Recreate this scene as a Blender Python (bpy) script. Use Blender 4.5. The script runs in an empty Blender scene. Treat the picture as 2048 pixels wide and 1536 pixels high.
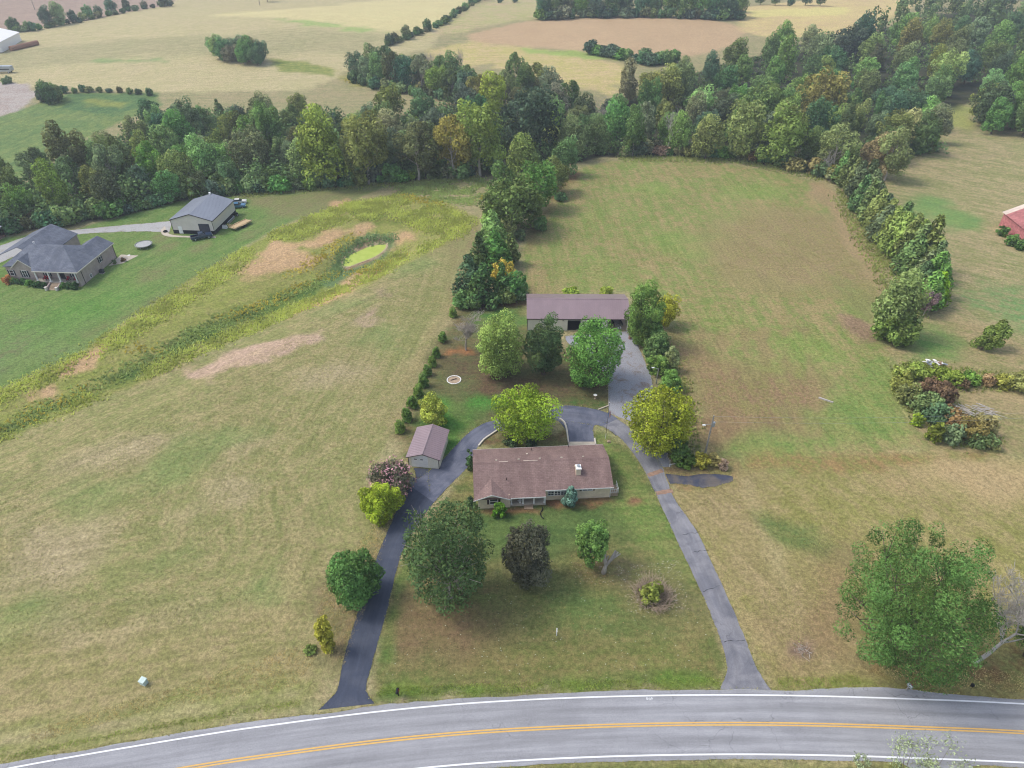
import bpy, math, random
import numpy as np
from mathutils import Vector

# ------------------------------------------------------------------ camera, sky, sun, exposure
scene = bpy.context.scene
COL = scene.collection
PITCH, CAM_H, FPX = math.radians(36.7), 79.0, 1365.0      # FPX: focal length in pixels of a 2048 px wide picture
cam_data = bpy.data.cameras.new('camera')
cam_data.sensor_width = 36.0
cam_data.lens = 36.0 * FPX / 2048.0
cam_data.clip_start = 0.5
cam_data.clip_end = 9000.0
cam = bpy.data.objects.new('camera', cam_data)
cam.location = (0, 0, CAM_H)
cam.rotation_euler = (math.pi / 2 - PITCH, 0, 0)
COL.objects.link(cam)
scene.camera = cam

SUN_EL, SUN_AZ = math.radians(54), math.radians(-84)       # azimuth from +Y (away from the camera), negative = towards the left
world = bpy.data.worlds.new('World')
scene.world = world
world.use_nodes = True
wn, wl = world.node_tree.nodes, world.node_tree.links
bg = wn['Background']
sky = wn.new('ShaderNodeTexSky')
sky.sky_type = 'NISHITA'
sky.sun_disc = False
sky.sun_elevation = SUN_EL
sky.sun_rotation = SUN_AZ
sky.air_density, sky.dust_density, sky.ozone_density = 1.0, 2.5, 1.0
hs = wn.new('ShaderNodeHueSaturation')
hs.inputs['Saturation'].default_value = 0.68
wl.new(sky.outputs[0], hs.inputs['Color'])
wl.new(hs.outputs[0], bg.inputs['Color'])
bg.inputs['Strength'].default_value = 0.15

sun_data = bpy.data.lights.new('sun', 'SUN')
sun_data.energy = 1.25
sun_data.angle = math.radians(15)
sun_data.color = (1.0, 0.93, 0.82)
sun = bpy.data.objects.new('sun', sun_data)
sdir = Vector((math.sin(SUN_AZ) * math.cos(SUN_EL), math.cos(SUN_AZ) * math.cos(SUN_EL), math.sin(SUN_EL)))
sun.rotation_euler = sdir.to_track_quat('Z', 'Y').to_euler()
sun.location = (-60, 60, 120)
COL.objects.link(sun)

vs = scene.view_settings
vs.view_transform = 'Standard'
vs.look = 'None'
vs.exposure = 0.7
vs.gamma = 1.0
vs.use_curve_mapping = False
scene.cycles.use_denoising = True
scene.cycles.max_bounces = 6
scene.cycles.filter_width = 1.1
scene.cycles.volume_bounces = 0

# ------------------------------------------------------------------ small maths
PI = math.pi
RNG = np.random.default_rng(7)
random.seed(7)


def lin(rgb, k=1.0):
    out = []
    for c in rgb:
        c = c / 255.0
        out.append((c / 12.92 if c <= 0.04045 else ((c + 0.055) / 1.055) ** 2.4) * k)
    return tuple(out)


ALB = 0.84          # picture colour -> surface colour


def alb(*rgb):
    return lin(rgb, ALB)


def sstep(a, b, x):
    t = np.clip((x - a) / (b - a), 0, 1)
    return t * t * (3 - 2 * t)


_tab = np.random.default_rng(99).random((256, 256))


def vnoise(x, y, scale, seed=0):
    x = np.asarray(x, float) / scale + seed * 17.31
    y = np.asarray(y, float) / scale + seed * 9.77
    ix, iy = np.floor(x).astype(int), np.floor(y).astype(int)
    fx, fy = x - ix, y - iy
    fx, fy = fx * fx * (3 - 2 * fx), fy * fy * (3 - 2 * fy)
    g = lambda a, b: _tab[a & 255, b & 255]
    return (g(ix, iy) * (1 - fx) + g(ix + 1, iy) * fx) * (1 - fy) + (g(ix, iy + 1) * (1 - fx) + g(ix + 1, iy + 1) * fx) * fy


def fbm(x, y, scale, seed=0, octs=4):
    s, a, t = 0, 1.0, 0
    for o in range(octs):
        s = s + a * vnoise(x, y, scale / 2 ** o, seed + o)
        t += a
        a *= 0.55
    return s / t


CP, SP = math.cos(PITCH), math.sin(PITCH)


def ray(px, py):
    x = (np.asarray(px, float) - 1024) / FPX
    y = -(np.asarray(py, float) - 768) / FPX
    return x, CP + y * SP, -SP + y * CP


def flat(px, py, z=0.0):
    dx, dy, dz = ray(px, py)
    t = (z - CAM_H) / np.minimum(dz, -0.02)
    return dx * t, dy * t


def pline(pts):
    return np.array([flat(*p) for p in pts])


def seg_dist(x, y, pl):
    x, y = np.asarray(x, float), np.asarray(y, float)
    d = np.full(np.broadcast(x, y).shape, 1e9)
    for (ax, ay), (bx, by) in zip(pl[:-1], pl[1:]):
        vx, vy = bx - ax, by - ay
        t = np.clip(((x - ax) * vx + (y - ay) * vy) / (vx * vx + vy * vy + 1e-9), 0, 1)
        d = np.minimum(d, np.hypot(x - ax - t * vx, y - ay - t * vy))
    return d


DRAIN = pline([(-500, 1010), (-100, 905), (60, 835), (240, 765), (400, 690), (520, 622), (620, 568), (700, 522), (760, 490)])
PONDAX = pline([(706, 528), (738, 503), (760, 493)])
PONDZ = -2.6
WOODV = pline([(-400, 420), (0, 410), (300, 340), (640, 300), (1000, 270), (1300, 240), (1700, 230), (2400, 240)])


def bump(x, y, c, sx, sy):
    return np.exp(-((x - c[0]) / sx) ** 2 - ((y - c[1]) / sy) ** 2)


B_BROWN = flat(1230, 70)
B_LEFT = flat(560, 62)
B_TOPR = flat(1650, 40)


def hgt(x, y):
    """height of the land"""
    x, y = np.asarray(x, float), np.asarray(y, float)
    h = -2.6 * np.exp(-(seg_dist(x, y, DRAIN) / 10.0) ** 2)
    h = h - 3.0 * np.exp(-(seg_dist(x, y, WOODV) / 32.0) ** 2) * sstep(205, 245, y)
    w = 1 - sstep(6.0, 10.0, seg_dist(x, y, PONDAX))
    h = h * (1 - w) + PONDZ * w
    h = h + 6.0 * bump(x, y, B_BROWN, 130, 75) + 7.0 * bump(x, y, B_LEFT, 170, 95) + 6.0 * bump(x, y, B_TOPR, 120, 80)
    h = h + 1.6 * (fbm(x, y, 120, 3, 2) - 0.5) * sstep(180, 300, y)
    return h


def P(px, py):
    """the point of the land seen at that place of the picture"""
    dx, dy, dz = [float(v) for v in ray(px, py)]
    ts = np.geomspace(35, 4000, 420)
    g = CAM_H + dz * ts - hgt(dx * ts, dy * ts)
    k = np.argmax(g < 0)
    if g[k] >= 0:
        k = len(ts) - 1
    ts = np.linspace(ts[max(k - 1, 0)], ts[k], 40)
    g = CAM_H + dz * ts - hgt(dx * ts, dy * ts)
    k = max(int(np.argmax(g < 0)), 1)
    m = ts[k - 1] + (ts[k] - ts[k - 1]) * g[k - 1] / (g[k - 1] - g[k] + 1e-12)
    return Vector((dx * m, dy * m, CAM_H + dz * m))


def PZ(px, py, z):
    x, y = flat(px, py, z)
    return Vector((float(x), float(y), z))


def proj(p):
    dx, dy, dz = p[0], p[1], p[2] - CAM_H
    d = dy * CP - dz * SP
    return 1024 + FPX * dx / d, 768 - FPX * (dy * SP + dz * CP) / d, d


def H(x, y):
    return float(hgt(x, y))


# ------------------------------------------------------------------ objects
def prop(o, label=None, cat=None, group=None, kind=None):
    if label:
        o['label'] = label
    if cat:
        o['category'] = cat
    if group:
        o['group'] = group
    if kind:
        o['kind'] = kind
    return o


def empty(name, loc, rz=0.0, label=None, cat=None, group=None):
    o = bpy.data.objects.new(name, None)
    o.location = loc
    o.rotation_euler = (0, 0, rz)
    COL.objects.link(o)
    return prop(o, label, cat, group)


def link(name, me, mat=None, parent=None):
    if mat is not None and not me.materials:
        me.materials.append(mat)
    o = bpy.data.objects.new(name, me)
    COL.objects.link(o)
    if parent is not None:
        o.parent = parent
    return o


class MB:
    """collects boxes, prisms and tubes into one mesh"""

    def __init__(s):
        s.v, s.f = [], []

    def add(s, vs, fs):
        n = len(s.v)
        s.v += [tuple(v) for v in vs]
        s.f += [tuple(i + n for i in f) for f in fs]
        return s

    def box(s, x0, x1, y0, y1, z0, z1):
        return s.add([(x0, y0, z0), (x1, y0, z0), (x1, y1, z0), (x0, y1, z0), (x0, y0, z1), (x1, y0, z1), (x1, y1, z1), (x0, y1, z1)],
                     [(3, 2, 1, 0), (4, 5, 6, 7), (0, 1, 5, 4), (1, 2, 6, 5), (2, 3, 7, 6), (3, 0, 4, 7)])

    def slab(s, quad, t):
        """polygon given by its top corners, thickened downwards"""
        n = len(quad)
        top = [tuple(q) for q in quad]
        bot = [(q[0], q[1], q[2] - t) for q in quad]
        fs = [tuple(range(n)), tuple(range(2 * n - 1, n - 1, -1))]
        fs += [(i, i + n, (i + 1) % n + n, (i + 1) % n) for i in range(n)]
        return s.add(top + bot, fs)

    def ext(s, poly, a, b, axis='y'):
        """polygon in the plane across AXIS pushed along it from a to b"""
        n = len(poly)
        mk = {'y': lambda p, q: (p[0], q, p[1]), 'x': lambda p, q: (q, p[0], p[1]), 'z': lambda p, q: (p[0], p[1], q)}[axis]
        vs = [mk(p, a) for p in poly] + [mk(p, b) for p in poly]
        fs = [tuple(range(n)), tuple(range(2 * n - 1, n - 1, -1))]
        fs += [(i, i + n, (i + 1) % n + n, (i + 1) % n) for i in range(n)]
        return s.add(vs, fs)

    def tube(s, pts, rads, n=6, cap=True):
        pts = [Vector(p) for p in pts]
        if not hasattr(rads, '__len__'):
            rads = [rads] * len(pts)
        base = len(s.v)
        for i, p in enumerate(pts):
            d = (pts[min(i + 1, len(pts) - 1)] - pts[max(i - 1, 0)]).normalized()
            a = d.cross(Vector((0.31, 0.95, 0.05)))
            if a.length < 1e-3:
                a = d.cross(Vector((1, 0, 0)))
            a.normalize()
            b = d.cross(a)
            for k in range(n):
                t = 2 * PI * k / n
                s.v.append(tuple(p + (a * math.cos(t) + b * math.sin(t)) * rads[i]))
        for i in range(len(pts) - 1):
            for k in range(n):
                q = base + i * n
                s.f.append((q + k, q + (k + 1) % n, q + n + (k + 1) % n, q + n + k))
        if cap:
            s.f.append(tuple(base + k for k in range(n))[::-1])
            s.f.append(tuple(base + (len(pts) - 1) * n + k for k in range(n)))
        return s

    def cyl(s, c, r, z0, z1, n=16, r2=None):
        return s.tube([(c[0], c[1], z0), (c[0], c[1], z1)], [r, r if r2 is None else r2], n)

    def mesh(s, name, smooth=False):
        me = bpy.data.meshes.new(name)
        me.from_pydata(s.v, [], s.f)
        if smooth:
            me.polygons.foreach_set('use_smooth', [True] * len(me.polygons))
        me.update()
        return me

    def build(s, name, mat, parent=None, smooth=False, fix=True):
        import bmesh
        me = s.mesh(name, smooth)
        if fix:
            bm = bmesh.new()
            bm.from_mesh(me)
            bmesh.ops.recalc_face_normals(bm, faces=bm.faces)
            bm.to_mesh(me)
            bm.free()
        return link(name, me, mat, parent)


# ------------------------------------------------------------------ materials
class NT:
    def __init__(s, name):
        s.m = bpy.data.materials.new(name)
        s.m.use_nodes = True
        s.t = s.m.node_tree
        s.n, s.l = s.t.nodes, s.t.links
        s.b = s.n['Principled BSDF']
        s.b.inputs['Specular IOR Level'].default_value = 0.25

    def node(s, typ, **kw):
        nd = s.n.new('ShaderNode' + typ)
        for k, v in kw.items():
            if k in nd.inputs:
                if hasattr(v, 'is_linked'):
                    s.l.new(v, nd.inputs[k])
                else:
                    nd.inputs[k].default_value = v
            else:
                setattr(nd, k, v)
        return nd

    def put(s, sock, v):
        if hasattr(v, 'is_linked'):
            s.l.new(v, sock)
        else:
            sock.default_value = v

    def math(s, op, a, b=0.0):
        nd = s.n.new('ShaderNodeMath')
        nd.operation = op
        s.put(nd.inputs[0], a)
        s.put(nd.inputs[1], b)
        return nd.outputs[0]

    def mix(s, f, a, b, mode='MIX'):
        nd = s.n.new('ShaderNodeMix')
        nd.data_type = 'RGBA'
        nd.blend_type = mode
        s.put(nd.inputs[0], f)
        s.put(nd.inputs[6], a if hasattr(a, 'is_linked') or len(a) == 4 else (*a, 1))
        s.put(nd.inputs[7], b if hasattr(b, 'is_linked') or len(b) == 4 else (*b, 1))
        return nd.outputs[2]

    def noise(s, scale, detail=3.0, vec=None, rough=0.55, dist=0.0):
        nd = s.n.new('ShaderNodeTexNoise')
        nd.inputs['Scale'].default_value = scale
        nd.inputs['Detail'].default_value = detail
        nd.inputs['Roughness'].default_value = rough
        nd.inputs['Distortion'].default_value = dist
        if vec is not None:
            s.l.new(vec, nd.inputs['Vector'])
        return nd.outputs['Fac']

    def ramp(s, f, a, b, lo=0.0, hi=1.0):
        nd = s.n.new('ShaderNodeMapRange')
        nd.interpolation_type = 'SMOOTHSTEP'
        s.put(nd.inputs[0], f)
        for i, v in enumerate((a, b, lo, hi)):
            nd.inputs[i + 1].default_value = v
        return nd.outputs[0]

    def coord(s, which='Object', scale=(1, 1, 1)):
        tc = s.n.new('ShaderNodeTexCoord')
        mp = s.n.new('ShaderNodeMapping')
        mp.inputs['Scale'].default_value = scale
        s.l.new(tc.outputs[which], mp.inputs[0])
        return mp.outputs[0]

    def attr(s, name, out='Color', scale=None):
        a = s.n.new('ShaderNodeAttribute')
        a.attribute_name = name
        o = a.outputs[out]
        if scale:
            mp = s.n.new('ShaderNodeMapping')
            mp.inputs['Scale'].default_value = scale
            s.l.new(o, mp.inputs[0])
            o = mp.outputs[0]
        return o

    def val(s, c, f, lo, hi):
        """multiply colour c by a range driven by f"""
        k = s.ramp(f, 0.25, 0.75, lo, hi)
        v = s.n.new('ShaderNodeVectorMath')
        v.operation = 'SCALE'
        s.put(v.inputs[0], c if hasattr(c, 'is_linked') else c[:3])
        s.l.new(k, v.inputs['Scale'])
        return v.outputs[0]

    def out(s, col, rough=0.85, bump=None, strength=0.4, dist=0.05, metal=0.0, spec=None):
        s.put(s.b.inputs['Base Color'], col if hasattr(col, 'is_linked') or len(col) == 4 else (*col, 1))
        s.put(s.b.inputs['Roughness'], rough)
        s.b.inputs['Metallic'].default_value = metal
        if spec is not None:
            s.b.inputs['Specular IOR Level'].default_value = spec
        if bump is not None:
            bp = s.n.new('ShaderNodeBump')
            bp.inputs['Strength'].default_value = strength
            bp.inputs['Distance'].default_value = dist
            s.l.new(bump, bp.inputs['Height'])
            s.l.new(bp.outputs[0], s.b.inputs['Normal'])
        return s.m


def plain(name, rgb, rough=0.7, var=0.12, scale=2.0, metal=0.0, spec=None):
    t = NT(name)
    n = t.noise(scale, 5, t.coord('Object'))
    return t.out(t.val(lin(rgb, ALB), n, 1 - var, 1 + var), rough, metal=metal, spec=spec)


M = {}


def mat_ground():
    t = NT('grassland')
    a, b = t.attr('Col'), t.attr('Alt')
    pos = t.coord('Object')
    big = t.noise(0.055, 3, pos, 0.6, 0.6)
    mid = t.noise(0.33, 3, pos, 0.62, 0.4)
    st = t.noise(1.0, 4, t.attr('flow', 'Vector', (0.05, 0.55, 1)), 0.6)
    st2 = t.noise(1.0, 3, t.attr('flow', 'Vector', (0.07, 1.25, 1)), 0.6)
    tone = t.noise(0.9, 3, pos, 0.6)
    f = t.math('ADD', t.math('MULTIPLY', big, 0.22), t.math('MULTIPLY', mid, 0.28))
    f = t.math('ADD', f, t.math('MULTIPLY', st, 0.26))
    f = t.math('ADD', f, t.math('MULTIPLY', tone, 0.24))
    c = t.mix(t.ramp(f, 0.42, 0.58), a, b)
    c = t.val(c, t.math('ADD', t.math('MULTIPLY', st, 0.55), t.math('MULTIPLY', st2, 0.45)), 0.86, 1.14)
    c = t.val(c, mid, 0.93, 1.07)
    fine = t.noise(1.7, 4, pos, 0.7)
    finer = t.noise(6.0, 2, pos, 0.7)
    c = t.val(c, fine, 0.66, 1.34)
    c = t.val(c, finer, 0.72, 1.28)
    spk = t.noise(2.3, 3, pos, 0.65)
    c = t.mix(t.ramp(spk, 0.52, 0.70, 0, 0.5), c, t.mix(0.55, c, (0.10, 0.15, 0.035)))
    c = t.mix(1.0, c, (0.80, 0.845, 0.875), 'MULTIPLY')
    return t.out(c, 0.95, fine, 0.7, 0.2, spec=0.08)


def mat_asphalt(name, rgb, dark, patch=0.5, tracks=False):
    t = NT(name)
    pos = t.coord('Object')
    n = t.noise(0.35, 6, pos, 0.62, 0.5)
    n2 = t.noise(9, 4, pos, 0.7)
    c = t.mix(t.ramp(n, 0.38, 0.66, 0, patch), lin(rgb, ALB), lin(dark, ALB))
    c = t.val(c, n2, 0.84, 1.15)
    st = t.noise(1.0, 4, t.attr('flow', 'Vector', (0.06, 1.3, 1)), 0.6)
    c = t.val(c, st, 0.84, 1.14)
    if tracks:
        sp = t.node('SeparateXYZ', Vector=t.attr('flow', 'Vector')).outputs[1]
        w = t.math('ABSOLUTE', t.math('SINE', t.math('MULTIPLY', sp, PI / 1.72)))
        c = t.val(c, t.math('ADD', t.math('MULTIPLY', w, 0.35), t.math('MULTIPLY', st, 0.5)), 0.93, 1.06)
    vor = t.n.new('ShaderNodeTexVoronoi')
    vor.feature = 'DISTANCE_TO_EDGE'
    vor.inputs['Scale'].default_value = 0.22
    wob = t.n.new('ShaderNodeVectorMath')
    wob.operation = 'ADD'
    t.l.new(pos, wob.inputs[0])
    nv = t.n.new('ShaderNodeTexNoise')
    nv.inputs['Scale'].default_value = 0.6
    t.l.new(pos, nv.inputs['Vector'])
    sc = t.n.new('ShaderNodeVectorMath')
    sc.operation = 'SCALE'
    sc.inputs['Scale'].default_value = 2.2
    t.l.new(nv.outputs['Color'], sc.inputs[0])
    t.l.new(sc.outputs[0], wob.inputs[1])
    t.l.new(wob.outputs[0], vor.inputs['Vector'])
    crack = t.ramp(vor.outputs['Distance'], 0.0, 0.012, 0.45, 0.0)
    keep = t.ramp(t.noise(0.12, 2, pos), 0.5, 0.62)
    c = t.mix(t.math('MULTIPLY', crack, keep), c, (0.03, 0.03, 0.033))
    return t.out(c, 0.9, n2, 0.3, 0.01, spec=0.2)


def mat_gravel(name, rgb, dirt):
    t = NT(name)
    pos = t.coord('Object')
    n = t.noise(0.5, 5, pos, 0.65, 0.6)
    n2 = t.noise(5, 5, pos, 0.75)
    c = t.mix(t.ramp(n, 0.5, 0.68, 0, 0.75), lin(rgb, ALB), lin(dirt, ALB))
    c = t.val(c, n2, 0.7, 1.28)
    return t.out(c, 0.95, n2, 0.7, 0.05, spec=0.1)


def mat_shingle(name, rgb, rgb2, row=0.28):
    t = NT(name)
    pos = t.coord('Object')
    n = t.noise(0.45, 5, pos, 0.65, 0.4)
    n2 = t.noise(4.5, 4, pos, 0.7)
    br = t.n.new('ShaderNodeTexBrick')
    br.inputs['Scale'].default_value = 1.0
    br.inputs['Brick Width'].default_value = 0.62
    br.inputs['Row Height'].default_value = row
    br.inputs['Mortar Size'].default_value = 0.022
    br.inputs['Color1'].default_value = (0.9, 0.9, 0.9, 1)
    br.inputs['Color2'].default_value = (1.08, 1.08, 1.08, 1)
    br.inputs['Mortar'].default_value = (0.74, 0.74, 0.74, 1)
    t.l.new(pos, br.inputs['Vector'])
    c = t.mix(t.ramp(n, 0.35, 0.65), lin(rgb, ALB), lin(rgb2, ALB))
    c = t.mix(1.0, c, br.outputs['Color'], 'MULTIPLY')
    c = t.val(c, n2, 0.8, 1.2)
    st = t.noise(1.0, 3, t.coord('Object', (0.9, 0.12, 0.12)), 0.6)
    c = t.val(c, st, 0.86, 1.1)
    return t.out(c, 0.92, n2, 0.35, 0.02, spec=0.12)


def mat_brick(name, rgb, rgb2, mortar):
    t = NT(name)
    tc = t.n.new('ShaderNodeTexCoord')
    sx = t.node('SeparateXYZ', Vector=tc.outputs['Object'])
    cb = t.n.new('ShaderNodeCombineXYZ')
    t.l.new(t.math('ADD', sx.outputs[0], sx.outputs[1]), cb.inputs[0])
    t.l.new(sx.outputs[2], cb.inputs[1])
    br = t.n.new('ShaderNodeTexBrick')
    br.inputs['Scale'].default_value = 1.0
    br.inputs['Brick Width'].default_value = 0.22
    br.inputs['Row Height'].default_value = 0.075
    br.inputs['Mortar Size'].default_value = 0.008
    br.inputs['Color1'].default_value = (*lin(rgb, ALB), 1)
    br.inputs['Color2'].default_value = (*lin(rgb2, ALB), 1)
    br.inputs['Mortar'].default_value = (*lin(mortar, ALB), 1)
    t.l.new(cb.outputs[0], br.inputs['Vector'])
    n = t.noise(0.8, 4, tc.outputs['Object'], 0.6)
    return t.out(t.val(br.outputs['Color'], n, 0.86, 1.12), 0.9, br.outputs['Fac'], -0.3, 0.01, spec=0.1)


def mat_sheet(name, rgb, rough=0.42, var=0.08, metal=0.0, spec=0.45):
    t = NT(name)
    n = t.noise(0.5, 4, t.coord('Object', (1, 0.25, 1)), 0.6, 0.3)
    n2 = t.noise(6, 3, t.coord('Object'), 0.6)
    c = t.val(lin(rgb, ALB), n, 1 - var, 1 + var)
    c = t.val(c, n2, 0.95, 1.05)
    return t.out(c, rough, metal=metal, spec=spec)


def mat_leaf(name, trans=0.25, var=0.42):
    """foliage: colour from the object's own colour, varied leaf by leaf"""
    t = NT(name)
    oi = t.n.new('ShaderNodeObjectInfo')
    tint = t.attr('tint', 'Fac')
    warm = t.attr('warm', 'Fac')
    c = t.val(oi.outputs['Color'], tint, 1 - var, 1 + var * 1.15)
    c = t.mix(t.math('MULTIPLY', warm, 0.5), c, t.mix(0.62, c, (0.26, 0.22, 0.035)))
    t.n.remove(t.b)
    d = t.n.new('ShaderNodeBsdfDiffuse')
    tr = t.n.new('ShaderNodeBsdfTranslucent')
    t.l.new(c, d.inputs['Color'])
    t.l.new(c, tr.inputs['Color'])
    mx = t.n.new('ShaderNodeMixShader')
    mx.inputs[0].default_value = trans
    t.l.new(d.outputs[0], mx.inputs[1])
    t.l.new(tr.outputs[0], mx.inputs[2])
    t.l.new(mx.outputs[0], t.n['Material Output'].inputs['Surface'])
    return t.m


def mat_bark(name, rgb, var=0.3):
    t = NT(name)
    n = t.noise(3.0, 5, t.coord('Object', (1, 1, 0.3)), 0.7)
    return t.out(t.val(lin(rgb, ALB), n, 1 - var, 1 + var), 0.95, n, 0.5, 0.03, spec=0.05)


def mat_attr(name, rough=0.95, var=0.25, scale=3.0):
    t = NT(name)
    n = t.noise(scale, 3, t.coord('Object'))
    return t.out(t.val(t.attr('Col'), n, 1 - var, 1 + var), rough, spec=0.05)


M['ground'] = mat_ground()
M['road'] = mat_asphalt('road_asphalt', (160, 161, 166), (151, 152, 157), 0.6, True)
M['drive_dark'] = mat_asphalt('sealed_asphalt', (72, 79, 96), (94, 99, 112), 0.5)
M['drive_mid'] = mat_asphalt('worn_asphalt', (116, 120, 136), (84, 91, 110), 0.8)
M['drive_old'] = mat_asphalt('old_asphalt', (144, 144, 150), (112, 114, 124), 0.8)
M['pad'] = mat_asphalt('patchy_asphalt', (74, 80, 98), (120, 112, 104), 0.8)
M['gravel'] = mat_gravel('grey_gravel', (158, 160, 168), (136, 120, 106))
M['gravel_far'] = mat_gravel('pale_gravel', (178, 178, 178), (160, 156, 148))
M['line_white'] = plain('road_paint_white', (240, 242, 246), 0.6, 0.06, 6)
M['line_yellow'] = plain('road_paint_yellow', (226, 182, 100), 0.6, 0.10, 6)
M['concrete'] = plain('concrete', (196, 186, 170), 0.9, 0.12, 1.5)
M['kerb'] = plain('whitewashed_kerb', (206, 200, 188), 0.85, 0.1, 1.5)
M['conc_old'] = plain('old_concrete', (172, 152, 130), 0.9, 0.2, 1.2)
M['rust_joint'] = plain('clay_stained_joint', (158, 130, 112), 0.95, 0.2, 2)
M['brick_tan'] = mat_brick('tan_brick', (240, 224, 194), (226, 208, 178), (230, 220, 204))
M['brick_pink'] = mat_brick('weathered_pinkish_brick', (186, 168, 162), (168, 150, 146), (192, 184, 176))
M['shingle_brown'] = mat_shingle('brown_shingle', (142, 120, 115), (134, 112, 108))
M['shingle_grey'] = mat_shingle('slate_grey_shingle', (104, 110, 124), (120, 126, 138))
M['white'] = plain('white_paint', (246, 246, 244), 0.6, 0.05)
M['glass'] = plain('dark_window_glass', (50, 58, 68), 0.12, 0.2, 1.0, spec=0.6)
M['shutter'] = plain('dark_brown_shutter', (66, 48, 46), 0.7)
M['shutter_dark'] = plain('charcoal_shutter', (42, 50, 62), 0.7)
M['roof_mauve'] = mat_sheet('mauve_brown_roof_sheet', (150, 131, 136), 0.33)
M['wall_cream'] = mat_sheet('cream_wall_sheet', (240, 236, 220), 0.6)
M['roof_grey'] = mat_sheet('grey_roof_sheet', (140, 146, 158), 0.4)
M['wall_beige'] = mat_sheet('beige_wall_sheet', (222, 215, 206), 0.6)
M['dark_trim'] = plain('dark_brown_trim', (58, 46, 46), 0.6)
M['black_trim'] = plain('near_black_trim', (34, 36, 44), 0.6)
M['door_grey'] = plain('charcoal_roller_door', (66, 70, 82), 0.55)
M['interior'] = plain('dim_interior', (70, 66, 62), 0.9)
M['red_board'] = plain('faded_red_boards', (196, 126, 126), 0.9, 0.25, 1.5)
M['red_roof'] = plain('rusted_roof_sheet', (170, 110, 108), 0.7, 0.35, 0.8)
M['pale_roof'] = plain('pale_flaked_roof_sheet', (216, 200, 186), 0.7, 0.15, 0.8)
M['bark'] = mat_bark('grey_brown_bark', (112, 100, 90))
M['bark_pale'] = mat_bark('pale_grey_bark', (176, 168, 158))
M['bark_dead'] = mat_bark('bleached_dead_wood', (190, 184, 178), 0.22)
M['leaf'] = mat_leaf('broad_leaves')
M['needle'] = mat_leaf('needle_leaves', 0.12, 0.5)
M['grassy'] = mat_leaf('tall_grass_blades', 0.35, 0.2)
M['wood'] = plain('raw_lumber', (206, 180, 140), 0.8, 0.15, 3)
M['wood_grey'] = plain('weathered_grey_wood', (160, 156, 150), 0.9, 0.2, 3)
M['metal'] = plain('galvanised_metal', (178, 186, 194), 0.35, 0.1, 3, metal=0.5)
M['tyre'] = plain('black_rubber', (30, 30, 32), 0.9)
M['black'] = plain('black_plastic', (28, 30, 34), 0.6)
M['red'] = plain('red_fabric', (170, 44, 60), 0.85)
M['blue'] = plain('blue_tarp', (42, 110, 190), 0.7)
M['teal'] = plain('pale_green_box_paint', (196, 216, 212), 0.5)
M['mud'] = plain('pale_pond_mud', (188, 172, 140), 0.9, 0.2, 1.0)
M['earth'] = plain('reddish_bare_earth', (168, 126, 96), 0.95, 0.22, 1.2)
M['litter_attr'] = mat_attr('scattered_litter')
# ------------------------------------------------------------------ the land: one sheet, its colours laid down field by field
def spaced(a, b, f):
    out = [a]
    while out[-1] < b:
        out.append(out[-1] + f(out[-1]))
    return np.array(out)


ys = np.concatenate([[-400, -120, -40, -5, 12], spaced(22, 640, lambda y: max(0.42, 0.006 * y)), [660, 690, 730, 790, 880, 1000, 1200, 1500, 2000, 2800, 4000, 5600]])
us = np.linspace(-1, 1, 480)
wid = 0.80 * np.hypot(np.maximum(ys, 0), 79.0) * 0.99 + 6
extra = np.array([1.08, 1.2, 1.45, 2.0, 3.2, 6.0])
us = np.concatenate([-extra[::-1], us, extra])
GX = wid[:, None] * us[None, :]
GY = np.repeat(ys[:, None], len(us), 1)
gx, gy = GX.ravel(), GY.ravel()
gz = hgt(gx, gy)
NV = len(gx)
colA = np.tile(np.array(alb(166, 160, 112)), (NV, 1))
colB = np.tile(np.array(alb(180, 162, 122)), (NV, 1))
flow_a = np.full(NV, math.radians(0.0))


def poly_w(pts_px, x, y, feather=1.5, ragged=1.0, rs=6.0):
    """weight of a painted patch at points x, y; its outline is given in the picture"""
    pg = np.array([tuple(P(*p))[:2] for p in pts_px])
    w = np.zeros(len(x))
    mg = feather * 2 + ragged * 2 + 2
    sel = np.nonzero((x > pg[:, 0].min() - mg) & (x < pg[:, 0].max() + mg) & (y > pg[:, 1].min() - mg) & (y < pg[:, 1].max() + mg))[0]
    if not len(sel):
        return w
    X, Y = x[sel], y[sel]
    ins = np.zeros(len(sel), bool)
    q = np.roll(pg, -1, 0)
    for (ax, ay), (bx, by) in zip(pg, q):
        cond = (ay > Y) != (by > Y)
        xi = (bx - ax) * (Y - ay) / (by - ay if by != ay else 1e-9) + ax
        ins ^= cond & (X < xi)
    d = seg_dist(X, Y, np.vstack([pg, pg[:1]]))
    d = np.where(ins, d, -d)
    d = d + ragged * 2 * (fbm(X, Y, rs, 5, 3) - 0.5) * 2
    w[sel] = sstep(-feather, feather, d)
    return w


def paint(pts, a, b=None, feather=1.5, ragged=1.0, rs=6.0, amt=1.0, flow=None):
    w = poly_w(pts, gx, gy, feather, ragged, rs) * amt
    b = b or a
    colA[:] = colA * (1 - w[:, None]) + np.array(alb(*a)) * w[:, None]
    colB[:] = colB * (1 - w[:, None]) + np.array(alb(*b)) * w[:, None]
    if flow is not None:
        flow_a[w > 0.5] = flow
    return w


def angle_px(p, q):
    a, b = P(*p), P(*q)
    return math.atan2(b.y - a.y, b.x - a.x)


def ell(cx, cy, rx, ry, n=12, rot=0.0):
    return [(cx + rx * math.cos(t) * math.cos(rot) - ry * math.sin(t) * math.sin(rot), cy + rx * math.cos(t) * math.sin(rot) + ry * math.sin(t) * math.cos(rot)) for t in np.linspace(0, 2 * PI, n, endpoint=False)]


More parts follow.
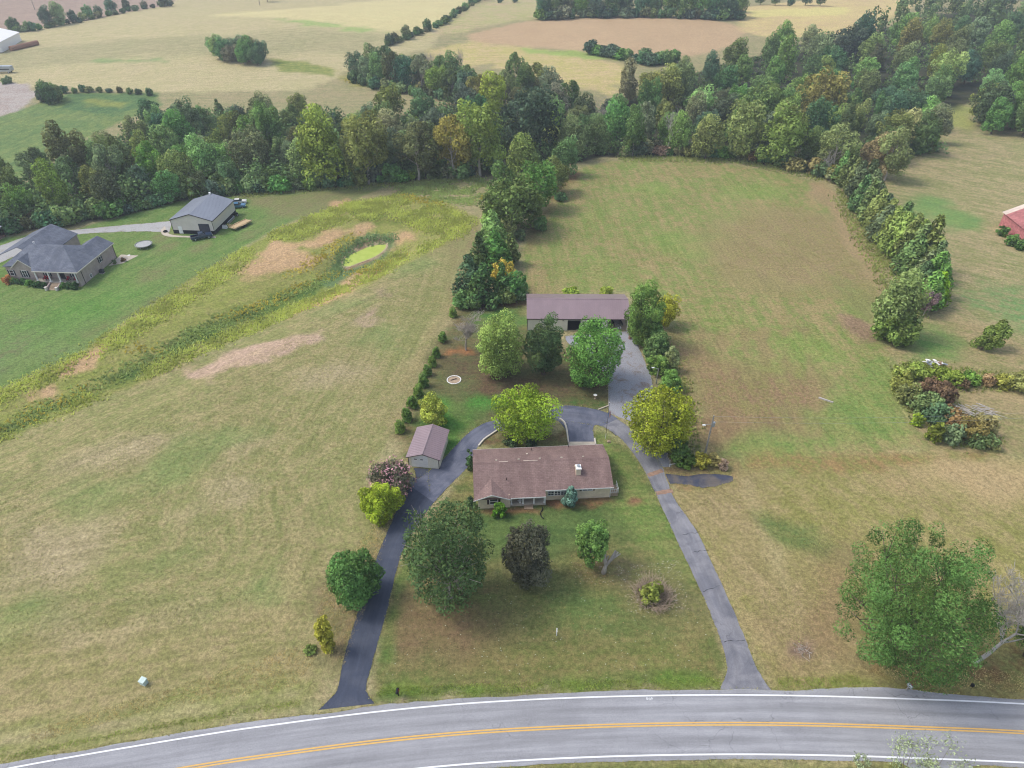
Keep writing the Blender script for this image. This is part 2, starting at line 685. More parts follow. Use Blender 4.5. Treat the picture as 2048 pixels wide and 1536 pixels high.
# left hay field: mown along the ditch, along the road near it
LEFT_FIELD = [(-400, 1000), (0, 880), (450, 690), (860, 500), (945, 440), (905, 620), (790, 860), (740, 960), (780, 1080), (640, 1400), (0, 1536), (-600, 1650)]
w_left = paint(LEFT_FIELD, (152, 151, 94), (171, 156, 110), 2, 1, flow=angle_px((0, 1010), (450, 800)))
paint([(-300, 1330), (0, 1290), (400, 1230), (640, 1250), (690, 1330), (640, 1420), (0, 1530), (-300, 1620)], (158, 150, 96), (174, 156, 112), 4, 3, flow=angle_px((0, 1480), (500, 1400)))
for e in [(250, 900, 150, 26), (120, 1090, 160, 30), (420, 1010, 120, 24), (560, 880, 90, 16), (300, 1240, 170, 22), (640, 760, 70, 14)]:
    paint(ell(*e, rot=-0.3), (182, 162, 124), (192, 172, 136), 5, 6, 14, 0.75)
for e in [(180, 980, 120, 14), (420, 900, 90, 12), (90, 1200, 110, 14), (520, 1180, 80, 16), (730, 680, 60, 16), (700, 610, 60, 14), (830, 540, 60, 16), (380, 1100, 70, 10)]:
    paint(ell(*e, rot=-0.32), (134, 150, 88), (150, 156, 96), 4, 5, 10, 0.7)
# verge by the road: greener strip, dry strip above
paint([(-100, 1480), (300, 1400), (600, 1340), (640, 1380), (600, 1415), (300, 1458), (0, 1522), (-100, 1545)], (146, 150, 84), (164, 156, 104), 2, 1.5)
paint([(-100, 1490), (200, 1446), (420, 1412), (600, 1382), (600, 1392), (420, 1424), (200, 1458), (-100, 1504)], (190, 172, 130), (172, 162, 112), 1, 1.2)
paint(ell(660, 1320, 60, 22), (140, 128, 96), (132, 132, 84), 3, 2)
paint([(640, 1200), (740, 1060), (790, 1000), (800, 1030), (745, 1180), (690, 1330), (660, 1360)], (140, 134, 88), (150, 130, 96), 3, 3)

# beyond the wood
farflow = 0.25
paint([(-900, 330), (-300, 220), (0, 175), (140, 175), (300, 185), (620, 180), (700, 140), (860, 95), (950, 20), (960, -60), (-900, -60)], (202, 188, 136), (208, 188, 144), 3, 2, flow=farflow)
paint([(-200, 130), (60, 95), (300, 78), (420, 70), (640, 60), (800, 70), (720, 110), (560, 112), (420, 108), (200, 120), (-200, 160)], (178, 170, 122), (192, 176, 132), 8, 6, 30, flow=farflow)
paint([(420, 30), (560, 20), (900, -20), (940, 5), (880, 60), (740, 58), (600, 40)], (232, 216, 156), (220, 200, 146), 6, 5, 20)
paint([(560, 38), (700, 52), (780, 66), (700, 60), (610, 50)], (168, 190, 112), (186, 190, 120), 3, 3)
paint([(180, 118), (320, 118), (340, 124), (200, 126)], (160, 172, 112), None, 3, 3)
paint([(-900, -80), (420, -80), (340, 10), (170, 42), (0, 66), (-300, 100), (-900, 160)], (176, 150, 132), (186, 158, 138), 2, 1.5, flow=farflow)
paint([(860, 70), (960, 10), (1000, -40), (1100, -40), (1090, 35), (990, 48), (900, 72)], (190, 186, 120), (206, 180, 140), 4, 3)
paint([(930, 72), (1060, 42), (1230, 33), (1420, 38), (1500, 60), (1470, 90), (1390, 112), (1250, 108), (1080, 96), (960, 88)], (214, 180, 140), (202, 168, 130), 2.5, 2, flow=farflow)
paint([(860, 100), (940, 84), (1080, 98), (1200, 118), (1270, 140), (1220, 190), (1120, 165), (980, 130), (890, 140)], (206, 192, 118), (214, 186, 138), 3, 3)
paint([(1050, 98), (1180, 104), (1270, 122), (1180, 118), (1060, 106)], (172, 186, 104), None, 2, 2)
paint([(1480, 16), (1560, 6), (1900, -40), (1760, 60), (1560, 80), (1480, 60)], (234, 210, 142), (214, 182, 136), 3, 2, flow=farflow)
paint([(1490, 22), (1700, 14), (1690, 30), (1500, 34)], (232, 214, 140), None, 3, 3)
paint([(-700, 420), (-100, 250), (0, 232), (70, 210), (140, 186), (310, 184), (320, 215), (200, 262), (0, 380), (-700, 640)], (112, 138, 82), (138, 150, 88), 2, 1.5, flow=angle_px((0, 330), (200, 240)))
paint([(140, 190), (300, 186), (310, 212), (220, 232), (130, 215)], (92, 122, 78), (110, 136, 80), 3, 3)
paint([(180, 200), (260, 204), (240, 216), (180, 212)], (150, 156, 84), None, 2, 2)
paint([(-200, 175), (0, 164), (55, 168), (70, 190), (66, 208), (0, 234), (-200, 290)], (206, 192, 182), (180, 160, 148), 1.2, 1.5)
paint([(540, 118), (600, 122), (680, 142), (660, 152), (560, 142)], (140, 152, 80), (168, 164, 92), 2, 2)
paint([(690, 150), (780, 160), (880, 172), (860, 190), (760, 178), (690, 165)], (156, 156, 82), (172, 160, 96), 3, 3)

# wood floor
WOOD_FLOOR = [[(-500, 560), (0, 470), (130, 448), (300, 424), (480, 388), (700, 372), (880, 358), (975, 352), (1240, 312), (1240, 240), (900, 210), (700, 250), (420, 232), (300, 255), (200, 310), (0, 395), (-500, 540)],
              [(1240, 312), (1480, 320), (1650, 358), (1760, 330), (1880, 304), (1860, 230), (1950, 206), (2060, 190), (2700, 200), (2700, 30), (1950, 20), (1720, 70), (1560, 98), (1370, 150), (1180, 228)]]
for pg in WOOD_FLOOR:
    paint(pg, (70, 78, 56), (84, 78, 60), 1.5, 1.5)

# neighbour's ground
nf = angle_px((0, 780), (300, 610))
paint([(-700, 640), (-60, 480), (140, 462), (350, 404), (480, 392), (780, 370), (700, 402), (560, 452), (430, 530), (300, 611), (170, 700), (0, 780), (-700, 1060)], (116, 146, 76), (130, 146, 84), 1.0, 0.4, flow=nf)
paint([(480, 395), (780, 368), (700, 404), (600, 436), (520, 440), (540, 420)], (150, 142, 98), (134, 138, 84), 3, 2)
paint([(-100, 640), (60, 630), (140, 650), (120, 700), (0, 740), (-100, 780)], (138, 136, 96), (122, 146, 84), 6, 4)
for e in [(335, 470, 25, 6), (345, 490, 22, 6), (395, 500, 30, 5), (310, 545, 45, 9), (520, 460, 40, 8), (240, 640, 60, 6)]:
    paint(ell(*e, rot=-0.4), (150, 138, 98), (128, 140, 84), 2, 2, 5, 0.8)
paint([(-60, 640), (60, 620), (200, 585), (260, 560), (290, 590), (150, 650), (0, 700)], (102, 148, 66), (118, 152, 76), 5, 4, 10, 0.7)
paint([(260, 622), (420, 532), (470, 498), (480, 505), (430, 540), (300, 622)], (130, 130, 88), (120, 140, 80), 2, 1.2)

# ditch with tall weeds
DITCH = [(-500, 960), (0, 780), (170, 700), (300, 612), (430, 530), (560, 455), (690, 405), (800, 384), (900, 405), (960, 440), (930, 475), (860, 502), (740, 570), (600, 626), (450, 690), (350, 735), (200, 800), (0, 885), (-500, 1080)]
paint(DITCH, (158, 162, 84), (164, 156, 94), 0.8, 0.6, 4, flow=angle_px((0, 830), (450, 640)))
paint([(0, 850), (200, 770), (320, 700), (420, 640), (520, 615), (620, 570), (660, 560), (640, 590), (500, 640), (380, 690), (200, 790), (0, 880)], (96, 122, 62), (130, 142, 66), 2, 2)
paint([(690, 420), (800, 430), (900, 440), (880, 470), (840, 450), (720, 450)], (128, 142, 66), (140, 132, 74), 2, 2)
SOIL = [[(482, 548), (520, 500), (545, 478), (560, 492), (610, 500), (640, 512), (615, 540), (560, 552), (510, 562)], [(600, 492), (660, 462), (730, 450), (740, 456), (690, 472), (625, 500)],
        [(664, 402), (694, 398), (690, 412), (675, 422), (665, 412)], [(640, 598), (700, 556), (760, 532), (770, 538), (720, 565), (680, 598), (630, 620)], [(600, 612), (650, 600), (630, 615), (590, 630)],
        [(120, 752), (165, 715), (212, 692), (205, 712), (160, 745)], [(780, 470), (840, 462), (830, 474), (760, 510), (745, 515)], [(60, 790), (100, 770), (95, 785)]]
for s in SOIL:
    paint(s, (216, 178, 136), (200, 164, 120), 1.5, 2.2, 4)
paint([(372, 748), (410, 722), (470, 702), (540, 688), (640, 664), (650, 676), (560, 704), (470, 738), (420, 760)], (212, 178, 154), (194, 166, 136), 1.5, 2.2, 5)
paint([(706, 650), (740, 614), (762, 606), (765, 622), (735, 652)], (196, 168, 140), (170, 154, 112), 1.5, 1.8, 4)
paint([(745, 580), (770, 572), (775, 590), (750, 596)], (170, 150, 116), None, 1, 1.5, 3)
paint([(640, 560), (680, 540), (690, 500), (740, 470), (785, 478), (790, 492), (770, 520), (700, 548), (660, 575)], (110, 134, 86), (126, 140, 92), 1.2, 1.0)
POND = [(684, 531), (694, 512), (714, 495), (736, 484), (758, 481), (770, 486), (770, 497), (752, 512), (722, 524), (697, 533)]
paint([(676, 538), (686, 512), (708, 493), (734, 478), (762, 476), (776, 484), (776, 500), (756, 518), (722, 530), (694, 540)], (190, 172, 136), (160, 128, 100), 0.5, 0.4)

# barn field
HAY = [(1040, 480), (1090, 420), (1130, 360), (1165, 335), (1230, 321), (1350, 321), (1480, 330), (1570, 346), (1650, 366), (1690, 430), (1740, 520), (1790, 600), (1745, 650), (1800, 740), (1800, 800), (1860, 900), (1680, 928), (1480, 938), (1400, 915), (1350, 780), (1310, 690), (1345, 640), (1250, 585), (1050, 600)]
vert = PI / 2 + 0.05
paint(HAY, (142, 156, 84), (170, 150, 104), 1.5, 1.0, flow=vert)
paint([(1400, 440), (1560, 400), (1690, 440), (1740, 540), (1720, 580), (1560, 570), (1420, 560)], (172, 148, 108), (156, 144, 94), 8, 6, 14, 0.95)
paint([(1340, 680), (1400, 700), (1500, 760), (1620, 760), (1640, 860), (1520, 890), (1400, 860), (1360, 760)], (164, 134, 102), (150, 140, 88), 5, 5, 10, 1.0)
paint([(1380, 830), (1460, 820), (1540, 850), (1560, 880), (1420, 880)], (144, 112, 88), (156, 126, 96), 4, 3, 8, 0.9)
paint([(1650, 366), (1700, 430), (1760, 530), (1790, 600), (1752, 596), (1700, 500), (1650, 410), (1600, 360)], (184, 156, 116), (166, 146, 104), 2, 2)
paint([(1050, 480), (1100, 390), (1150, 340), (1160, 350), (1110, 410), (1060, 500)], (166, 130, 96), (150, 140, 90), 2, 1.5)
paint([(1640, 780), (1780, 740), (1850, 880), (1700, 928), (1500, 930), (1480, 900), (1620, 880)], (130, 156, 80), (148, 156, 88), 5, 5, 12, 0.9)
for e in [(1180, 430, 50, 18), (1300, 380, 60, 16), (1500, 380, 60, 14), (1140, 540, 50, 22), (1450, 640, 60, 22), (1600, 700, 60, 26), (1330, 480, 60, 20)]:
    paint(ell(*e), (138, 160, 80), (150, 160, 88), 5, 5, 10, 0.7)
paint([(1670, 640), (1700, 625), (1740, 650), (1750, 680), (1720, 680)], (162, 134, 106), None, 1.5, 1.2, 3)
paint([(1660, 560), (1740, 580), (1760, 640), (1700, 620)], (154, 146, 94), (140, 150, 86), 3, 3, 6, 0.7)

for k in range(7):
    x = 1350 + k * 42
    paint([(x, 660 + 18 * (k % 3)), (x + 12, 660), (x + 46, 860 + 10 * (k % 2)), (x + 32, 870)], (172, 138, 106), (158, 138, 96), 1.2, 1.6, 5, 0.6)
# fields on the right
paint([(1700, 330), (1800, 300), (1885, 306), (1880, 260), (1850, 236), (1950, 206), (1945, 270), (2060, 280), (2600, 300), (2600, 720), (2060, 700), (1900, 640), (1880, 520), (1800, 440), (1700, 380)], (158, 156, 100), (184, 164, 122), 2, 1.5, flow=-0.6)
paint([(1860, 222), (1945, 208), (1940, 260), (1890, 250)], (190, 186, 110), (166, 168, 96), 3, 2)
paint([(1790, 400), (1860, 390), (1960, 440), (1950, 460), (1880, 450), (1810, 420)], (128, 160, 92), (140, 160, 92), 4, 3)
paint([(1940, 560), (2060, 580), (2300, 640), (2300, 700), (2060, 670), (1960, 620)], (126, 162, 96), (160, 152, 106), 4, 3)
paint([(1750, 640), (1900, 640), (2100, 700), (2500, 760), (2500, 960), (2050, 920), (1880, 905), (1800, 790), (1780, 700)], (158, 152, 98), (178, 156, 114), 3, 2, flow=-0.4)
paint([(1830, 690), (1870, 650), (1940, 690), (1900, 720), (1840, 720)], (120, 156, 80), (140, 150, 90), 3, 2)
paint([(1330, 985), (1470, 945), (1850, 905), (2050, 920), (2500, 980), (2700, 1430), (2048, 1398), (1700, 1384), (1540, 1382), (1460, 1250), (1400, 1120)], (158, 152, 88), (172, 154, 106), 2, 1, flow=PI / 2 + 0.5)
paint([(1375, 1000), (1480, 960), (1520, 1060), (1600, 1180), (1680, 1330), (1560, 1330), (1470, 1200)], (168, 150, 104), (176, 154, 114), 6, 4, 12, 0.9)
paint([(1480, 965), (1500, 965), (1560, 1090), (1640, 1300), (1600, 1300), (1530, 1100)], (190, 172, 126), (180, 160, 116), 1.5, 1.5, 8, 0.8)
paint([(1530, 1040), (1600, 1050), (1680, 1090), (1740, 1140), (1640, 1110), (1560, 1080)], (116, 132, 74), (140, 140, 84), 2, 1.5)
paint([(1760, 960), (1820, 925), (1960, 920), (2100, 940), (2100, 985), (1900, 975), (1790, 985)], (198, 172, 126), (186, 160, 116), 4, 3, 8)
paint([(1640, 1090), (1760, 1120), (1720, 1330), (1560, 1350), (1540, 1300)], (166, 142, 100), (156, 130, 94), 4, 3, 8, 0.8)
paint([(1480, 900), (1700, 922), (1880, 905), (2000, 905), (2000, 915), (1700, 938), (1480, 945)], (150, 150, 84), (166, 136, 92), 1.5, 1.5)
paint([(1540, 1356), (1720, 1350), (1900, 1370), (2100, 1376), (2100, 1400), (1720, 1384), (1540, 1384)], (140, 148, 74), (164, 144, 96), 1.5, 1.2)
paint([(1740, 1280), (1900, 1300), (2100, 1330), (2100, 1385), (1850, 1375), (1720, 1350)], (152, 118, 84), (140, 140, 84), 3, 2.5)
paint(ell(1600, 1300, 22, 10), (160, 134, 112), (150, 124, 104), 1.2, 1)

# house lawn and back yard
LAWN = [(742, 1398), (760, 1290), (800, 1130), (880, 1010), (945, 925), (1000, 870), (1130, 880), (1200, 865), (1250, 890), (1300, 950), (1340, 1020), (1400, 1150), (1450, 1320), (1440, 1378), (1300, 1386), (920, 1398), (745, 1408)]
paint(LAWN, (114, 124, 70), (140, 131, 84), 0.8, 0.4, flow=0.06)
paint([(950, 1010), (1220, 1000), (1260, 1060), (1240, 1110), (1000, 1100), (940, 1060)], (90, 114, 62), (106, 124, 68), 4, 2)
paint([(1210, 880), (1300, 960), (1340, 1040), (1390, 1160), (1320, 1150), (1240, 1040)], (120, 144, 72), (140, 142, 84), 3, 2)
paint([(800, 1190), (960, 1180), (1010, 1240), (960, 1330), (800, 1320), (775, 1260)], (150, 120, 92), (136, 116, 82), 5, 3, 7, 0.95)
paint([(920, 1130), (1100, 1150), (1130, 1200), (1000, 1250), (900, 1220)], (132, 118, 80), (112, 124, 66), 4, 3, 7, 0.85)
paint([(1140, 1100), (1220, 1100), (1240, 1170), (1180, 1200), (1130, 1150)], (150, 124, 84), (130, 126, 74), 3, 2, 5, 0.9)
paint([(1240, 1120), (1370, 1130), (1370, 1210), (1280, 1230), (1230, 1190)], (150, 130, 100), (128, 128, 76), 3, 2.5, 5, 0.85)
paint([(1150, 1160), (1230, 1190), (1200, 1240), (1130, 1240), (1110, 1200)], (112, 138, 74), (120, 132, 72), 4, 2, 6, 0.6)
paint([(760, 1330), (1000, 1300), (1400, 1290), (1440, 1350), (1100, 1370), (770, 1370)], (132, 134, 74), (146, 132, 84), 4, 3, 8, 0.7)
paint([(745, 1400), (760, 1372), (1000, 1366), (1200, 1362), (1440, 1356), (1440, 1376), (1200, 1378), (960, 1390)], (108, 134, 58), (128, 142, 70), 1.2, 1.2, 3)
paint([(760, 1402), (960, 1389), (1200, 1379), (1440, 1374), (1440, 1382), (1200, 1387), (960, 1398)], (176, 158, 124), (140, 140, 84), 0.8, 0.8, 2)
paint([(944, 1018), (1020, 1016), (1080, 1020), (1080, 1026), (950, 1030)], (150, 112, 80), (130, 110, 76), 0.6, 0.6, 2)
paint([(1090, 999), (1218, 996), (1218, 1004), (1160, 1016), (1110, 1012), (1088, 1006)], (146, 108, 78), (112, 112, 68), 0.8, 0.8, 2)
paint([(760, 1380), (770, 1250), (810, 1110), (840, 1070), (850, 1090), (800, 1180), (790, 1290), (780, 1390)], (100, 134, 62), (120, 138, 72), 1.5, 1, 4, 0.8)
YARD = [(905, 622), (940, 600), (1060, 596), (1060, 660), (1130, 690), (1215, 740), (1215, 810), (1110, 806), (1000, 842), (940, 880), (890, 945), (820, 945), (790, 870), (860, 715)]
paint(YARD, (112, 118, 72), (128, 112, 78), 2, 1)
paint([(900, 700), (1000, 740), (1215, 750), (1215, 800), (1100, 800), (1000, 830), (930, 830), (880, 780)], (118, 94, 74), (106, 104, 68), 4, 3, 6, 0.95)
paint([(930, 620), (1050, 606), (1055, 640), (960, 660)], (84, 132, 62), (100, 136, 66), 3, 2, 6)
paint([(850, 800), (900, 800), (950, 850), (930, 900), (890, 930), (870, 880)], (84, 142, 54), (98, 146, 62), 4, 2, 6)
paint(ell(965, 806, 26, 10), (88, 138, 60), None, 3, 2, 5)
paint(ell(905, 765, 40, 12), (118, 138, 78), None, 4, 2, 5, 0.6)
paint([(940, 603), (1055, 600), (1055, 612), (930, 618)], (128, 98, 74), None, 1.5, 1, 3)
paint([(1110, 800), (1160, 795), (1212, 806), (1200, 818), (1120, 812)], (86, 118, 62), (120, 110, 72), 1.5, 1, 3)
paint(ell(920, 702, 26, 6), (168, 118, 78), None, 1, 1, 2)
paint([(985, 870), (1060, 872), (1130, 862), (1130, 884), (980, 892), (960, 885)], (132, 104, 78), (110, 108, 66), 1.5, 1, 3)
paint([(1190, 985), (1220, 985), (1225, 1000), (1195, 1000)], (150, 116, 86), None, 0.8, 0.6, 2, 0.5)
paint([(1318, 925), (1400, 940), (1470, 925), (1490, 945), (1470, 980), (1400, 984), (1340, 975), (1320, 955)], (176, 146, 104), (150, 140, 90), 1.2, 1, 3)
paint(ell(1270, 1000, 12, 4), (160, 116, 90), None, 0.8, 0.6, 2)
paint([(900, 480), (950, 440), (970, 470), (930, 560), (905, 620), (890, 600), (905, 540)], (166, 146, 106), (150, 150, 94), 2, 1.5, 5, 0.8)
for x0, y0, x1, y1 in [(815, 770, 905, 610), (795, 850, 840, 770)]:
    paint([(x0 - 14, y0), (x1 - 10, y1), (x1 + 4, y1), (x0, y0)], (176, 156, 114), (168, 150, 104), 2, 1.5, 5, 0.7)
# beyond the road
paint([(-400, 1700), (860, 1548), (1100, 1528), (1800, 1526), (2600, 1560), (2600, 1900), (-400, 2600)], (126, 132, 70), (142, 136, 80), 1, 0.4)

me = bpy.data.meshes.new('ground')
nr, nc = len(ys), len(us)
i0 = (np.arange(nr - 1)[:, None] * nc + np.arange(nc - 1)[None, :]).ravel()
quads = np.stack([i0, i0 + 1, i0 + nc + 1, i0 + nc], 1)
me.vertices.add(NV)
me.vertices.foreach_set('co', np.stack([gx, gy, gz], 1).astype(np.float32).ravel())
me.loops.add(quads.size)
me.loops.foreach_set('vertex_index', quads.ravel().astype(np.int32))
me.polygons.add(len(quads))
me.polygons.foreach_set('loop_start', np.arange(0, quads.size, 4, dtype=np.int32))
me.polygons.foreach_set('use_smooth', np.ones(len(quads), bool))
me.update()
me.validate()


def vattr(me, name, typ, key, data):
    a = me.attributes.new(name, typ, 'POINT')
    a.data.foreach_set(key, np.ascontiguousarray(data, np.float32).ravel())


vattr(me, 'Col', 'FLOAT_COLOR', 'color', np.hstack([colA, np.ones((NV, 1))]))
vattr(me, 'Alt', 'FLOAT_COLOR', 'color', np.hstack([colB, np.ones((NV, 1))]))
ca, sa = np.cos(flow_a), np.sin(flow_a)
FU, FV = gx * ca + gy * sa, -gx * sa + gy * ca
# the left field is mown in rounds that follow its border
pgl = np.array([tuple(P(*p))[:2] for p in LEFT_FIELD])
selm = w_left > 0.5
cl = np.array([-42.0, 82.0])
FV[selm] = seg_dist(gx[selm], gy[selm], np.vstack([pgl, pgl[:1]]))
FU[selm] = np.arctan2(gy[selm] - cl[1], gx[selm] - cl[0]) * 45
vattr(me, 'flow', 'FLOAT_VECTOR', 'vector', np.stack([FU, FV, np.zeros(NV)], 1))
ground = link('ground', me, M['ground'])
prop(ground, kind='structure')


# ------------------------------------------------------------------ road, drives, pond
def smooth_line(pts, step=1.5):
    pts = np.array(pts, float)
    n = len(pts)
    out = []
    for i in range(n - 1):
        p0, p1, p2, p3 = pts[max(i - 1, 0)], pts[i], pts[i + 1], pts[min(i + 2, n - 1)]
        k = max(2, int(np.linalg.norm(p2 - p1) / step))
        for t in np.arange(k) / k:
            out.append(0.5 * (2 * p1 + (p2 - p0) * t + (2 * p0 - 5 * p1 + 4 * p2 - p3) * t ** 2 + (3 * p1 - p0 - 3 * p2 + p3) * t ** 3))
    out.append(pts[-1])
    return np.array(out)


def line_normals(c):
    d = np.gradient(c, axis=0)
    d /= np.linalg.norm(d, axis=1)[:, None] + 1e-9
    return np.stack([-d[:, 1], d[:, 0]], 1), np.concatenate([[0], np.cumsum(np.linalg.norm(np.diff(c, axis=0), axis=1))])


def grid_sheet(name, rows, mat, z, u=None, v=None, parent=None, kind=None, flatz=None):
    """rows: (n, m, 2) points; a sheet lying z above the land"""
    n, m = rows.shape[:2]
    pts = rows.reshape(-1, 2)
    zz = hgt(pts[:, 0], pts[:, 1]) + z if flatz is None else np.full(len(pts), flatz)
    me = bpy.data.meshes.new(name)
    fs = [(i * m + j, i * m + j + 1, (i + 1) * m + j + 1, (i + 1) * m + j) for i in range(n - 1) for j in range(m - 1)]
    me.from_pydata(np.column_stack([pts, zz]).tolist(), [], fs)
    me.update()
    fl = np.zeros((len(pts), 3))
    fl[:, 0] = pts[:, 0] if u is None else np.repeat(u, m)
    fl[:, 1] = pts[:, 1] if v is None else np.tile(v, n)
    vattr(me, 'flow', 'FLOAT_VECTOR', 'vector', fl)
    if me.polygons and me.polygons[0].normal.z < 0:
        me.flip_normals()
    o = link(name, me, mat, parent)
    if kind:
        prop(o, kind=kind)
    return o


ROADC = [(-120, 15.5), (-95, 22.3), (-72, 27.8), (-54.1, 31.75), (-35.6, 35.1), (-26.0, 36.55), (-16.1, 37.85), (-5.9, 38.85), (5, 39.5), (16.0, 39.85), (26.6, 39.95), (37.1, 39.8), (47.6, 39.45), (58.9, 38.95), (80, 37.6), (110, 35), (170, 28)]
rc = smooth_line(ROADC, 1.0)
rn, ru = line_normals(rc)


def strip(name, c, n, u, offs, mat, z, parent=None, kind=None):
    rows = np.stack([c + n * (o if np.ndim(o) == 0 else o[:, None]) for o in offs], 1)
    return grid_sheet(name, rows, mat, z, u, np.array([float(np.mean(o)) for o in offs]), parent, kind)


wob = 0.10 * (vnoise(ru, ru * 0, 1.6, 4) - 0.5) * 2 + 0.15 * (vnoise(ru, ru * 0, 7, 5) - 0.5) * 2
upper = 4.15 + wob + 0.55 * np.exp(-((rc[:, 0] - 44) / 7) ** 2) * 1.4
lower = -4.0 + 0.08 * (vnoise(ru, ru * 0, 1.3, 8) - 0.5) * 2
road = strip('road', rc, rn, ru, [lower, -2.5, 0.0, 2.5, upper], M['road'], 0.035, kind='structure')
strip('edge_line', rc, rn, ru, [3.38, 3.57], M['line_white'], 0.041, road)
strip('edge_line', rc, rn, ru, [-3.53, -3.34], M['line_white'], 0.041, road)
strip('centre_line', rc, rn, ru, [0.06, 0.23], M['line_yellow'], 0.041, road)
strip('centre_line', rc, rn, ru, [-0.23, -0.06], M['line_yellow'], 0.041, road)
# side road mouth on the near side
a0 = PZ(1790, 1530, 0)
grid_sheet('side_road', np.array([[(a0.x + 0.3, 35.9), (a0.x + 2.2, 34.6), (a0.x + 3.2, 32.5), (a0.x + 3.4, 12)], [(a0.x + 8.6, 35.4), (a0.x + 8.2, 34.6), (a0.x + 7.6, 32.5), (a0.x + 7.4, 12)]]), M['road'], 0.028, kind='structure')
# faint painted survey mark beside the edge line
s0 = PZ(1299, 1397.5, 0)
mk = MB()
for k, (x, y, r) in enumerate([(-0.30, 0, 0.11), (0.0, -0.05, 0.12), (0.27, 0.02, 0.1)]):
    for a in range(10):
        t0, t1 = 2 * PI * a / 10, 2 * PI * (a + 1) / 10
        f = lambda t, q: (s0.x + x + q * math.cos(t), s0.y + y + 1.35 * q * math.sin(t), 0.0415)
        mk.add([f(t0, r), f(t1, r), f(t1, r - 0.05), f(t0, r - 0.05)], [(0, 1, 2, 3)])
mk.build('survey_mark', M['line_white'], road)

# drives: left and right edge lines in the picture
EDGE_LINES = []


def drive(name, left, right, mat, z, n=60, ragged=0.1, step=None):
    L = smooth_line([tuple(P(*p))[:2] for p in left], 0.8)
    R = smooth_line([tuple(P(*p))[:2] for p in right], 0.8)

    def res(a):
        s = np.concatenate([[0], np.cumsum(np.linalg.norm(np.diff(a, axis=0), axis=1))])
        t = np.linspace(0, s[-1], n)
        return np.stack([np.interp(t, s, a[:, 0]), np.interp(t, s, a[:, 1])], 1), s[-1]
    (L, sl), (R, _) = res(L), res(R)
    w = np.linalg.norm(R - L, axis=1).mean()
    t = np.linspace(0, sl, n)
    dl = ragged * 2 * (fbm(t, t * 0, 1.1, 2, 3) - 0.5)
    dr = ragged * 2 * (fbm(t, t * 0 + 50, 1.1, 3, 3) - 0.5)
    e = (R - L) / (np.linalg.norm(R - L, axis=1)[:, None] + 1e-9)
    L, R = L + e * dl[:, None], R + e * dr[:, None]
    if name != 'neighbour_concrete_pad':
        EDGE_LINES.extend([(L, -e), (R, e)])
    m = 5
    rows = np.stack([L + (R - L) * k / (m - 1) for k in range(m)], 1)
    return grid_sheet(name, rows, mat, z, t, np.linspace(0, w, m), None, 'structure')


drive('driveway', [(637, 1420), (668, 1390), (677, 1370), (692, 1300), (722, 1205), (752, 1118), (783, 1045), (808, 985), (822, 955)],
      [(750, 1407), (733, 1382), (738, 1350), (760, 1270), (778, 1205), (802, 1110), (838, 1045), (868, 1005), (905, 965)], M['drive_dark'], 0.022, 220)
drive('driveway', [(815, 968), (836, 958), (880, 925), (905, 898), (935, 868), (965, 848), (1000, 838), (1060, 822), (1110, 812), (1160, 813), (1215, 826), (1252, 850)],
      [(868, 1005), (905, 965), (932, 938), (946, 916), (956, 893), (985, 868), (1015, 858), (1070, 842), (1125, 842), (1160, 846), (1205, 853), (1232, 872)], M['drive_mid'], 0.026, 220)
drive('driveway', [(1205, 852), (1240, 876), (1265, 905), (1288, 940), (1310, 985), (1340, 1050), (1372, 1120), (1405, 1190), (1438, 1270), (1452, 1320), (1453, 1345), (1438, 1384)],
      [(1235, 838), (1262, 858), (1290, 888), (1318, 920), (1332, 955), (1350, 1000), (1392, 1060), (1430, 1140), (1462, 1210), (1495, 1290), (1515, 1340), (1545, 1385)], M['drive_old'], 0.030, 240)
drive('parking_apron', [(1112, 838), (1130, 858), (1136, 890)], [(1215, 845), (1188, 852), (1190, 890)], M['drive_mid'], 0.018, 30, 0.03)
drive('garage_apron', [(826, 936), (832, 955), (815, 990)], [(858, 938), (856, 960), (860, 985)], M['drive_dark'], 0.018, 20, 0.1)
drive('asphalt_pad', [(1330, 947), (1370, 952), (1410, 948), (1450, 950), (1466, 953)], [(1340, 968), (1370, 970), (1410, 975), (1440, 970), (1466, 962)], M['pad'], 0.020, 50, 0.35)
drive('gravel_drive', [(1130, 672), (1140, 690), (1200, 735), (1216, 770), (1217, 826)], [(1262, 662), (1275, 690), (1292, 730), (1305, 775), (1280, 850)], M['gravel'], 0.012, 50, 0.25)
drive('gravel_verge', [(1296, 890), (1310, 915), (1322, 935)], [(1322, 885), (1338, 915), (1342, 933)], M['gravel'], 0.010, 20, 0.25)
drive('neighbour_gravel_drive', [(-80, 520), (10, 488), (60, 472), (130, 462), (230, 452), (300, 446), (345, 442)], [(-40, 545), (40, 508), (90, 490), (150, 470), (235, 464), (300, 463), (338, 466)], M['gravel_far'], 0.02, 60, 0.3)
drive('neighbour_concrete_pad', [(330, 452), (345, 470), (430, 472)], [(322, 460), (335, 473), (432, 476)], M['concrete'], 0.045, 20, 0.0)
for k, (a, b) in enumerate([((1296, 951), (1325, 941)), ((1312, 987), (1345, 981))]):
    p, q = P(*a), P(*b)
    d = (q - p).normalized()
    nn = Vector((-d.y, d.x, 0))
    pts = []
    for t in np.linspace(0, 1, 9):
        c = p.lerp(q, t)
        w = 0.35 + 0.2 * random.random()
        pts.append([(c.x - nn.x * w, c.y - nn.y * w), (c.x + nn.x * w, c.y + nn.y * w)])
    o = grid_sheet('clay_joint', np.array(pts), M['rust_joint'], 0.036)
    prop(o, kind='structure')
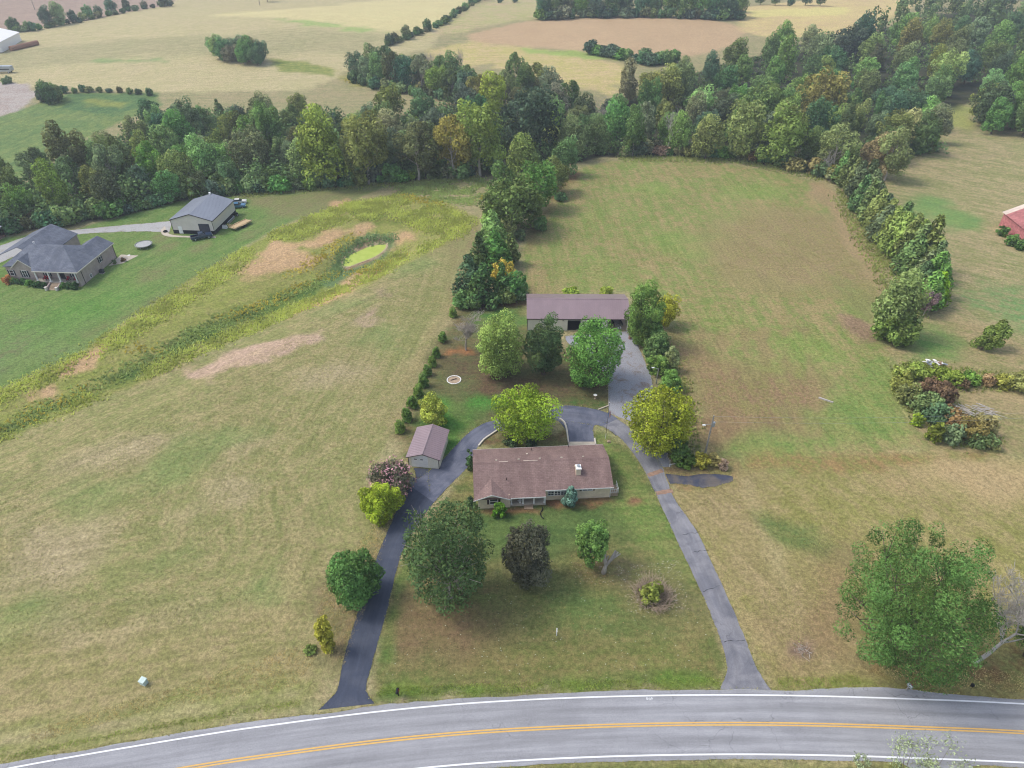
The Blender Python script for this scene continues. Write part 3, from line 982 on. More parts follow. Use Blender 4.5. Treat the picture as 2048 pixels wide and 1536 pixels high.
# transverse cracks across the right drive
cr = MB()
for (a, b) in [((1352, 1026), (1380, 1020)), ((1366, 1070), (1400, 1064)), ((1385, 1105), (1418, 1100)), ((1447, 1283), (1490, 1280)), ((1405, 1185), (1440, 1170))]:
    p, q = P(*a), P(*b)
    prev = None
    for t in np.linspace(0, 1, 8):
        c = p.lerp(q, t) + Vector((random.uniform(-.06, .06), random.uniform(-.12, .12), 0))
        if prev is not None:
            w = random.uniform(0.015, 0.05)
            cr.add([(prev.x, prev.y - w, 0.036), (c.x, c.y - w, 0.036), (c.x, c.y + w, 0.036), (prev.x, prev.y + w, 0.036)], [(0, 1, 2, 3)])
        prev = c
prop(cr.build('pavement_crack', M['black']), kind='stuff')

t = NT('duckweed_water')
n = t.noise(0.6, 5, t.coord('Object'), 0.6)
M['pond'] = t.out(t.mix(t.ramp(n, 0.3, 0.7), alb(168, 188, 74), alb(186, 200, 96)), 0.35, n, 0.1, 0.02, spec=0.4)
pp = np.array([tuple(P(*p))[:2] for p in POND])
pz = PONDZ + 0.06
c0 = pp.mean(0)
me = bpy.data.meshes.new('pond')
sm = smooth_line(np.vstack([pp, pp[:1]]), 0.6)[:-1]
sm = c0 + (sm - c0) * 1.0
me.from_pydata([(c0[0], c0[1], pz)] + [(a, b, pz) for a, b in sm], [], [(0, 1 + i, 1 + (i + 1) % len(sm)) for i in range(len(sm))])
pond = link('pond', me, M['pond'])
prop(pond, kind='structure')
# level mud shore round the water
me = bpy.data.meshes.new('pond_shore')
k = len(sm)
o2 = c0 + (sm - c0) * 1.10
me.from_pydata([(a, b, pz - 0.012) for a, b in sm * 0.985 + c0 * 0.015] + [(a, b, H(a, b) + 0.05) for a, b in o2], [], [(i, (i + 1) % k, k + (i + 1) % k, k + i) for i in range(k)])
prop(link('pond_shore', me, M['mud']), kind='structure')
# ------------------------------------------------------------------ plants
def leaves_mesh(name, c, nrm, size, tint, warm, rng, aspect=0.6):
    n = len(c)
    nrm = nrm / (np.linalg.norm(nrm, axis=1)[:, None] + 1e-9)
    r = rng.normal(size=(n, 3))
    t1 = np.cross(nrm, r)
    t1 /= np.linalg.norm(t1, axis=1)[:, None] + 1e-9
    t2 = np.cross(nrm, t1)
    s = size[:, None]
    v = np.stack([c + t1 * s, c + t2 * s * aspect + nrm * s * 0.12, c - t1 * s, c - t2 * s * aspect + nrm * s * 0.12], 1).reshape(-1, 3)
    me = bpy.data.meshes.new(name)
    me.vertices.add(4 * n)
    me.vertices.foreach_set('co', v.astype(np.float32).ravel())
    me.loops.add(4 * n)
    me.loops.foreach_set('vertex_index', np.arange(4 * n, dtype=np.int32))
    me.polygons.add(n)
    me.polygons.foreach_set('loop_start', np.arange(0, 4 * n, 4, dtype=np.int32))
    me.update()
    vattr(me, 'tint', 'FLOAT', 'value', np.repeat(tint, 4))
    vattr(me, 'warm', 'FLOAT', 'value', np.repeat(warm, 4))
    return me


def crown_points(rng, a, b, nl, n, style='round', lobe=(0.30, 0.46), warm=0.2):
    """leaf places for a crown of half-width a and half-height b round the origin"""
    if style in ('dome', 'bowl', 'tall', 'puffs'):
        d = rng.normal(size=(nl * 3, 3))
        d /= np.linalg.norm(d, axis=1)[:, None]
        # spread the lobes evenly over the crown's skin
        pick = [0]
        for j in range(1, nl):
            q = (d @ d[pick].T).max(1)
            pick.append(int(np.argmin(q + rng.uniform(0, 0.10, len(d)))))
        d = d[pick]
        if style == 'bowl':
            d = d[d[:, 2] < 0.80]
        k = rng.uniform(0.62, 0.88, len(d)) * (1 + (0.24 if nl < 66 else 0.14) * np.sin(3 * d[:, 0] + rng.uniform(0, 6)) * np.cos(2.6 * d[:, 1] + rng.uniform(0, 6)))
        if style == 'puffs':
            k = rng.uniform(0.5, 1.0, len(d))
        core = rng.normal(size=(max(4, nl // 6), 3)) * 0.22
        lc = np.vstack([d * k[:, None], core]) * np.array([a, a, b])
        if style == 'tall':
            f = (lc[:, 2] / b + 1) / 2
            lc[:, :2] *= (1.12 - 0.42 * f)[:, None]
        lr = np.concatenate([rng.uniform(*lobe, len(d)) * rng.choice([0.75, 1.0, 1.3], len(d)), rng.uniform(0.35, 0.5, len(core))])
        ls = np.stack([lr * a, lr * a, lr * min(a, b) * 0.95], 1)
        nl = len(lc)
    elif style == 'cone':
        h = rng.random(nl) ** 1.25
        rr = a * (1 - h) ** 0.75 * np.sqrt(rng.uniform(0.25, 1, nl)) * 0.8
        th = rng.uniform(0, 2 * PI, nl)
        lc = np.stack([rr * np.cos(th), rr * np.sin(th), -b * 0.86 + 1.72 * b * h], 1)
        lr = a * rng.uniform(*lobe, nl) * (1.15 - 0.75 * h)
        ls = np.stack([lr, lr, lr * 1.15], 1)
    else:
        d = rng.normal(size=(nl, 3))
        d /= np.linalg.norm(d, axis=1)[:, None]
        if style in ('round', 'vase'):
            d[:, 2] = np.where(d[:, 2] < -0.8, d[:, 2] * 0.6, d[:, 2])
        k = rng.uniform(0.2, 0.82, nl) ** 0.65
        if style == 'open':
            k = rng.uniform(0.45, 0.85, nl)
        lc = d * k[:, None] * np.array([a, a, b])
        if style == 'vase':
            f = (lc[:, 2] / b + 1) / 2
            lc[:, :2] *= (0.45 + 0.7 * f)[:, None]
        if style == 'ovoid':
            f = (lc[:, 2] / b + 1) / 2
            lc[:, :2] *= (1.1 - 0.35 * f)[:, None]
        lr = rng.uniform(*lobe, nl)
        ls = np.stack([lr * a, lr * a, lr * min(a, b) * 0.95], 1)
    # fit the lobes to the wanted size
    ex = np.percentile(np.hypot(lc[:, 0], lc[:, 1]) + ls[:, 0], 88)
    zt, zb = np.percentile(lc[:, 2] + ls[:, 2], 95), np.percentile(lc[:, 2] - ls[:, 2], 5)
    kx, kz = a / ex, 2 * b / (zt - zb)
    lc = np.stack([lc[:, 0] * kx, lc[:, 1] * kx, (lc[:, 2] - (zt + zb) / 2) * kz], 1)
    ls = ls * np.array([kx, kx, kz])
    w = (ls[:, 0] * ls[:, 2]) * rng.uniform(0.35, 1.3, len(ls))
    li = rng.choice(nl, n, p=w / w.sum())
    u = rng.normal(size=(n, 3))
    u /= np.linalg.norm(u, axis=1)[:, None]
    rad = rng.uniform(0.62, 1.06, n)
    p = lc[li] + u * ls[li] * rad[:, None]
    inside = np.zeros(n, int)
    for j in range(nl):
        inside += (((p - lc[j]) / (ls[j] * 0.72)) ** 2).sum(1) < 1
    keep = (inside - 0 < 1) | (rng.random(n) < 0.22)
    p, u, li = p[keep], u[keep], li[keep]
    m = len(p)
    nrm = u + rng.normal(size=(m, 3)) * 0.55 + np.array([0, 0, 0.35])
    lt = rng.uniform(0.22, 0.78, nl)
    lw = np.clip(rng.normal(warm, 0.16, nl), 0, 1)
    tint = np.clip(lt[li] + rng.normal(0, 0.16, m), 0, 1)
    wm = np.clip(lw[li] + rng.normal(0, 0.12, m), 0, 1)
    return p, nrm, tint, wm, lc, ls


def crown_mesh(name, seed, a, b, leaf, dens=1.9, nl=None, style='round', aspect=0.6, lobe=(0.30, 0.46), warm=0.2, nmax=24000):
    rng = np.random.default_rng(seed)
    nl = nl or int(np.clip(26 + a * 6, 26, 70))
    area = 4 * PI * ((a ** 2 * 2 * (a * b)) ** (1 / 2.0) if False else (a * a + 2 * a * b) / 3)
    n = int(min(nmax, dens * 2.2 * area / (leaf * leaf * 2 * aspect)))
    p, nrm, tint, wm, lc, ls = crown_points(rng, a, b, nl, n, style, lobe, warm)
    size = leaf * rng.uniform(0.6, 1.3, len(p))
    return leaves_mesh(name, p, nrm, size, tint, wm, rng, aspect), lc


def limbs_mesh(name, seed, h, clear, a, b, r0, lc=None, nlimb=7, pale=False, twigs=0):
    """tapered trunk with limbs reaching into the crown"""
    rng = random.Random(seed)
    m = MB()
    zc = clear + b
    top = clear + b * 1.25
    pts, rads = [(0, 0, -0.15), (0, 0, 0.25)], [r0 * 1.35, r0 * 1.05]
    x = y = 0
    for k in range(1, 6):
        x += rng.uniform(-1, 1) * 0.05 * h * 0.3
        y += rng.uniform(-1, 1) * 0.05 * h * 0.3
        pts.append((x, y, 0.25 + (top - 0.25) * k / 5))
        rads.append(r0 * (1 - 0.85 * k / 5))
    m.tube(pts, rads, 7)
    order = list(range(len(lc))) if lc is not None else []
    rng.shuffle(order)
    for k in range(nlimb):
        t = rng.uniform(0.3, 0.8)
        i = min(int(t * 5) + 1, len(pts) - 2)
        s = Vector(pts[i])
        if order:
            e = Vector(lc[order[k % len(order)]]) + Vector((0, 0, zc))
        else:
            th = rng.uniform(0, 2 * PI)
            e = Vector((a * 0.7 * math.cos(th), a * 0.7 * math.sin(th), zc + rng.uniform(-.3, .6) * b))
        mid = s.lerp(e, 0.5) + Vector((rng.uniform(-.1, .1) * a, rng.uniform(-.1, .1) * a, -0.06 * a))
        rr = rads[i] * 0.55
        m.tube([s, mid, e], [rr, rr * 0.6, rr * 0.2], 5)
        for q in range(2):
            e2 = e + Vector((rng.uniform(-1, 1), rng.uniform(-1, 1), rng.uniform(-.2, .9))) * a * 0.35
            m.tube([mid.lerp(e, 0.5), e2], [rr * 0.4, rr * 0.1], 4)
    return m.mesh(name, True)


def branch_mesh(name, seed, h, spread, r0, levels=4, kids=(3, 5), up=0.55, first=0.25, base_r=None):
    """bare branching tree"""
    rng = random.Random(seed)
    m = MB()

    def grow(p, d, ln, r, lv):
        n = 3
        pts, rads = [p], [r]
        q = Vector(p)
        for k in range(n):
            d = (d + Vector((rng.uniform(-1, 1), rng.uniform(-1, 1), rng.uniform(-.6, .9))) * 0.16).normalized()
            q = q + d * ln / n
            pts.append(Vector(q))
            rads.append(max(r * (1 - 0.55 * (k + 1) / n), 0.022))
        m.tube(pts, rads, 5 if lv < 2 else 3, cap=False)
        if lv >= levels:
            return
        for k in range(rng.randint(*kids)):
            i = rng.randint(1, n) if lv else rng.randint(2, n)
            th = rng.uniform(0, 2 * PI)
            side = Vector((math.cos(th), math.sin(th), up * rng.uniform(0.2, 1.4))).normalized()
            nd = (d * rng.uniform(0.35, 0.9) + side * spread).normalized()
            grow(pts[i], nd, ln * rng.uniform(0.5, 0.8), rads[i] * rng.uniform(0.55, 0.8), lv + 1)
    grow(Vector((0, 0, -0.1)), Vector((0, 0, 1)), h * first * 1.6, r0, 0)
    return m.mesh(name, True)


def lcol(rgb, k=1.7):
    return (*[min(0.75, c * k) for c in lin(rgb, ALB)], 1.0)


def from_box(bx, clear, minb=0.45, sq=1.0):
    """crown half-width, half-height and foot point from the place the crown takes in the picture"""
    x0, x1, y0, y1 = bx
    cx, cy = (x0 + x1) / 2, (y0 + y1) / 2
    z = clear + 3
    for _ in range(12):
        c = PZ(cx, cy, z)
        hz = H(c.x, c.y)
        _, _, d = proj(c)
        ppm = FPX / d
        ang = math.atan2(CAM_H - z, math.hypot(c.x, c.y))
        a = (x1 - x0) / 2 / ppm
        hp = (y1 - y0) / 2 / ppm
        b = math.sqrt(max(hp * hp - (a * math.sin(ang) * sq) ** 2, 0.0)) / math.cos(ang)
        b = max(b, minb * a)
        z = hz + clear + b
    return a, b, Vector((c.x, c.y, H(c.x, c.y)))


def tree(name, label, cat, bx, clear, rgb, style='round', leaf=0.3, dens=1.9, seed=1, group=None, mat='leaf', bark='bark', r0=None, aspect=0.6, warm=0.2, k=1.75, nl=None, lobe=(0.30, 0.46), minb=0.45, nlimb=9, trunk=True, nmax=24000):
    a, b, foot = from_box(bx, clear, minb)
    root = empty(name, foot, random.uniform(0, 6.28), label, cat, group)
    root.rotation_euler = (0, 0, 0)
    me, lc = crown_mesh('crown', seed, a * 0.97, b * 0.97, leaf, dens, nl, style, aspect, lobe, warm, nmax)
    cr = link('crown', me, M[mat], root)
    cr.location = (0, 0, clear + b)
    cr.color = lcol(rgb, k)
    if trunk:
        tm = limbs_mesh('trunk', seed, clear + 2 * b, clear, a, b, r0 or (0.05 + 0.032 * (clear + 2 * b)), lc, nlimb)
        link('trunk', tm, M[bark], root)
    return root


def shrub(name, label, bx, rgb, style='round', leaf=0.22, seed=1, group=None, warm=0.2, dens=2.0, mat='leaf', k=1.7, cat='shrub', minb=0.5, nl=None, lobe=(0.2, 0.32)):
    """a bush: leaves down to the ground on a few stems"""
    x0, x1, y0, y1 = bx
    a, b, foot = from_box(bx, 0.0, minb)
    root = empty(name, foot, 0, label, cat, group)
    me, lc = crown_mesh('foliage', seed, a * 0.97, b, leaf, dens, nl or int(np.clip(16 + a * 6, 16, 44)), 'dome' if style in ('round', 'ovoid') else style, 0.6, lobe, warm)
    f = link('foliage', me, M[mat], root)
    f.location = (0, 0, b * 0.95)
    f.color = lcol(rgb, k)
    m = MB()
    rg = random.Random(seed)
    for q in range(4):
        th = rg.uniform(0, 6.28)
        m.tube([(0.06 * math.cos(th), 0.06 * math.sin(th), -0.1), (a * 0.3 * math.cos(th), a * 0.3 * math.sin(th), b * 0.9)], [0.05, 0.02], 5)
    m.build('stem', M['bark'], root)
    return root


# ---- trees in the yard
tree('broadleaf_tree', 'large dark green tree with bare grey boughs showing in its middle, by the dark driveway', 'tree', (800, 987, 1008, 1218), 0.8, (72, 94, 58), 'bowl', 0.19, 1.7, 11, bark='bark_pale', r0=0.34, warm=0.08, nl=84, lobe=(0.15, 0.24), nlimb=34)
tree('broadleaf_tree', 'rounded dark purple-green tree in the middle of the front lawn', 'tree', (1003, 1104, 1050, 1172), 0.3, (78, 80, 66), 'dome', 0.16, 2.1, 12, warm=0.12, nl=90, lobe=(0.15, 0.22))
tree('broadleaf_tree', 'bright green crown sprouting from a cut-back stub trunk on the front lawn', 'tree', (1148, 1222, 1040, 1126), 1.8, (96, 126, 66), 'dome', 0.17, 1.9, 13, warm=0.12, nl=50, lobe=(0.18, 0.28))
tree('broadleaf_tree', 'mid green oval tree standing alone on the field side of the dark driveway', 'tree', (648, 762, 1094, 1210), 0.5, (86, 122, 66), 'tall', 0.17, 2.0, 14, warm=0.16, nl=64, lobe=(0.16, 0.27))
tree('broadleaf_tree', 'bright yellow-green tree below the pink-flowered tree by the driveway bend', 'tree', (717, 804, 962, 1046), 0.4, (138, 156, 50), 'dome', 0.17, 2.0, 15, warm=0.3, nl=54, lobe=(0.18, 0.28))
tree('crape_myrtle_tree', 'dark tree speckled with pink blossom beside the detached garage', 'tree', (738, 832, 918, 996), 0.4, (92, 94, 76), 'dome', 0.16, 1.9, 16, warm=0.05, nl=60, lobe=(0.17, 0.26))
tree('broadleaf_tree', 'yellow-green rounded tree directly behind the brown-roofed ranch house', 'tree', (983, 1118, 768, 884), 0.8, (122, 146, 48), 'dome', 0.19, 2.0, 17, warm=0.28, nl=80, lobe=(0.15, 0.24))
tree('broadleaf_tree', 'pale green spreading tree at the west end of the long barn', 'tree', (948, 1056, 628, 752), 0.8, (130, 150, 80), 'dome', 0.2, 2.2, 18, warm=0.16, nl=70, lobe=(0.16, 0.26))
tree('broadleaf_tree', 'dark green tree between two paler trees in front of the long barn', 'tree', (1044, 1132, 640, 748), 0.8, (76, 98, 62), 'dome', 0.19, 1.9, 19, warm=0.1, nl=56, lobe=(0.18, 0.28))
tree('broadleaf_tree', 'large full green tree in front of the long barn beside the gravel drive', 'tree', (1130, 1252, 635, 772), 0.8, (92, 132, 64), 'dome', 0.21, 2.3, 20, warm=0.2, nl=90, lobe=(0.15, 0.23))
tree('broadleaf_tree', 'small two-toned yellow-green tree behind the detached garage', 'tree', (836, 898, 788, 852), 0.4, (156, 166, 76), 'tall', 0.16, 1.5, 21, warm=0.3, nl=36, lobe=(0.2, 0.3))
tree('broadleaf_tree', 'golden yellow tree overhanging the drive beside the utility pole', 'tree', (1247, 1388, 772, 908), 1.2, (134, 144, 48), 'dome', 0.20, 2.0, 22, warm=0.28, nl=80, lobe=(0.15, 0.24))
tree('broadleaf_tree', 'tall vine-covered green tree at the east end of the long barn', 'tree', (1250, 1330, 574, 690), 0.3, (96, 124, 62), 'dome', 0.20, 2.0, 23, warm=0.25, nl=70, lobe=(0.17, 0.27))
tree('broadleaf_tree', 'small yellow tree peeping out behind the vine-covered tree by the barn', 'tree', (1306, 1361, 592, 648), 1.0, (150, 152, 56), 'dome', 0.19, 1.9, 24, warm=0.4, nl=44, lobe=(0.2, 0.3))
shrub('shrub', 'small yellow shrub in the dry grass beside the lower dark driveway', (632, 668, 1240, 1304), (158, 156, 66), 'ovoid', 0.15, 25, warm=0.4, nl=44, lobe=(0.24, 0.36), minb=1.0)
shrub('shrub', 'tiny green bush at the foot of the yellow shrub by the driveway', (606, 634, 1288, 1310), (110, 128, 70), 'round', 0.15, 26)
# cut stub of the half-dead tree
p = P(1207, 1145)
root = empty('dead_stub', p, 0, 'bleached cut-off trunk stubs beside the bright green sprouting crown', 'dead tree')
m = MB()
m.tube([(0, 0, -0.1), (0.1, 0, 0.9), (0.25, 0.1, 1.6)], [0.4, 0.28, 0.24], 9)
for (x, y, z, r) in [(1.9, 1.0, 3.2, 0.13), (1.5, 0.8, 3.7, 0.15), (0.0, 0.5, 3.9, 0.16), (2.3, 1.2, 2.6, 0.09), (0.5, 0.6, 2.9, 0.1)]:
    m.tube([(0.2, 0.1, 1.3), (x * 0.55, y * 0.5, 2.3), (x, y, z)], [r * 1.5, r * 1.2, r], 7)
m.build('trunk', M['bark_pale'], root, True)

M['twig'] = mat_bark('pale_tan_twigs', (194, 174, 156))
# round bush inside a ring of bare twigs
a, b, foot = from_box((1266, 1356, 1124, 1212), 0, 0.2)
root = empty('twiggy_bush', foot, 0, 'ring of bare grey twigs round a green bush on the front lawn', 'shrub')
m = MB()
rg = random.Random(4)
for q in range(430):
    th = rg.uniform(0, 6.28)
    r0_ = a * 0.8 * math.sqrt(rg.random())
    s = Vector((r0_ * math.cos(th), r0_ * math.sin(th), 0))
    t2 = th + rg.uniform(-1.4, 1.4)
    ln2 = rg.uniform(0.5, 1.4)
    e = s + Vector((ln2 * math.cos(t2), ln2 * math.sin(t2), rg.uniform(0.3, 1.5)))
    mid = s.lerp(e, 0.6) + Vector((0, 0, 0.3))
    m.tube([s, mid, e], [0.028, 0.02, 0.01], 3, cap=False)
    e2 = e + Vector((rg.uniform(-.5, .5), rg.uniform(-.5, .5), rg.uniform(-.2, .4)))
    m.tube([mid.lerp(e, 0.5), e2], [0.016, 0.008], 3, cap=False)
m.build('twigs', M['twig'], root, True, fix=False)
me, _ = crown_mesh('foliage', 31, a * 0.55, a * 0.52, 0.2, 1.4, 30, 'dome', lobe=(0.2, 0.32), warm=0.25)
f = link('foliage', me, M['leaf'], root)
f.location = (-0.4, -0.4, a * 0.46)
f.color = lcol((118, 128, 62))

# bare tree by the back lawn
p = P(932, 700)
root = empty('bare_tree', p, 0, 'leafless grey tree at the head of the row of clipped evergreens', 'tree')
link('trunk', branch_mesh('trunk', 9, 12.5, 1.3, 0.24, 5, (4, 5), 0.55, 0.2), M['bark_pale'], root)

# clipped evergreens in a row
EV = [(800, 855, 20), (813, 832, 21), (824, 806, 21), (836, 784, 20), (847, 764, 20), (855, 742, 18), (864, 724, 17), (872, 706, 16), (885, 676, 17), (906, 626, 15)]
ORD = 'first second third fourth fifth sixth seventh eighth ninth tenth eleventh twelfth thirteenth fourteenth fifteenth sixteenth seventeenth eighteenth nineteenth twentieth'.split()
ORD += ['twenty-' + w for w in ORD[:9]] + ['thirtieth'] + ['thirty-' + w for w in ORD[:9]] + ['fortieth'] + ['forty-' + w for w in ORD[:9]]
em, _ = crown_mesh('foliage', 41, 1.0, 1.3, 0.11, 1.9, 44, 'tall', 0.5, (0.24, 0.34), 0.1)
for i, (x, y, w) in enumerate(EV):
    d = PZ(x, y, 1.0)
    _, _, dd = proj(d)
    sc = 1.12 * (w / 2) / (FPX / dd)
    root = empty('clipped_evergreen', (d.x, d.y, H(d.x, d.y)), i * 1.3, f'{ORD[i]} small dark clipped evergreen counted from the detached garage', 'shrub', 'clipped evergreens along the field edge')
    f = link('foliage', em, M['needle'], root)
    f.location = (0, 0, 1.2 * sc)
    f.scale = (sc, sc, sc * (1.0 + 0.12 * math.sin(i * 2.1)))
    f.color = lcol((84, 112, 54) if i % 3 else (98, 122, 58))
    m = MB()
    m.cyl((0, 0), 0.07, -0.1, 1.2, 6)
    m.build('stem', M['bark'], root)

# shrubs round the house
shrub('shrub', 'dark upright evergreen at the west end of the ranch house', (931, 949, 902, 938), (64, 92, 58), 'ovoid', 0.16, 51, mat='needle')
shrub('shrub', 'dark shrub by the front west corner of the ranch house', (930, 951, 992, 1016), (66, 90, 64), 'round', 0.16, 52)
shrub('shrub', 'bright green rounded bush in front of the gable window', (984, 1014, 1004, 1036), (92, 138, 48), 'round', 0.17, 53)
tree('spruce_tree', 'blue-green spruce in front of the long brick wall of the house', 'tree', (1124, 1160, 968, 1014), 0.05, (92, 122, 108), 'cone', 0.18, 2.1, 54, mat='needle', warm=0.02, minb=1.2, nl=30, lobe=(0.4, 0.6))
shrub('shrub', 'dark shrub behind the ranch house near the curved kerb', (1005, 1035, 873, 892), (70, 90, 62), 'round', 0.17, 55)
shrub('shrub', 'low dark shrub behind the ranch house in the middle', (1048, 1075, 878, 894), (66, 84, 60), 'round', 0.17, 56)
# crape myrtle blossom
for o in list(COL.objects):
    if o.name.startswith('crape_myrtle_tree'):
        cr = [c for c in o.children if c.name.startswith('crown')][0]
        a, b = cr.dimensions.x / 2, cr.dimensions.z / 2
        me, _ = crown_mesh('blossom', 16, a * 1.0, b * 1.03, 0.2, 0.3, 60, 'dome', lobe=(0.17, 0.26), warm=0.0)
        f = link('blossom', me, M['leaf'], o)
        f.location = cr.location
        f.color = lcol((196, 150, 158), 1.2)

# hedge line along the drive up to the golden tree
HED = [((1286, 1342, 664, 722), (92, 118, 70), 'tall green bush below the vine-covered tree'), ((1292, 1345, 706, 752), (104, 132, 66), 'rounded green bush beside the lamp post'),
       ((1315, 1366, 742, 788), (96, 128, 64), 'green bush between the lamp post and the golden tree'), ((1338, 1380, 868, 922), (82, 108, 58), 'dark green bush under the golden tree'),
       ((1340, 1392, 896, 938), (92, 120, 58), 'leafy green bush behind the low white rail'), ((1386, 1420, 904, 938), (150, 146, 62), 'yellowish bush at the foot of the utility pole'),
       ((1412, 1446, 906, 934), (150, 142, 92), 'straw coloured bush right of the utility pole'), ((1436, 1458, 918, 940), (150, 132, 116), 'low greyish bush at the end of the hedge by the asphalt pad'),
       ((1330, 1362, 700, 745), (130, 140, 96), 'pale bush on the field side of the lamp post'), ((1322, 1372, 820, 900), (84, 112, 58), 'dark green bush behind the trunk of the golden tree'),
       ((1278, 1330, 640, 700), (94, 122, 66), 'leafy bush climbing the east end of the barn')]
for i, (bx, c, lb) in enumerate(HED):
    shrub('shrub', lb, bx, c, 'round', 0.24, 60 + i, 'hedge beside the gravel drive', warm=0.25)
# weeds behind the barn
for i, (bx, c, lb) in enumerate([((1122, 1160, 574, 596), (140, 160, 70), 'pale weedy bush behind the barn roof near its middle'), ((1196, 1228, 572, 596), (150, 164, 76), 'yellow-green weedy bush behind the east half of the barn roof')]):
    shrub('shrub', lb, bx, c, 'round', 0.24, 80 + i, warm=0.3)

# big pine by the road, its dead neighbour, and the pines at the frame's edge
def pine(label, foot, h, clear, a, seed, n=30, rgb=(74, 108, 58), leanx=0.0, skip=None, nn=6500):
    rng = np.random.default_rng(seed)
    root = empty('pine_tree', foot, 0, label, 'tree')
    pts, tw, tn, tt, ww = [], [], [], [], []
    m = MB()
    m.tube([(0, 0, -0.2), (0.1, 0, h * 0.4), (leanx, 0.2, h * 0.92)], [0.42, 0.32, 0.08], 9)
    C, Nn, T, Wm = [], [], [], []
    for k in range(n):
        f = (k + rng.random()) / n
        z = clear + (h - clear) * f
        th = k * 2.399 + rng.uniform(-.3, .3)
        ln = a * float(np.interp(f, [0, 0.3, 0.55, 0.8, 1.0], [0.55, 1.0, 0.95, 0.66, 0.2])) * rng.uniform(0.55, 1.1) * (0.92 + 0.16 * math.sin(2 * th))
        s = Vector((leanx * f, 0.1, z - 0.4))
        e = Vector((leanx * f + ln * math.cos(th), ln * math.sin(th), z + rng.uniform(-.6, 1.0)))
        m.tube([s, s.lerp(e, 0.5) + Vector((0, 0, -0.3)), e], [0.12, 0.08, 0.03], 5)
        for t in np.linspace(0.42, 1.0, 5):
            c = np.array(s.lerp(e, t)) + rng.normal(0, 0.35, 3)
            r = rng.uniform(0.8, 1.35) * (0.8 + 0.06 * a)
            q = int(nn / n / 5)
            u = rng.normal(size=(q, 3))
            u /= np.linalg.norm(u, axis=1)[:, None]
            u[:, 2] *= 0.75
            C.append(c + u * r * rng.uniform(0.3, 1.0, (q, 1)))
            Nn.append(np.cross(u, rng.normal(size=(q, 3))) + u * 0.25)
            T.append(np.clip(rng.uniform(0.25, 0.75) + rng.normal(0, .16, q), 0, 1))
            Wm.append(np.clip(rng.normal(0.15, 0.1, q), 0, 1))
    C, Nn, T, Wm = map(np.concatenate, (C, Nn, T, Wm))
    me = leaves_mesh('crown', C, Nn, rng.uniform(0.12, 0.27, len(C)), T, Wm, rng, 0.3)
    f = link('crown', me, M['needle'], root)
    f.color = lcol(rgb)
    m.build('trunk', M['bark'], root, True, fix=False)
    return root


tree('pine_tree', 'big dark green pine with puffy boughs beside the road', 'tree', (1682, 1980, 1054, 1346), 2.4, (74, 104, 54), 'puffs', 0.17, 1.5, 91, mat='needle', aspect=0.34, warm=0.1, nl=105, lobe=(0.10, 0.17), nlimb=26, r0=0.42, nmax=90000)
pd = P(1950, 1325)
root = empty('bare_tree', pd, 0, 'leafless bleached tree leaning away behind the big roadside pine', 'tree')
dm = branch_mesh('trunk', 23, 13.0, 0.9, 0.3, 5, (4, 5), 0.5, 0.3)
tk = link('trunk', dm, M['bark_dead'], root)
tk.rotation_euler = (0, math.radians(30), 0)
pine('pine at the very edge of the picture beside the bleached tree', P(2052, 1312), 9.0, 2.2, 4.5, 93, 22, (92, 120, 64), 0.8, nn=9000)
# saplings across the road
for i, (px, hh, lb) in enumerate([(1800, 5.2, 'thin grey-green sapling on the near verge with two leafy heads'), (1848, 6.4, 'taller grey-green sapling on the near verge beside the side road'), (1716, 1.8, 'low grey-green tuft on the near verge beside the saplings')]):
    base = PZ(px, [1560, 1575, 1540][i], 0)
    root = empty('sapling', base, 0, lb, 'sapling', 'saplings on the near verge')
    m = MB()
    rg = random.Random(120 + i)
    pc = []
    for q in range(7):
        th = q * 0.9 + rg.uniform(-.3, .3)
        e = Vector((hh * 0.34 * math.cos(th), hh * 0.3 * math.sin(th) + 0.2, hh * rg.uniform(0.7, 1.0)))
        m.tube([(0, 0, -0.1), (e.x * 0.25, e.y * 0.25, hh * 0.4), e], [0.045, 0.03, 0.008], 4)
        pc.append(e)
    m.build('stem', M['bark'], root)
    rng = np.random.default_rng(120 + i)
    k = 900 if hh > 3 else 300
    ci = rng.integers(0, len(pc), k)
    C = np.array(pc)[ci] + rng.normal(0, hh * 0.085, (k, 3))
    f = link('foliage', leaves_mesh('foliage', C, rng.normal(size=(k, 3)), rng.uniform(0.08, 0.2, k), rng.random(k), rng.random(k) * .2, rng, 0.35), M['leaf'], root)
    f.color = lcol((140, 152, 116))
# ------------------------------------------------------------------ hedgerows and woods
PROTO = {}


def proto(key, seed, a, b, clear, style, leaf, dens=1.5, nl=None, mat='leaf', bark='bark', aspect=0.62, lobe=(0.28, 0.42), warm=0.1, nlimb=8, nmax=8000):
    me, lc = crown_mesh('crown', seed, a, b, leaf, dens, nl, style, aspect, lobe, warm, nmax)
    me.materials.append(M[mat])
    tm = limbs_mesh('trunk', seed, clear + 2 * b, clear, a, b, 0.08 + 0.017 * (clear + 2 * b), lc, nlimb)
    tm.materials.append(M[bark])
    PROTO[key] = (me, tm, a, b, clear)


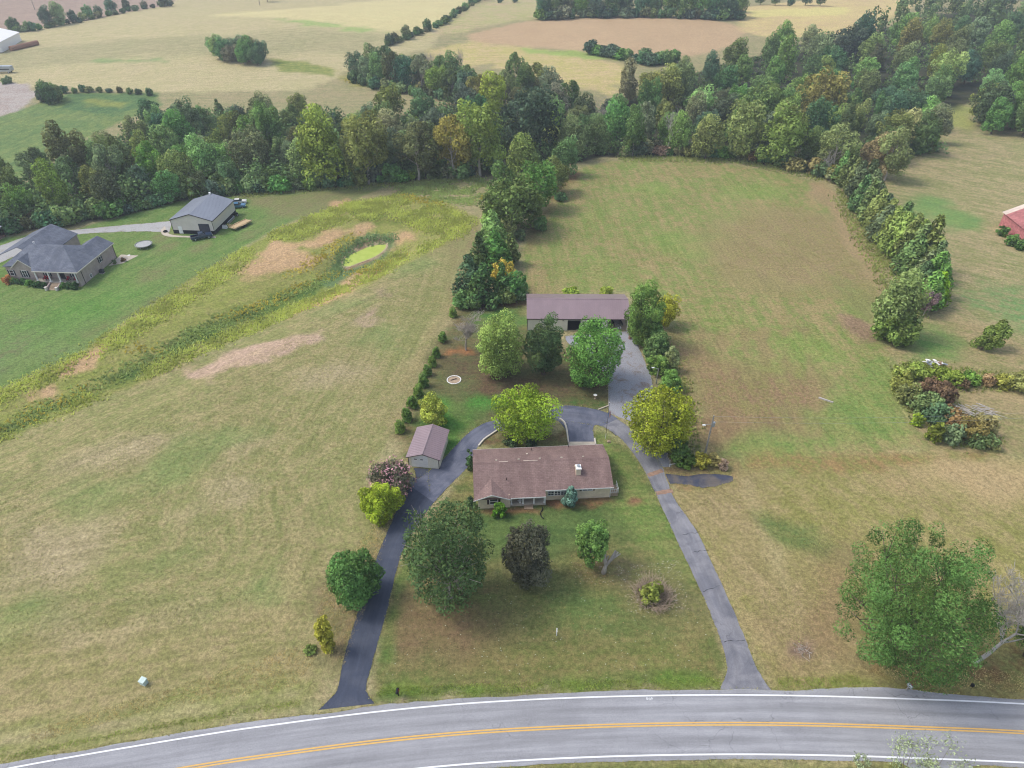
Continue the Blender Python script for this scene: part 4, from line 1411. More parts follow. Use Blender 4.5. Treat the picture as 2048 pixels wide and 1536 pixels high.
proto('r1', 201, 5.2, 5.8, 1.6, 'dome', 0.33, nl=54, lobe=(0.17, 0.28))
proto('r2', 202, 5.8, 5.4, 1.8, 'dome', 0.33, nl=64, lobe=(0.16, 0.26), bark='bark_pale')
proto('r3', 203, 5.0, 6.6, 1.4, 'tall', 0.33, nl=54, lobe=(0.18, 0.28))
proto('r4', 204, 5.4, 6.4, 2.6, 'bowl', 0.33, nl=54, lobe=(0.17, 0.27), bark='bark_pale')
proto('r5', 205, 4.4, 7.0, 1.8, 'tall', 0.33, nl=50, lobe=(0.19, 0.3), bark='bark_pale')
proto('r6', 214, 5.6, 5.0, 1.4, 'dome', 0.33, nl=40, lobe=(0.2, 0.36))
proto('r7', 215, 4.8, 6.2, 1.6, 'round', 0.33, nl=36, lobe=(0.22, 0.36))
proto('o1', 206, 5.2, 6.0, 2.8, 'open', 0.33, 1.0, nl=26, lobe=(0.2, 0.3), bark='bark_pale', nlimb=16)
proto('s1', 207, 3.1, 3.4, 0.1, 'dome', 0.28, 1.5, nl=40, lobe=(0.2, 0.32))
proto('b1', 208, 2.0, 1.6, 0.0, 'dome', 0.32, 1.6, nl=26, lobe=(0.22, 0.34), nlimb=4)
proto('b2', 209, 2.4, 1.5, 0.0, 'dome', 0.32, 1.4, nl=30, lobe=(0.2, 0.32), nlimb=4)
proto('c1', 210, 2.3, 4.0, 0.3, 'cone', 0.34, 1.6, nl=36, mat='needle', aspect=0.45, lobe=(0.34, 0.52), warm=0.1)
proto('c2', 211, 2.7, 3.6, 0.3, 'cone', 0.34, 1.6, nl=40, mat='needle', aspect=0.45, lobe=(0.32, 0.5), warm=0.15)

TINTS = {'dark green': (76, 94, 62), 'deep blue-green': (72, 96, 72), 'mid green': (92, 114, 68), 'olive green': (106, 122, 66), 'pale green': (126, 138, 88), 'yellow-green': (140, 144, 76), 'grey-green': (106, 122, 86), 'russet brown': (122, 114, 84)}
WOODLIST = []


def place(key, x, y, sc, tint, zone, name, cat, jit=0.1, label=None, group=None, rgb=None, k=2.0, squash=1.0):
    me, tm, a, b, clear = PROTO[key]
    root = empty(name, (x, y, H(x, y)), random.uniform(0, 6.28), label, cat, group)
    root.rotation_euler.z = random.uniform(0, 6.28)
    c = link('crown', me, None, root)
    c.location = (0, 0, (clear + b) * sc * squash)
    fx = random.uniform(0.85, 1.18)
    squash *= random.uniform(0.86, 1.16)
    c.location = (0, 0, (clear + b) * sc * squash)
    c.scale = (sc * fx, sc / fx ** 0.5, sc * squash)
    col = rgb or TINTS[tint]
    c.color = lcol([v * (1 + random.uniform(-jit, jit)) for v in col], k)
    t = link('trunk', tm, None, root)
    t.scale = (sc, sc, sc * squash)
    if label is None:
        u, v, _ = proj((x, y, H(x, y) + 5 * sc))
        WOODLIST.append((zone, tint, name, u, root))
    return root


def inside(pg, x, y):
    ins = False
    for (ax, ay), (bx, by) in zip(pg, pg[1:] + pg[:1]):
        if (ay > y) != (by > y) and x < (bx - ax) * (y - ay) / (by - ay) + ax:
            ins = not ins
    return ins


def scatter(px_poly, spacing, rng, tries=9000, limit=999, taken=None):
    pg = [tuple(P(*p))[:2] for p in px_poly]
    xs, ys_ = [p[0] for p in pg], [p[1] for p in pg]
    pts = taken if taken is not None else []
    out = []
    for _ in range(tries):
        x, y = rng.uniform(min(xs), max(xs)), rng.uniform(min(ys_), max(ys_))
        s = spacing(x, y) if callable(spacing) else spacing
        if inside(pg, x, y) and all((x - a) ** 2 + (y - b) ** 2 > s * s for a, b in pts):
            pts.append((x, y))
            out.append((x, y))
            if len(out) >= limit:
                break
    return out


rg = random.Random(31)
MIXT = ['dark green'] * 3 + ['deep blue-green'] * 3 + ['mid green'] * 8 + ['olive green'] * 3 + ['pale green'] * 2 + ['grey-green'] * 2


def named(key, px, py, h, tint, label, name='broadleaf_tree', rgb=None, squash=1.0):
    me, tm, a, b, clear = PROTO[key]
    p = P(px, py)
    place(key, p.x, p.y, h / (clear + 2 * b), tint, None, name, 'tree', label=label, rgb=rgb, squash=squash, k=1.65)
    return (p.x, p.y)


taken = []
# trees one can single out in the front of the wood (foot of the tree in the picture, height in metres)
for a in [('r2', 1022, 466, 17, None, 'huge dense green tree where the hedgerow meets the hay field', (90, 116, 70)),
          ('r1', 1010, 448, 14, None, 'green tree filling the west flank of the huge hedgerow tree', (82, 108, 66)),
          ('r4', 738, 368, 21, None, 'tall pale green tree with forked grey trunk above the pond', (118, 134, 78)),
          ('r4', 960, 352, 21, None, 'tall light green tree at the wood corner nearest the hedgerow', (118, 136, 76)),
          ('o1', 838, 362, 21, None, 'rusty-topped tree with white forked limbs between two pale trees', (112, 118, 72)),
          ('o1', 906, 358, 17, None, 'thin-crowned tree with many bare pale stems above the weedy corner', (132, 140, 76)),
          ('r3', 650, 372, 22, None, 'tall yellowish green tree with narrow top left of the forked pale tree', (116, 132, 66)),
          ('r2', 1060, 318, 22, None, 'broad blackish green tree behind the hedgerow with grey limbs showing', (66, 84, 66)),
          ('r1', 985, 232, 17, None, 'round golden-green tree at the back of the wood', (134, 140, 66)),
          ('r1', 845, 240, 12, None, 'bright green domed tree in the second row above the pond', (104, 136, 78)),
          ('r2', 1478, 318, 16, None, 'bright light green domed tree at the far edge of the hay field', (124, 144, 84)),
          ('r1', 1555, 332, 18, None, 'olive tree right of the light green domed tree at the field end', (118, 126, 74)),
          ('r3', 1410, 318, 15, None, 'pale yellowish tree just right of the bleached dead tree', (136, 146, 82)),
          ('r5', 1265, 312, 15, None, 'green tree with straight pale trunk at the field end', (104, 128, 72)),
          ('o1', 1660, 350, 16, None, 'pale green tree hung with grey twigs near the field corner', (128, 140, 100)),
          ('o1', 1768, 362, 15, None, 'airy yellow-green tree rising behind the dark cedar row', (144, 146, 90)),
          ('r1', 1745, 352, 13, None, 'sparse pale tree at the top end of the cedar row', (140, 146, 98)),
          ('r3', 1330, 226, 18, None, 'yellow tree in the middle of the right wood behind the dead tree', (128, 130, 72)),
          ('r1', 1300, 235, 16, None, 'lemon green rounded tree behind the field end', (128, 136, 74)),
          ('r2', 1630, 255, 19, None, 'yellow-topped tree standing above the middle of the right wood', (122, 134, 72)),
          ('r2', 1510, 262, 19, None, 'clear green domed tree in the middle of the right wood', (102, 134, 70)),
          ('r1', 1715, 118, 18, None, 'dark rounded clump tree on the skyline of the right wood', (72, 92, 74)),
          ('r2', 1690, 122, 17, None, 'dark tree at the outer shoulder of the skyline clump', (66, 88, 70))]:
    taken.append(named(a[0], a[1], a[2], a[3], a[4], a[5], rgb=a[6]))

ZONES = [
    ('in the front row behind the metal building', [(-60, 482), (60, 456), (230, 432), (350, 402), (480, 387), (490, 366), (350, 378), (230, 402), (60, 424), (-60, 448)], 8.6, ['r3', 'r5', 's1', 'r1', 'r6', 'r7', 's1'], (0.6, 0.95)),
    ('in the front row above the pond', [(490, 386), (560, 383), (700, 370), (880, 356), (985, 350), (985, 330), (880, 334), (700, 348), (560, 360), (490, 365)], 9.0, ['r3', 'r5', 'r1', 'r4', 'r7', 's1', 'o1'], (0.7, 1.15)),
    ('in the middle of the left wood', [(-60, 446), (60, 422), (230, 400), (490, 364), (985, 330), (985, 280), (700, 290), (500, 290), (330, 300), (180, 350), (60, 390), (-60, 420)], 9.2, ['r1', 'r2', 'r3', 'r4', 'r5', 'r6', 'r7', 'o1'], (0.65, 1.15)),
    ('at the back of the left wood', [(180, 345), (330, 295), (500, 285), (700, 285), (985, 275), (985, 225), (860, 235), (700, 250), (600, 238), (430, 230), (310, 258), (210, 312)], 9.2, ['r1', 'r2', 'r6', 'r7', 'c2', 's1'], (0.6, 1.0)),
    ('in the wood behind the hedgerow', [(985, 340), (1060, 330), (1240, 308), (1240, 235), (1100, 220), (985, 222)], 10.8, ['r1', 'r2', 'r3', 'r4', 'r6', 'r7', 'o1'], (0.75, 1.2)),
    ('along the far end of the hay field', [(1240, 310), (1300, 307), (1480, 316), (1560, 332), (1640, 350), (1700, 360), (1720, 335), (1560, 310), (1480, 296), (1300, 288), (1240, 290)], 8.8, ['r3', 'r1', 's1', 'r5', 'o1'], (0.65, 1.0)),
    ('in the near half of the right wood', [(1240, 288), (1480, 295), (1700, 332), (1760, 330), (1860, 304), (1875, 296), (1850, 226), (1700, 222), (1500, 215), (1240, 235)], 11.0, ['r1', 'r2', 'r3', 'r4', 'r6', 'r7', 'c2'], (0.75, 1.2)),
    ('in the middle of the right wood', [(1240, 234), (1500, 214), (1700, 221), (1850, 225), (1950, 205), (2060, 192), (2060, 140), (1700, 160), (1400, 165), (1200, 225)], 13.5, ['r1', 'r2', 'r3', 'r5'], (0.85, 1.2)),
    ('at the far side of the right wood', [(1400, 164), (1700, 159), (2060, 139), (2060, 80), (1850, 85), (1690, 108), (1560, 106), (1430, 130)], 18.0, ['r1', 'r2', 'r3'], (0.95, 1.3)),
]
for zone, pg, sp, keys, (s0, s1) in ZONES:
    for x, y in scatter(pg, sp, rg, 6000, 62, taken):
        key = rg.choice(keys)
        cedar = key[0] == 'c'
        place(key, x, y, rg.uniform(s0, s1) * (1.3 if key[0] in 's' else 1.0) * (1.25 if cedar else 1.0), rg.choice(['dark green', 'deep blue-green'] if cedar else MIXT), zone, 'cedar_tree' if cedar else 'broadleaf_tree', 'tree', 0.10)
# clump in the notch at the right edge
for x, y in scatter([(1960, 270), (2060, 275), (2180, 280), (2180, 235), (2060, 228), (1965, 240)], 8.0, rg, 2000, 16):
    place(rg.choice(['r1', 'r6', 'r2']), x, y, rg.uniform(0.9, 1.25), rg.choice(['mid green', 'olive green', 'dark green']), 'in the clump jutting into the right field', 'broadleaf_tree', 'tree', 0.08)
# bushes hugging the wood's edge
EDGE = [(-40, 484), (30, 468), (90, 456), (150, 448), (230, 434), (300, 420), (360, 402), (420, 394), (480, 389), (540, 386), (600, 383), (660, 377), (720, 372), (780, 366), (840, 362), (900, 360), (960, 357),
        (1246, 314), (1290, 311), (1340, 313), (1390, 314), (1440, 317), (1490, 321), (1540, 331), (1590, 342), (1640, 354), (1680, 366), (1800, 314), (1840, 308), (1868, 304)]
bi = 0
for (ax, ay), (bx, by) in zip(EDGE[:-1], EDGE[1:]):
    if ax == 960:
        continue
    for t in (0.0, 0.34, 0.67):
        p = P(ax + (bx - ax) * t + rg.uniform(-5, 5), ay + (by - ay) * t - 3 + rg.uniform(-4, 2))
        place(rg.choice(['b1', 'b2']), p.x, p.y, rg.uniform(0.8, 1.7), rg.choice(['dark green', 'deep blue-green', 'mid green', 'olive green', 'grey-green'] + (['russet brown'] if ax > 1240 else [])), 'along the foot of the left wood' if ax < 1000 else 'along the foot of the right wood', 'bush', 'bush', 0.12)

# hedgerow between pond field and hay field
hr = [('r2', 1075, 420, 13, (100, 124, 68), 'green tree in the hedgerow right behind the huge dense tree'), ('r1', 1110, 388, 12, (112, 130, 66), 'olive tree near the top of the hedgerow'), ('r3', 1045, 372, 14, (116, 136, 68), 'yellowish green tree half way along the hedgerow'),
      ('r1', 1130, 352, 12, (94, 118, 72), 'last green tree of the hedgerow before the wood'), ('r1', 1062, 448, 9, (96, 112, 62), 'low green tree at the hay-field foot of the hedgerow'), ('c2', 985, 498, 9.5, (108, 132, 76), 'pale tipped cedar at the top of the cedar thicket'),
      ('c1', 960, 545, 10, (84, 112, 62), 'cedar on the pond-field flank of the thicket'), ('c2', 990, 540, 11, (80, 108, 62), 'dark cedar in the middle of the thicket'), ('c1', 1022, 530, 9.5, (98, 120, 66), 'cedar on the hay-field flank of the thicket'),
      ('c2', 938, 590, 10.5, (78, 102, 62), 'cedar at the lower pond-field corner of the thicket'), ('c2', 968, 604, 10.5, (72, 96, 58), 'cedar with bare twigs in the front of the thicket'), ('c1', 1004, 600, 9, (84, 108, 60), 'dark cedar in the front of the thicket toward the barn'),
      ('s1', 1008, 582, 7.5, (164, 158, 70), 'yellow leafy tree in the front of the cedar thicket'), ('s1', 1032, 598, 6, (104, 130, 78), 'green leafy tree at the barn end of the thicket'), ('s1', 985, 470, 7, (136, 150, 84), 'pale green tree at the top of the thicket'),
      ('s1', 1015, 480, 6, (140, 146, 84), 'straw green small tree at the top of the thicket')]
for key, px, py, h, c, lb in hr:
    named(key, px, py, h, None, lb, 'cedar_tree' if key[0] == 'c' else 'broadleaf_tree', c)
for i, (px, py) in enumerate([(925, 612), (950, 618), (985, 612), (1015, 608), (1040, 600), (1040, 480), (1082, 462), (1120, 400)]):
    p = P(px, py)
    place(rg.choice(['b1', 'b2']), p.x, p.y, rg.uniform(0.8, 1.3), rg.choice(['dark green', 'mid green']), 'at the foot of the hedgerow', 'bush', 'bush')
# cedar row on the right
CED = [(1680, 362), (1698, 380), (1730, 408), (1726, 436), (1758, 454), (1776, 486), (1794, 512), (1820, 534), (1842, 556), (1846, 610), (1826, 592), (1690, 372), (1705, 390), (1722, 398), (1716, 420), (1738, 424), (1752, 440), (1742, 452), (1768, 462), (1760, 478), (1790, 478), (1782, 500), (1806, 500), (1800, 524), (1822, 516), (1812, 545), (1838, 540), (1832, 575), (1856, 560), (1850, 590)]
for i, (px, py) in enumerate(CED):
    me, tm, a, b, clear = PROTO['c1']
    p = P(px + rg.uniform(-4, 4), py + 4)
    place(rg.choice(['c1', 'c2', 'c2']), p.x, p.y, rg.uniform(1.2, 1.6), rg.choice(['dark green', 'mid green', 'mid green', 'olive green']), 'in the cedar row beside the hay field', 'cedar_tree', 'tree', 0.1)
for key, px, py, h, c, lb in [('r3', 1778, 676, 13, (120, 148, 90), 'pale silvery green tree at the near end of the cedar row'), ('s1', 1768, 678, 8, (110, 134, 74), 'green tree under the pale silvery tree'), ('s1', 1800, 690, 7, (100, 118, 70), 'darker small tree leaning on the pale silvery tree'),
                              ('c2', 1862, 612, 9, (118, 138, 46), 'bright yellow-green cedar in the cedar row'), ('o1', 1846, 632, 6, (118, 114, 104), 'half-bare purplish tree near the end of the cedar row')]:
    named(key, px, py, h, None, lb, 'cedar_tree' if key[0] == 'c' else 'broadleaf_tree', c)
# leaning lone tree
p = P(1962, 700)
root = empty('broadleaf_tree', p, 0, 'small lone tree leaning over in the right field', 'tree')
me, lc = crown_mesh('crown', 301, 2.2, 3.4, 0.28, 1.9, 20, 'ovoid', warm=0.2)
c = link('crown', me, M['leaf'], root)
c.location = (1.4, 0.4, 3.2)
c.rotation_euler = (0, math.radians(33), 0)
c.color = lcol((104, 122, 62))
m = MB()
m.tube([(0, 0, -.1), (0.5, 0.1, 1.4), (2.2, 0.5, 4.6)], [0.16, 0.12, 0.03], 6)
m.build('trunk', M['bark'], root, True)
# dead trees in the wood
for px, py, h, sd, lb in [(1332, 306, 17, 77, 'bleached dead tree standing out at the far end of the hay field'), (1640, 352, 9, 78, 'collapsed bare tree at the corner of the hay field'), (1200, 268, 15, 79, 'bare grey tree inside the right wood'), (860, 152, 13, 80, 'thin leafless tree at the back of the wood by the far brown field'), (925, 160, 13, 81, 'second thin leafless tree at the back of the wood by the far brown field')]:
    p = P(px, py)
    root = empty('bare_tree', p, 0, lb, 'tree')
    link('trunk', branch_mesh('trunk', sd, h, 0.75, 0.3, 4, (3, 5), 0.6, 0.26), M['bark_dead' if sd in (77, 78) else 'bark_pale'], root)

# clumps and fence lines in the far fields
FAR = [
    ('in the round clump in the far left field', [(440, 118), (465, 124), (490, 128), (515, 130), (430, 108), (458, 110), (485, 116), (505, 120), (525, 126), (470, 118), (498, 124), (450, 122)], ['r1', 'r2', 'r6'], (0.7, 0.95), ['dark green', 'mid green', 'deep blue-green', 'grey-green']),
    ('beside the pale gravel patch', [(88, 204), (104, 208), (118, 204), (95, 198), (112, 198)], ['s1'], (0.8, 1.05), ['dark green', 'mid green']),
    ('in the copse behind the left wood', [(715, 158), (735, 166), (760, 172), (790, 178), (745, 150), (775, 158), (805, 160), (835, 168), (815, 182), (845, 186), (875, 192), (905, 200), (880, 178), (905, 182), (935, 190), (930, 206), (960, 214), (1010, 214), (1050, 205), (1030, 192), (1075, 196), (1100, 208)], ['r1', 'r2', 'r3', 'o1'], (0.75, 1.1), ['dark green', 'deep blue-green', 'grey-green', 'mid green', 'olive green']),
    ('on the fence line of the topmost field', [(58, 62), (98, 54), (122, 50), (148, 46), (178, 38), (200, 34), (225, 28), (255, 22), (30, 64), (290, 18), (330, 14)], ['s1', 's1', 'r1'], (0.7, 1.15), ['deep blue-green', 'grey-green', 'dark green']),
    ('on the hedge climbing the far hill', [(790, 84), (812, 78), (835, 70), (855, 62), (872, 56), (890, 46), (905, 36), (918, 28), (930, 20), (942, 12), (952, 6), (780, 90)], ['s1', 'b2', 's1'], (0.6, 0.95), ['deep blue-green', 'grey-green', 'dark green']),
    ('in the belt above the far brown field', [(1085, 38), (1105, 36), (1130, 34), (1160, 34), (1190, 35), (1220, 34), (1250, 33), (1280, 34), (1310, 33), (1340, 34), (1370, 35), (1400, 36), (1430, 37), (1460, 38), (1475, 34), (1120, 22), (1180, 20), (1240, 20), (1300, 20), (1360, 20), (1420, 22), (1465, 24)], ['r1', 'r2', 'r3'], (0.9, 1.2), ['deep blue-green', 'dark green', 'mid green', 'deep blue-green']),
    ('in strips at the top edge', [(1520, 10), (1550, 11), (1580, 12), (1610, 11), (1640, 12), (1000, 6), (1030, 5), (970, 2), (535, 4)], ['s1', 'r1'], (0.7, 0.95), ['deep blue-green', 'dark green']),
    ('in the thicket beside the far brown field', [(1180, 108), (1210, 112), (1240, 118), (1270, 124), (1300, 130), (1325, 128), (1345, 124), (1195, 110), (1225, 115), (1255, 121), (1285, 127), (1312, 130), (1335, 127), (1290, 122), (1320, 122)], ['b1', 'b2'], (1.3, 2.0), ['deep blue-green', 'mid green']),
]
for zone, pts, keys, (s0, s1), tints in FAR:
    for px, py in pts:
        p = P(px, py)
        key = rg.choice(keys)
        b = key[0] == 'b'
        place(key, p.x, p.y, rg.uniform(s0, s1), rg.choice(tints), zone, 'bush' if b else 'broadleaf_tree', 'bush' if b else 'tree', 0.1)

HEDGES = [('filling the hedge climbing the far hill', [(775, 92), (812, 78), (855, 62), (890, 46), (918, 28), (942, 12), (956, 2)], 26, (0.7, 1.1)), ('under the belt above the far brown field', [(1080, 40), (1160, 36), (1250, 35), (1340, 36), (1430, 39), (1480, 38)], 26, (1.4, 2.2)),
          ('filling the fence line of the topmost field', [(20, 68), (98, 56), (178, 40), (255, 24), (340, 12)], 22, (0.8, 1.4)), ('below the copse behind the left wood', [(710, 165), (760, 178), (815, 188), (875, 198), (940, 210)], 14, (1.0, 1.6)), ('along the far edge of the green meadow', [(130, 186), (180, 184), (240, 186), (300, 190)], 10, (0.6, 1.0))]
for zone, pts, n, (s0, s1) in HEDGES:
    q = np.array(pts, float)
    for t in np.linspace(0, len(q) - 1.001, n):
        i = int(t)
        c = q[i] + (q[i + 1] - q[i]) * (t - i)
        p = P(c[0] + rg.uniform(-4, 4), c[1] + rg.uniform(-1, 1))
        place(rg.choice(['b1', 'b2']), p.x, p.y, rg.uniform(s0, s1), rg.choice(['deep blue-green', 'dark green', 'grey-green', 'mid green']), zone, 'bush', 'bush', 0.1)

# the far, uncountable part of the wood: one mass
C, N_, T, W_, S_ = [], [], [], [], []
rng = np.random.default_rng(55)
for pg, sp in [([(1850, 84), (2060, 79), (2700, 90), (2700, -20), (2060, -14), (1900, 10), (1760, 52), (1690, 106)], 17.0), ([(2062, 190), (2700, 200), (2700, 90), (2062, 80)], 14.0), ([(-62, 480), (-500, 560), (-500, 480), (-62, 420)], 9.0)]:
    for x, y in scatter(pg, sp, rg, 3500, 150):
        a, b = rg.uniform(4.5, 6.5), rg.uniform(5, 6.5)
        p, nrm, tint, wm, lc, ls = crown_points(rng, a, b, 12, 420, 'round', (0.3, 0.46), 0.2)
        C.append(p + np.array([x, y, H(x, y) + 2.5 + b]))
        N_.append(nrm)
        T.append(np.clip(tint * 0.7 + rng.uniform(0, 0.35), 0, 1))
        W_.append(np.clip(wm + rng.uniform(-.15, .25), 0, 1))
        S_.append(rng.uniform(0.6, 1.1, len(p)))
me = leaves_mesh('distant_wood', *map(np.concatenate, (C, N_, S_, T, W_)), rng, 0.65)
far_wood = link('distant_wood', me, M['leaf'])
far_wood.color = lcol((98, 118, 76), 1.5)
prop(far_wood, kind='stuff')

# undergrowth filling the wood's floor
U = []
for pg, n in [(WOOD_FLOOR[0], 5200), (WOOD_FLOOR[1], 4200)]:
    q = [tuple(P(*p))[:2] for p in pg]
    x0, x1 = min(p[0] for p in q), max(p[0] for p in q)
    y0, y1 = min(p[1] for p in q), max(p[1] for p in q)
    got = 0
    while got < n:
        xs_, yv = rng.uniform(x0, x1, 400), rng.uniform(y0, y1, 400)
        for x, y in zip(xs_, yv):
            if inside(q, x, y):
                U.append((x, y))
                got += 1
U = U[::8]
C, N_, T, W_, S_ = [], [], [], [], []
for x, y in U:
    a, b = rng.uniform(2.4, 4.4), rng.uniform(2.2, 4.2)
    p, nrm, tint, wm, lc, ls = crown_points(rng, a, b, 12, 150, 'dome', (0.26, 0.4), 0.15)
    C.append(p + np.array([x, y, H(x, y) + b * rng.uniform(0.7, 1.1)]))
    N_.append(nrm)
    T.append(np.clip(tint * 0.6 + rng.uniform(0, 0.4), 0, 1))
    W_.append(wm)
    S_.append(rng.uniform(0.35, 0.7, len(p)))
me = leaves_mesh('undergrowth', *map(np.concatenate, (C, N_, S_, T, W_)), rng, 0.62)
ug = link('undergrowth', me, M['leaf'])
ug.color = lcol((86, 108, 68), 2.0)
prop(ug, kind='stuff')

# say which tree is which: kind, colour, place, order from the left
from collections import defaultdict
grp = defaultdict(list)
for z, tint, name, u, root in WOODLIST:
    grp[(z, tint, name)].append((u, root))
for (z, tint, name), lst in grp.items():
    lst.sort(key=lambda e: e[0])
    kind = {'broadleaf_tree': 'tree', 'cedar_tree': 'cedar', 'bush': 'bush'}[name]
    for i, (u, root) in enumerate(lst):
        root['label'] = f'{ORD[i]} {tint} {kind} from the left {z}' if len(lst) > 1 else f'only {tint} {kind} {z}'
        root['group'] = f'{kind}s {z}'

# ------------------------------------------------------------------ brush patch, weeds, tall grass, litter
BR = [((1790, 1826, 730, 758), (132, 144, 74)), ((1816, 1856, 726, 758), (128, 146, 70)), ((1850, 1892, 734, 760), (130, 148, 66)), ((1886, 1926, 740, 768), (124, 142, 62)), ((1786, 1822, 752, 784), (132, 138, 72)), ((1800, 1844, 770, 806), (118, 124, 76)),
      ((1840, 1886, 758, 796), (120, 98, 78)), ((1870, 1912, 766, 806), (112, 92, 74)), ((1826, 1880, 786, 826), (112, 132, 84)), ((1850, 1902, 806, 846), (92, 120, 86)), ((1826, 1846, 828, 850), (128, 150, 50)), ((1860, 1886, 846, 882), (112, 124, 54)),
      ((1896, 1936, 826, 862), (130, 106, 72)), ((1920, 1966, 836, 878), (126, 116, 70)), ((1886, 1926, 850, 886), (104, 122, 88)), ((1940, 1990, 858, 892), (108, 130, 84)), ((1880, 1916, 812, 840), (124, 102, 74)), ((1950, 1990, 830, 870), (140, 134, 92)),
      ((1926, 1960, 744, 768), (104, 138, 62)), ((1966, 1990, 748, 770), (148, 126, 94)), ((1990, 2024, 750, 774), (150, 152, 76)), ((2016, 2060, 750, 776), (136, 140, 84)), ((1908, 1936, 756, 776), (100, 84, 64)), ((1970, 2000, 872, 896), (150, 150, 100))]
WORD = {0: 'yellow-green', 1: 'bright green', 2: 'lime green', 3: 'leafy lime', 4: 'straw green', 5: 'dull green', 6: 'brown', 7: 'dark brown', 8: 'grey-green', 9: 'blue-green', 10: 'small lime', 11: 'small olive', 12: 'rusty', 13: 'brownish', 14: 'silver-green', 15: 'pale blue-green', 16: 'reddish brown', 17: 'tan', 18: 'fresh green', 19: 'tawny', 20: 'pale olive', 21: 'dull olive', 22: 'blackish', 23: 'low straw coloured'}
for i, (bx, c) in enumerate(BR):
    cxb, cyb, wx, wy = (bx[0] + bx[1]) / 2, (bx[2] + bx[3]) / 2, (bx[1] - bx[0]) * 0.64, (bx[3] - bx[2]) * 0.62
    bx = (cxb - wx, cxb + wx, cyb - wy, cyb + wy)
    shrub('brush_bush', f'{WORD[i]} bush in the brush patch beside the pile of cut branches', bx, c, 'round', 0.26, 400 + i, 'bushes in the brush patch', warm=0.2, dens=1.5, minb=0.55)


def tufts(name, px_poly, n, hmin, hmax, rgb, mat='grassy', seed=1, width=0.10, warm=0.3, lean=0.45, dens_noise=None, k=1.9, blades=3):
    rng = np.random.default_rng(seed)
    pgs = px_poly if isinstance(px_poly[0][0], (tuple, list)) else [px_poly]
    X = []
    area = []
    for pg in pgs:
        q = [tuple(P(*p))[:2] for p in pg]
        area.append((q, abs(sum(a[0] * b[1] - b[0] * a[1] for a, b in zip(q, q[1:] + q[:1]))) / 2))
    tot = sum(a for _, a in area)
    for q, ar in area:
        qa = np.array(q)
        need, got = int(n * ar / tot), 0
        while got < need:
            xs_ = rng.uniform(qa[:, 0].min(), qa[:, 0].max(), 3000)
            yv = rng.uniform(qa[:, 1].min(), qa[:, 1].max(), 3000)
            ins = np.zeros(3000, bool)
            for (ax, ay), (bx, by) in zip(q, q[1:] + q[:1]):
                cond = (ay > yv) != (by > yv)
                ins ^= cond & (xs_ < (bx - ax) * (yv - ay) / (by - ay if by != ay else 1e-9) + ax)
            if dens_noise:
                ins &= vnoise(xs_, yv, dens_noise[0], seed) > dens_noise[1]
            pts = np.column_stack([xs_[ins], yv[ins]])[:need - got]
            if dens_noise and not len(pts):
                break
            X.append(pts)
            got += len(pts)
    X = np.concatenate(X)
    m = len(X)
    X = X + rng.normal(0, 0.9, X.shape) * (0 if hmax < 0.3 else 1)
    z = hgt(X[:, 0], X[:, 1])
    V, T, Wm = [], [], []
    tn = np.clip(vnoise(X[:, 0], X[:, 1], 3.0, seed) * 0.6 + rng.random(m) * 0.4, 0, 1)
    wn_ = np.clip(vnoise(X[:, 0], X[:, 1], 6.0, seed + 3) * warm * 1.6 + rng.normal(0, .08, m), 0, 1)
    for b in range(blades):
        th = rng.uniform(0, 2 * PI, m)
        h = rng.uniform(hmin, hmax, m)
        w = width * rng.uniform(0.7, 1.5, m)
        dx, dy = np.cos(th), np.sin(th)
        off = rng.normal(0, 0.12, (m, 2))
        bx, by = X[:, 0] + off[:, 0], X[:, 1] + off[:, 1]
        l1, l2 = rng.normal(0, lean, m) * h, rng.normal(0, lean, m) * h
        V.append(np.stack([np.column_stack([bx - dx * w, by - dy * w, z - 0.02]), np.column_stack([bx + dx * w, by + dy * w, z - 0.02]), np.column_stack([bx + l1, by + l2, z + h])], 1))
        T.append(tn)
        Wm.append(wn_)
    V = np.concatenate(V).reshape(-1, 3)
    T, Wm = np.repeat(np.concatenate(T), 3), np.repeat(np.concatenate(Wm), 3)
    k3 = len(V) // 3
    me = bpy.data.meshes.new(name)
    me.vertices.add(3 * k3)
    me.vertices.foreach_set('co', V.astype(np.float32).ravel())
    me.loops.add(3 * k3)
    me.loops.foreach_set('vertex_index', np.arange(3 * k3, dtype=np.int32))
    me.polygons.add(k3)
    me.polygons.foreach_set('loop_start', np.arange(0, 3 * k3, 3, dtype=np.int32))
    me.update()
    vattr(me, 'tint', 'FLOAT', 'value', T)
    vattr(me, 'warm', 'FLOAT', 'value', Wm)
    o = link(name, me, M[mat])
    o.color = lcol(rgb, k)
    prop(o, kind='stuff')
    return o


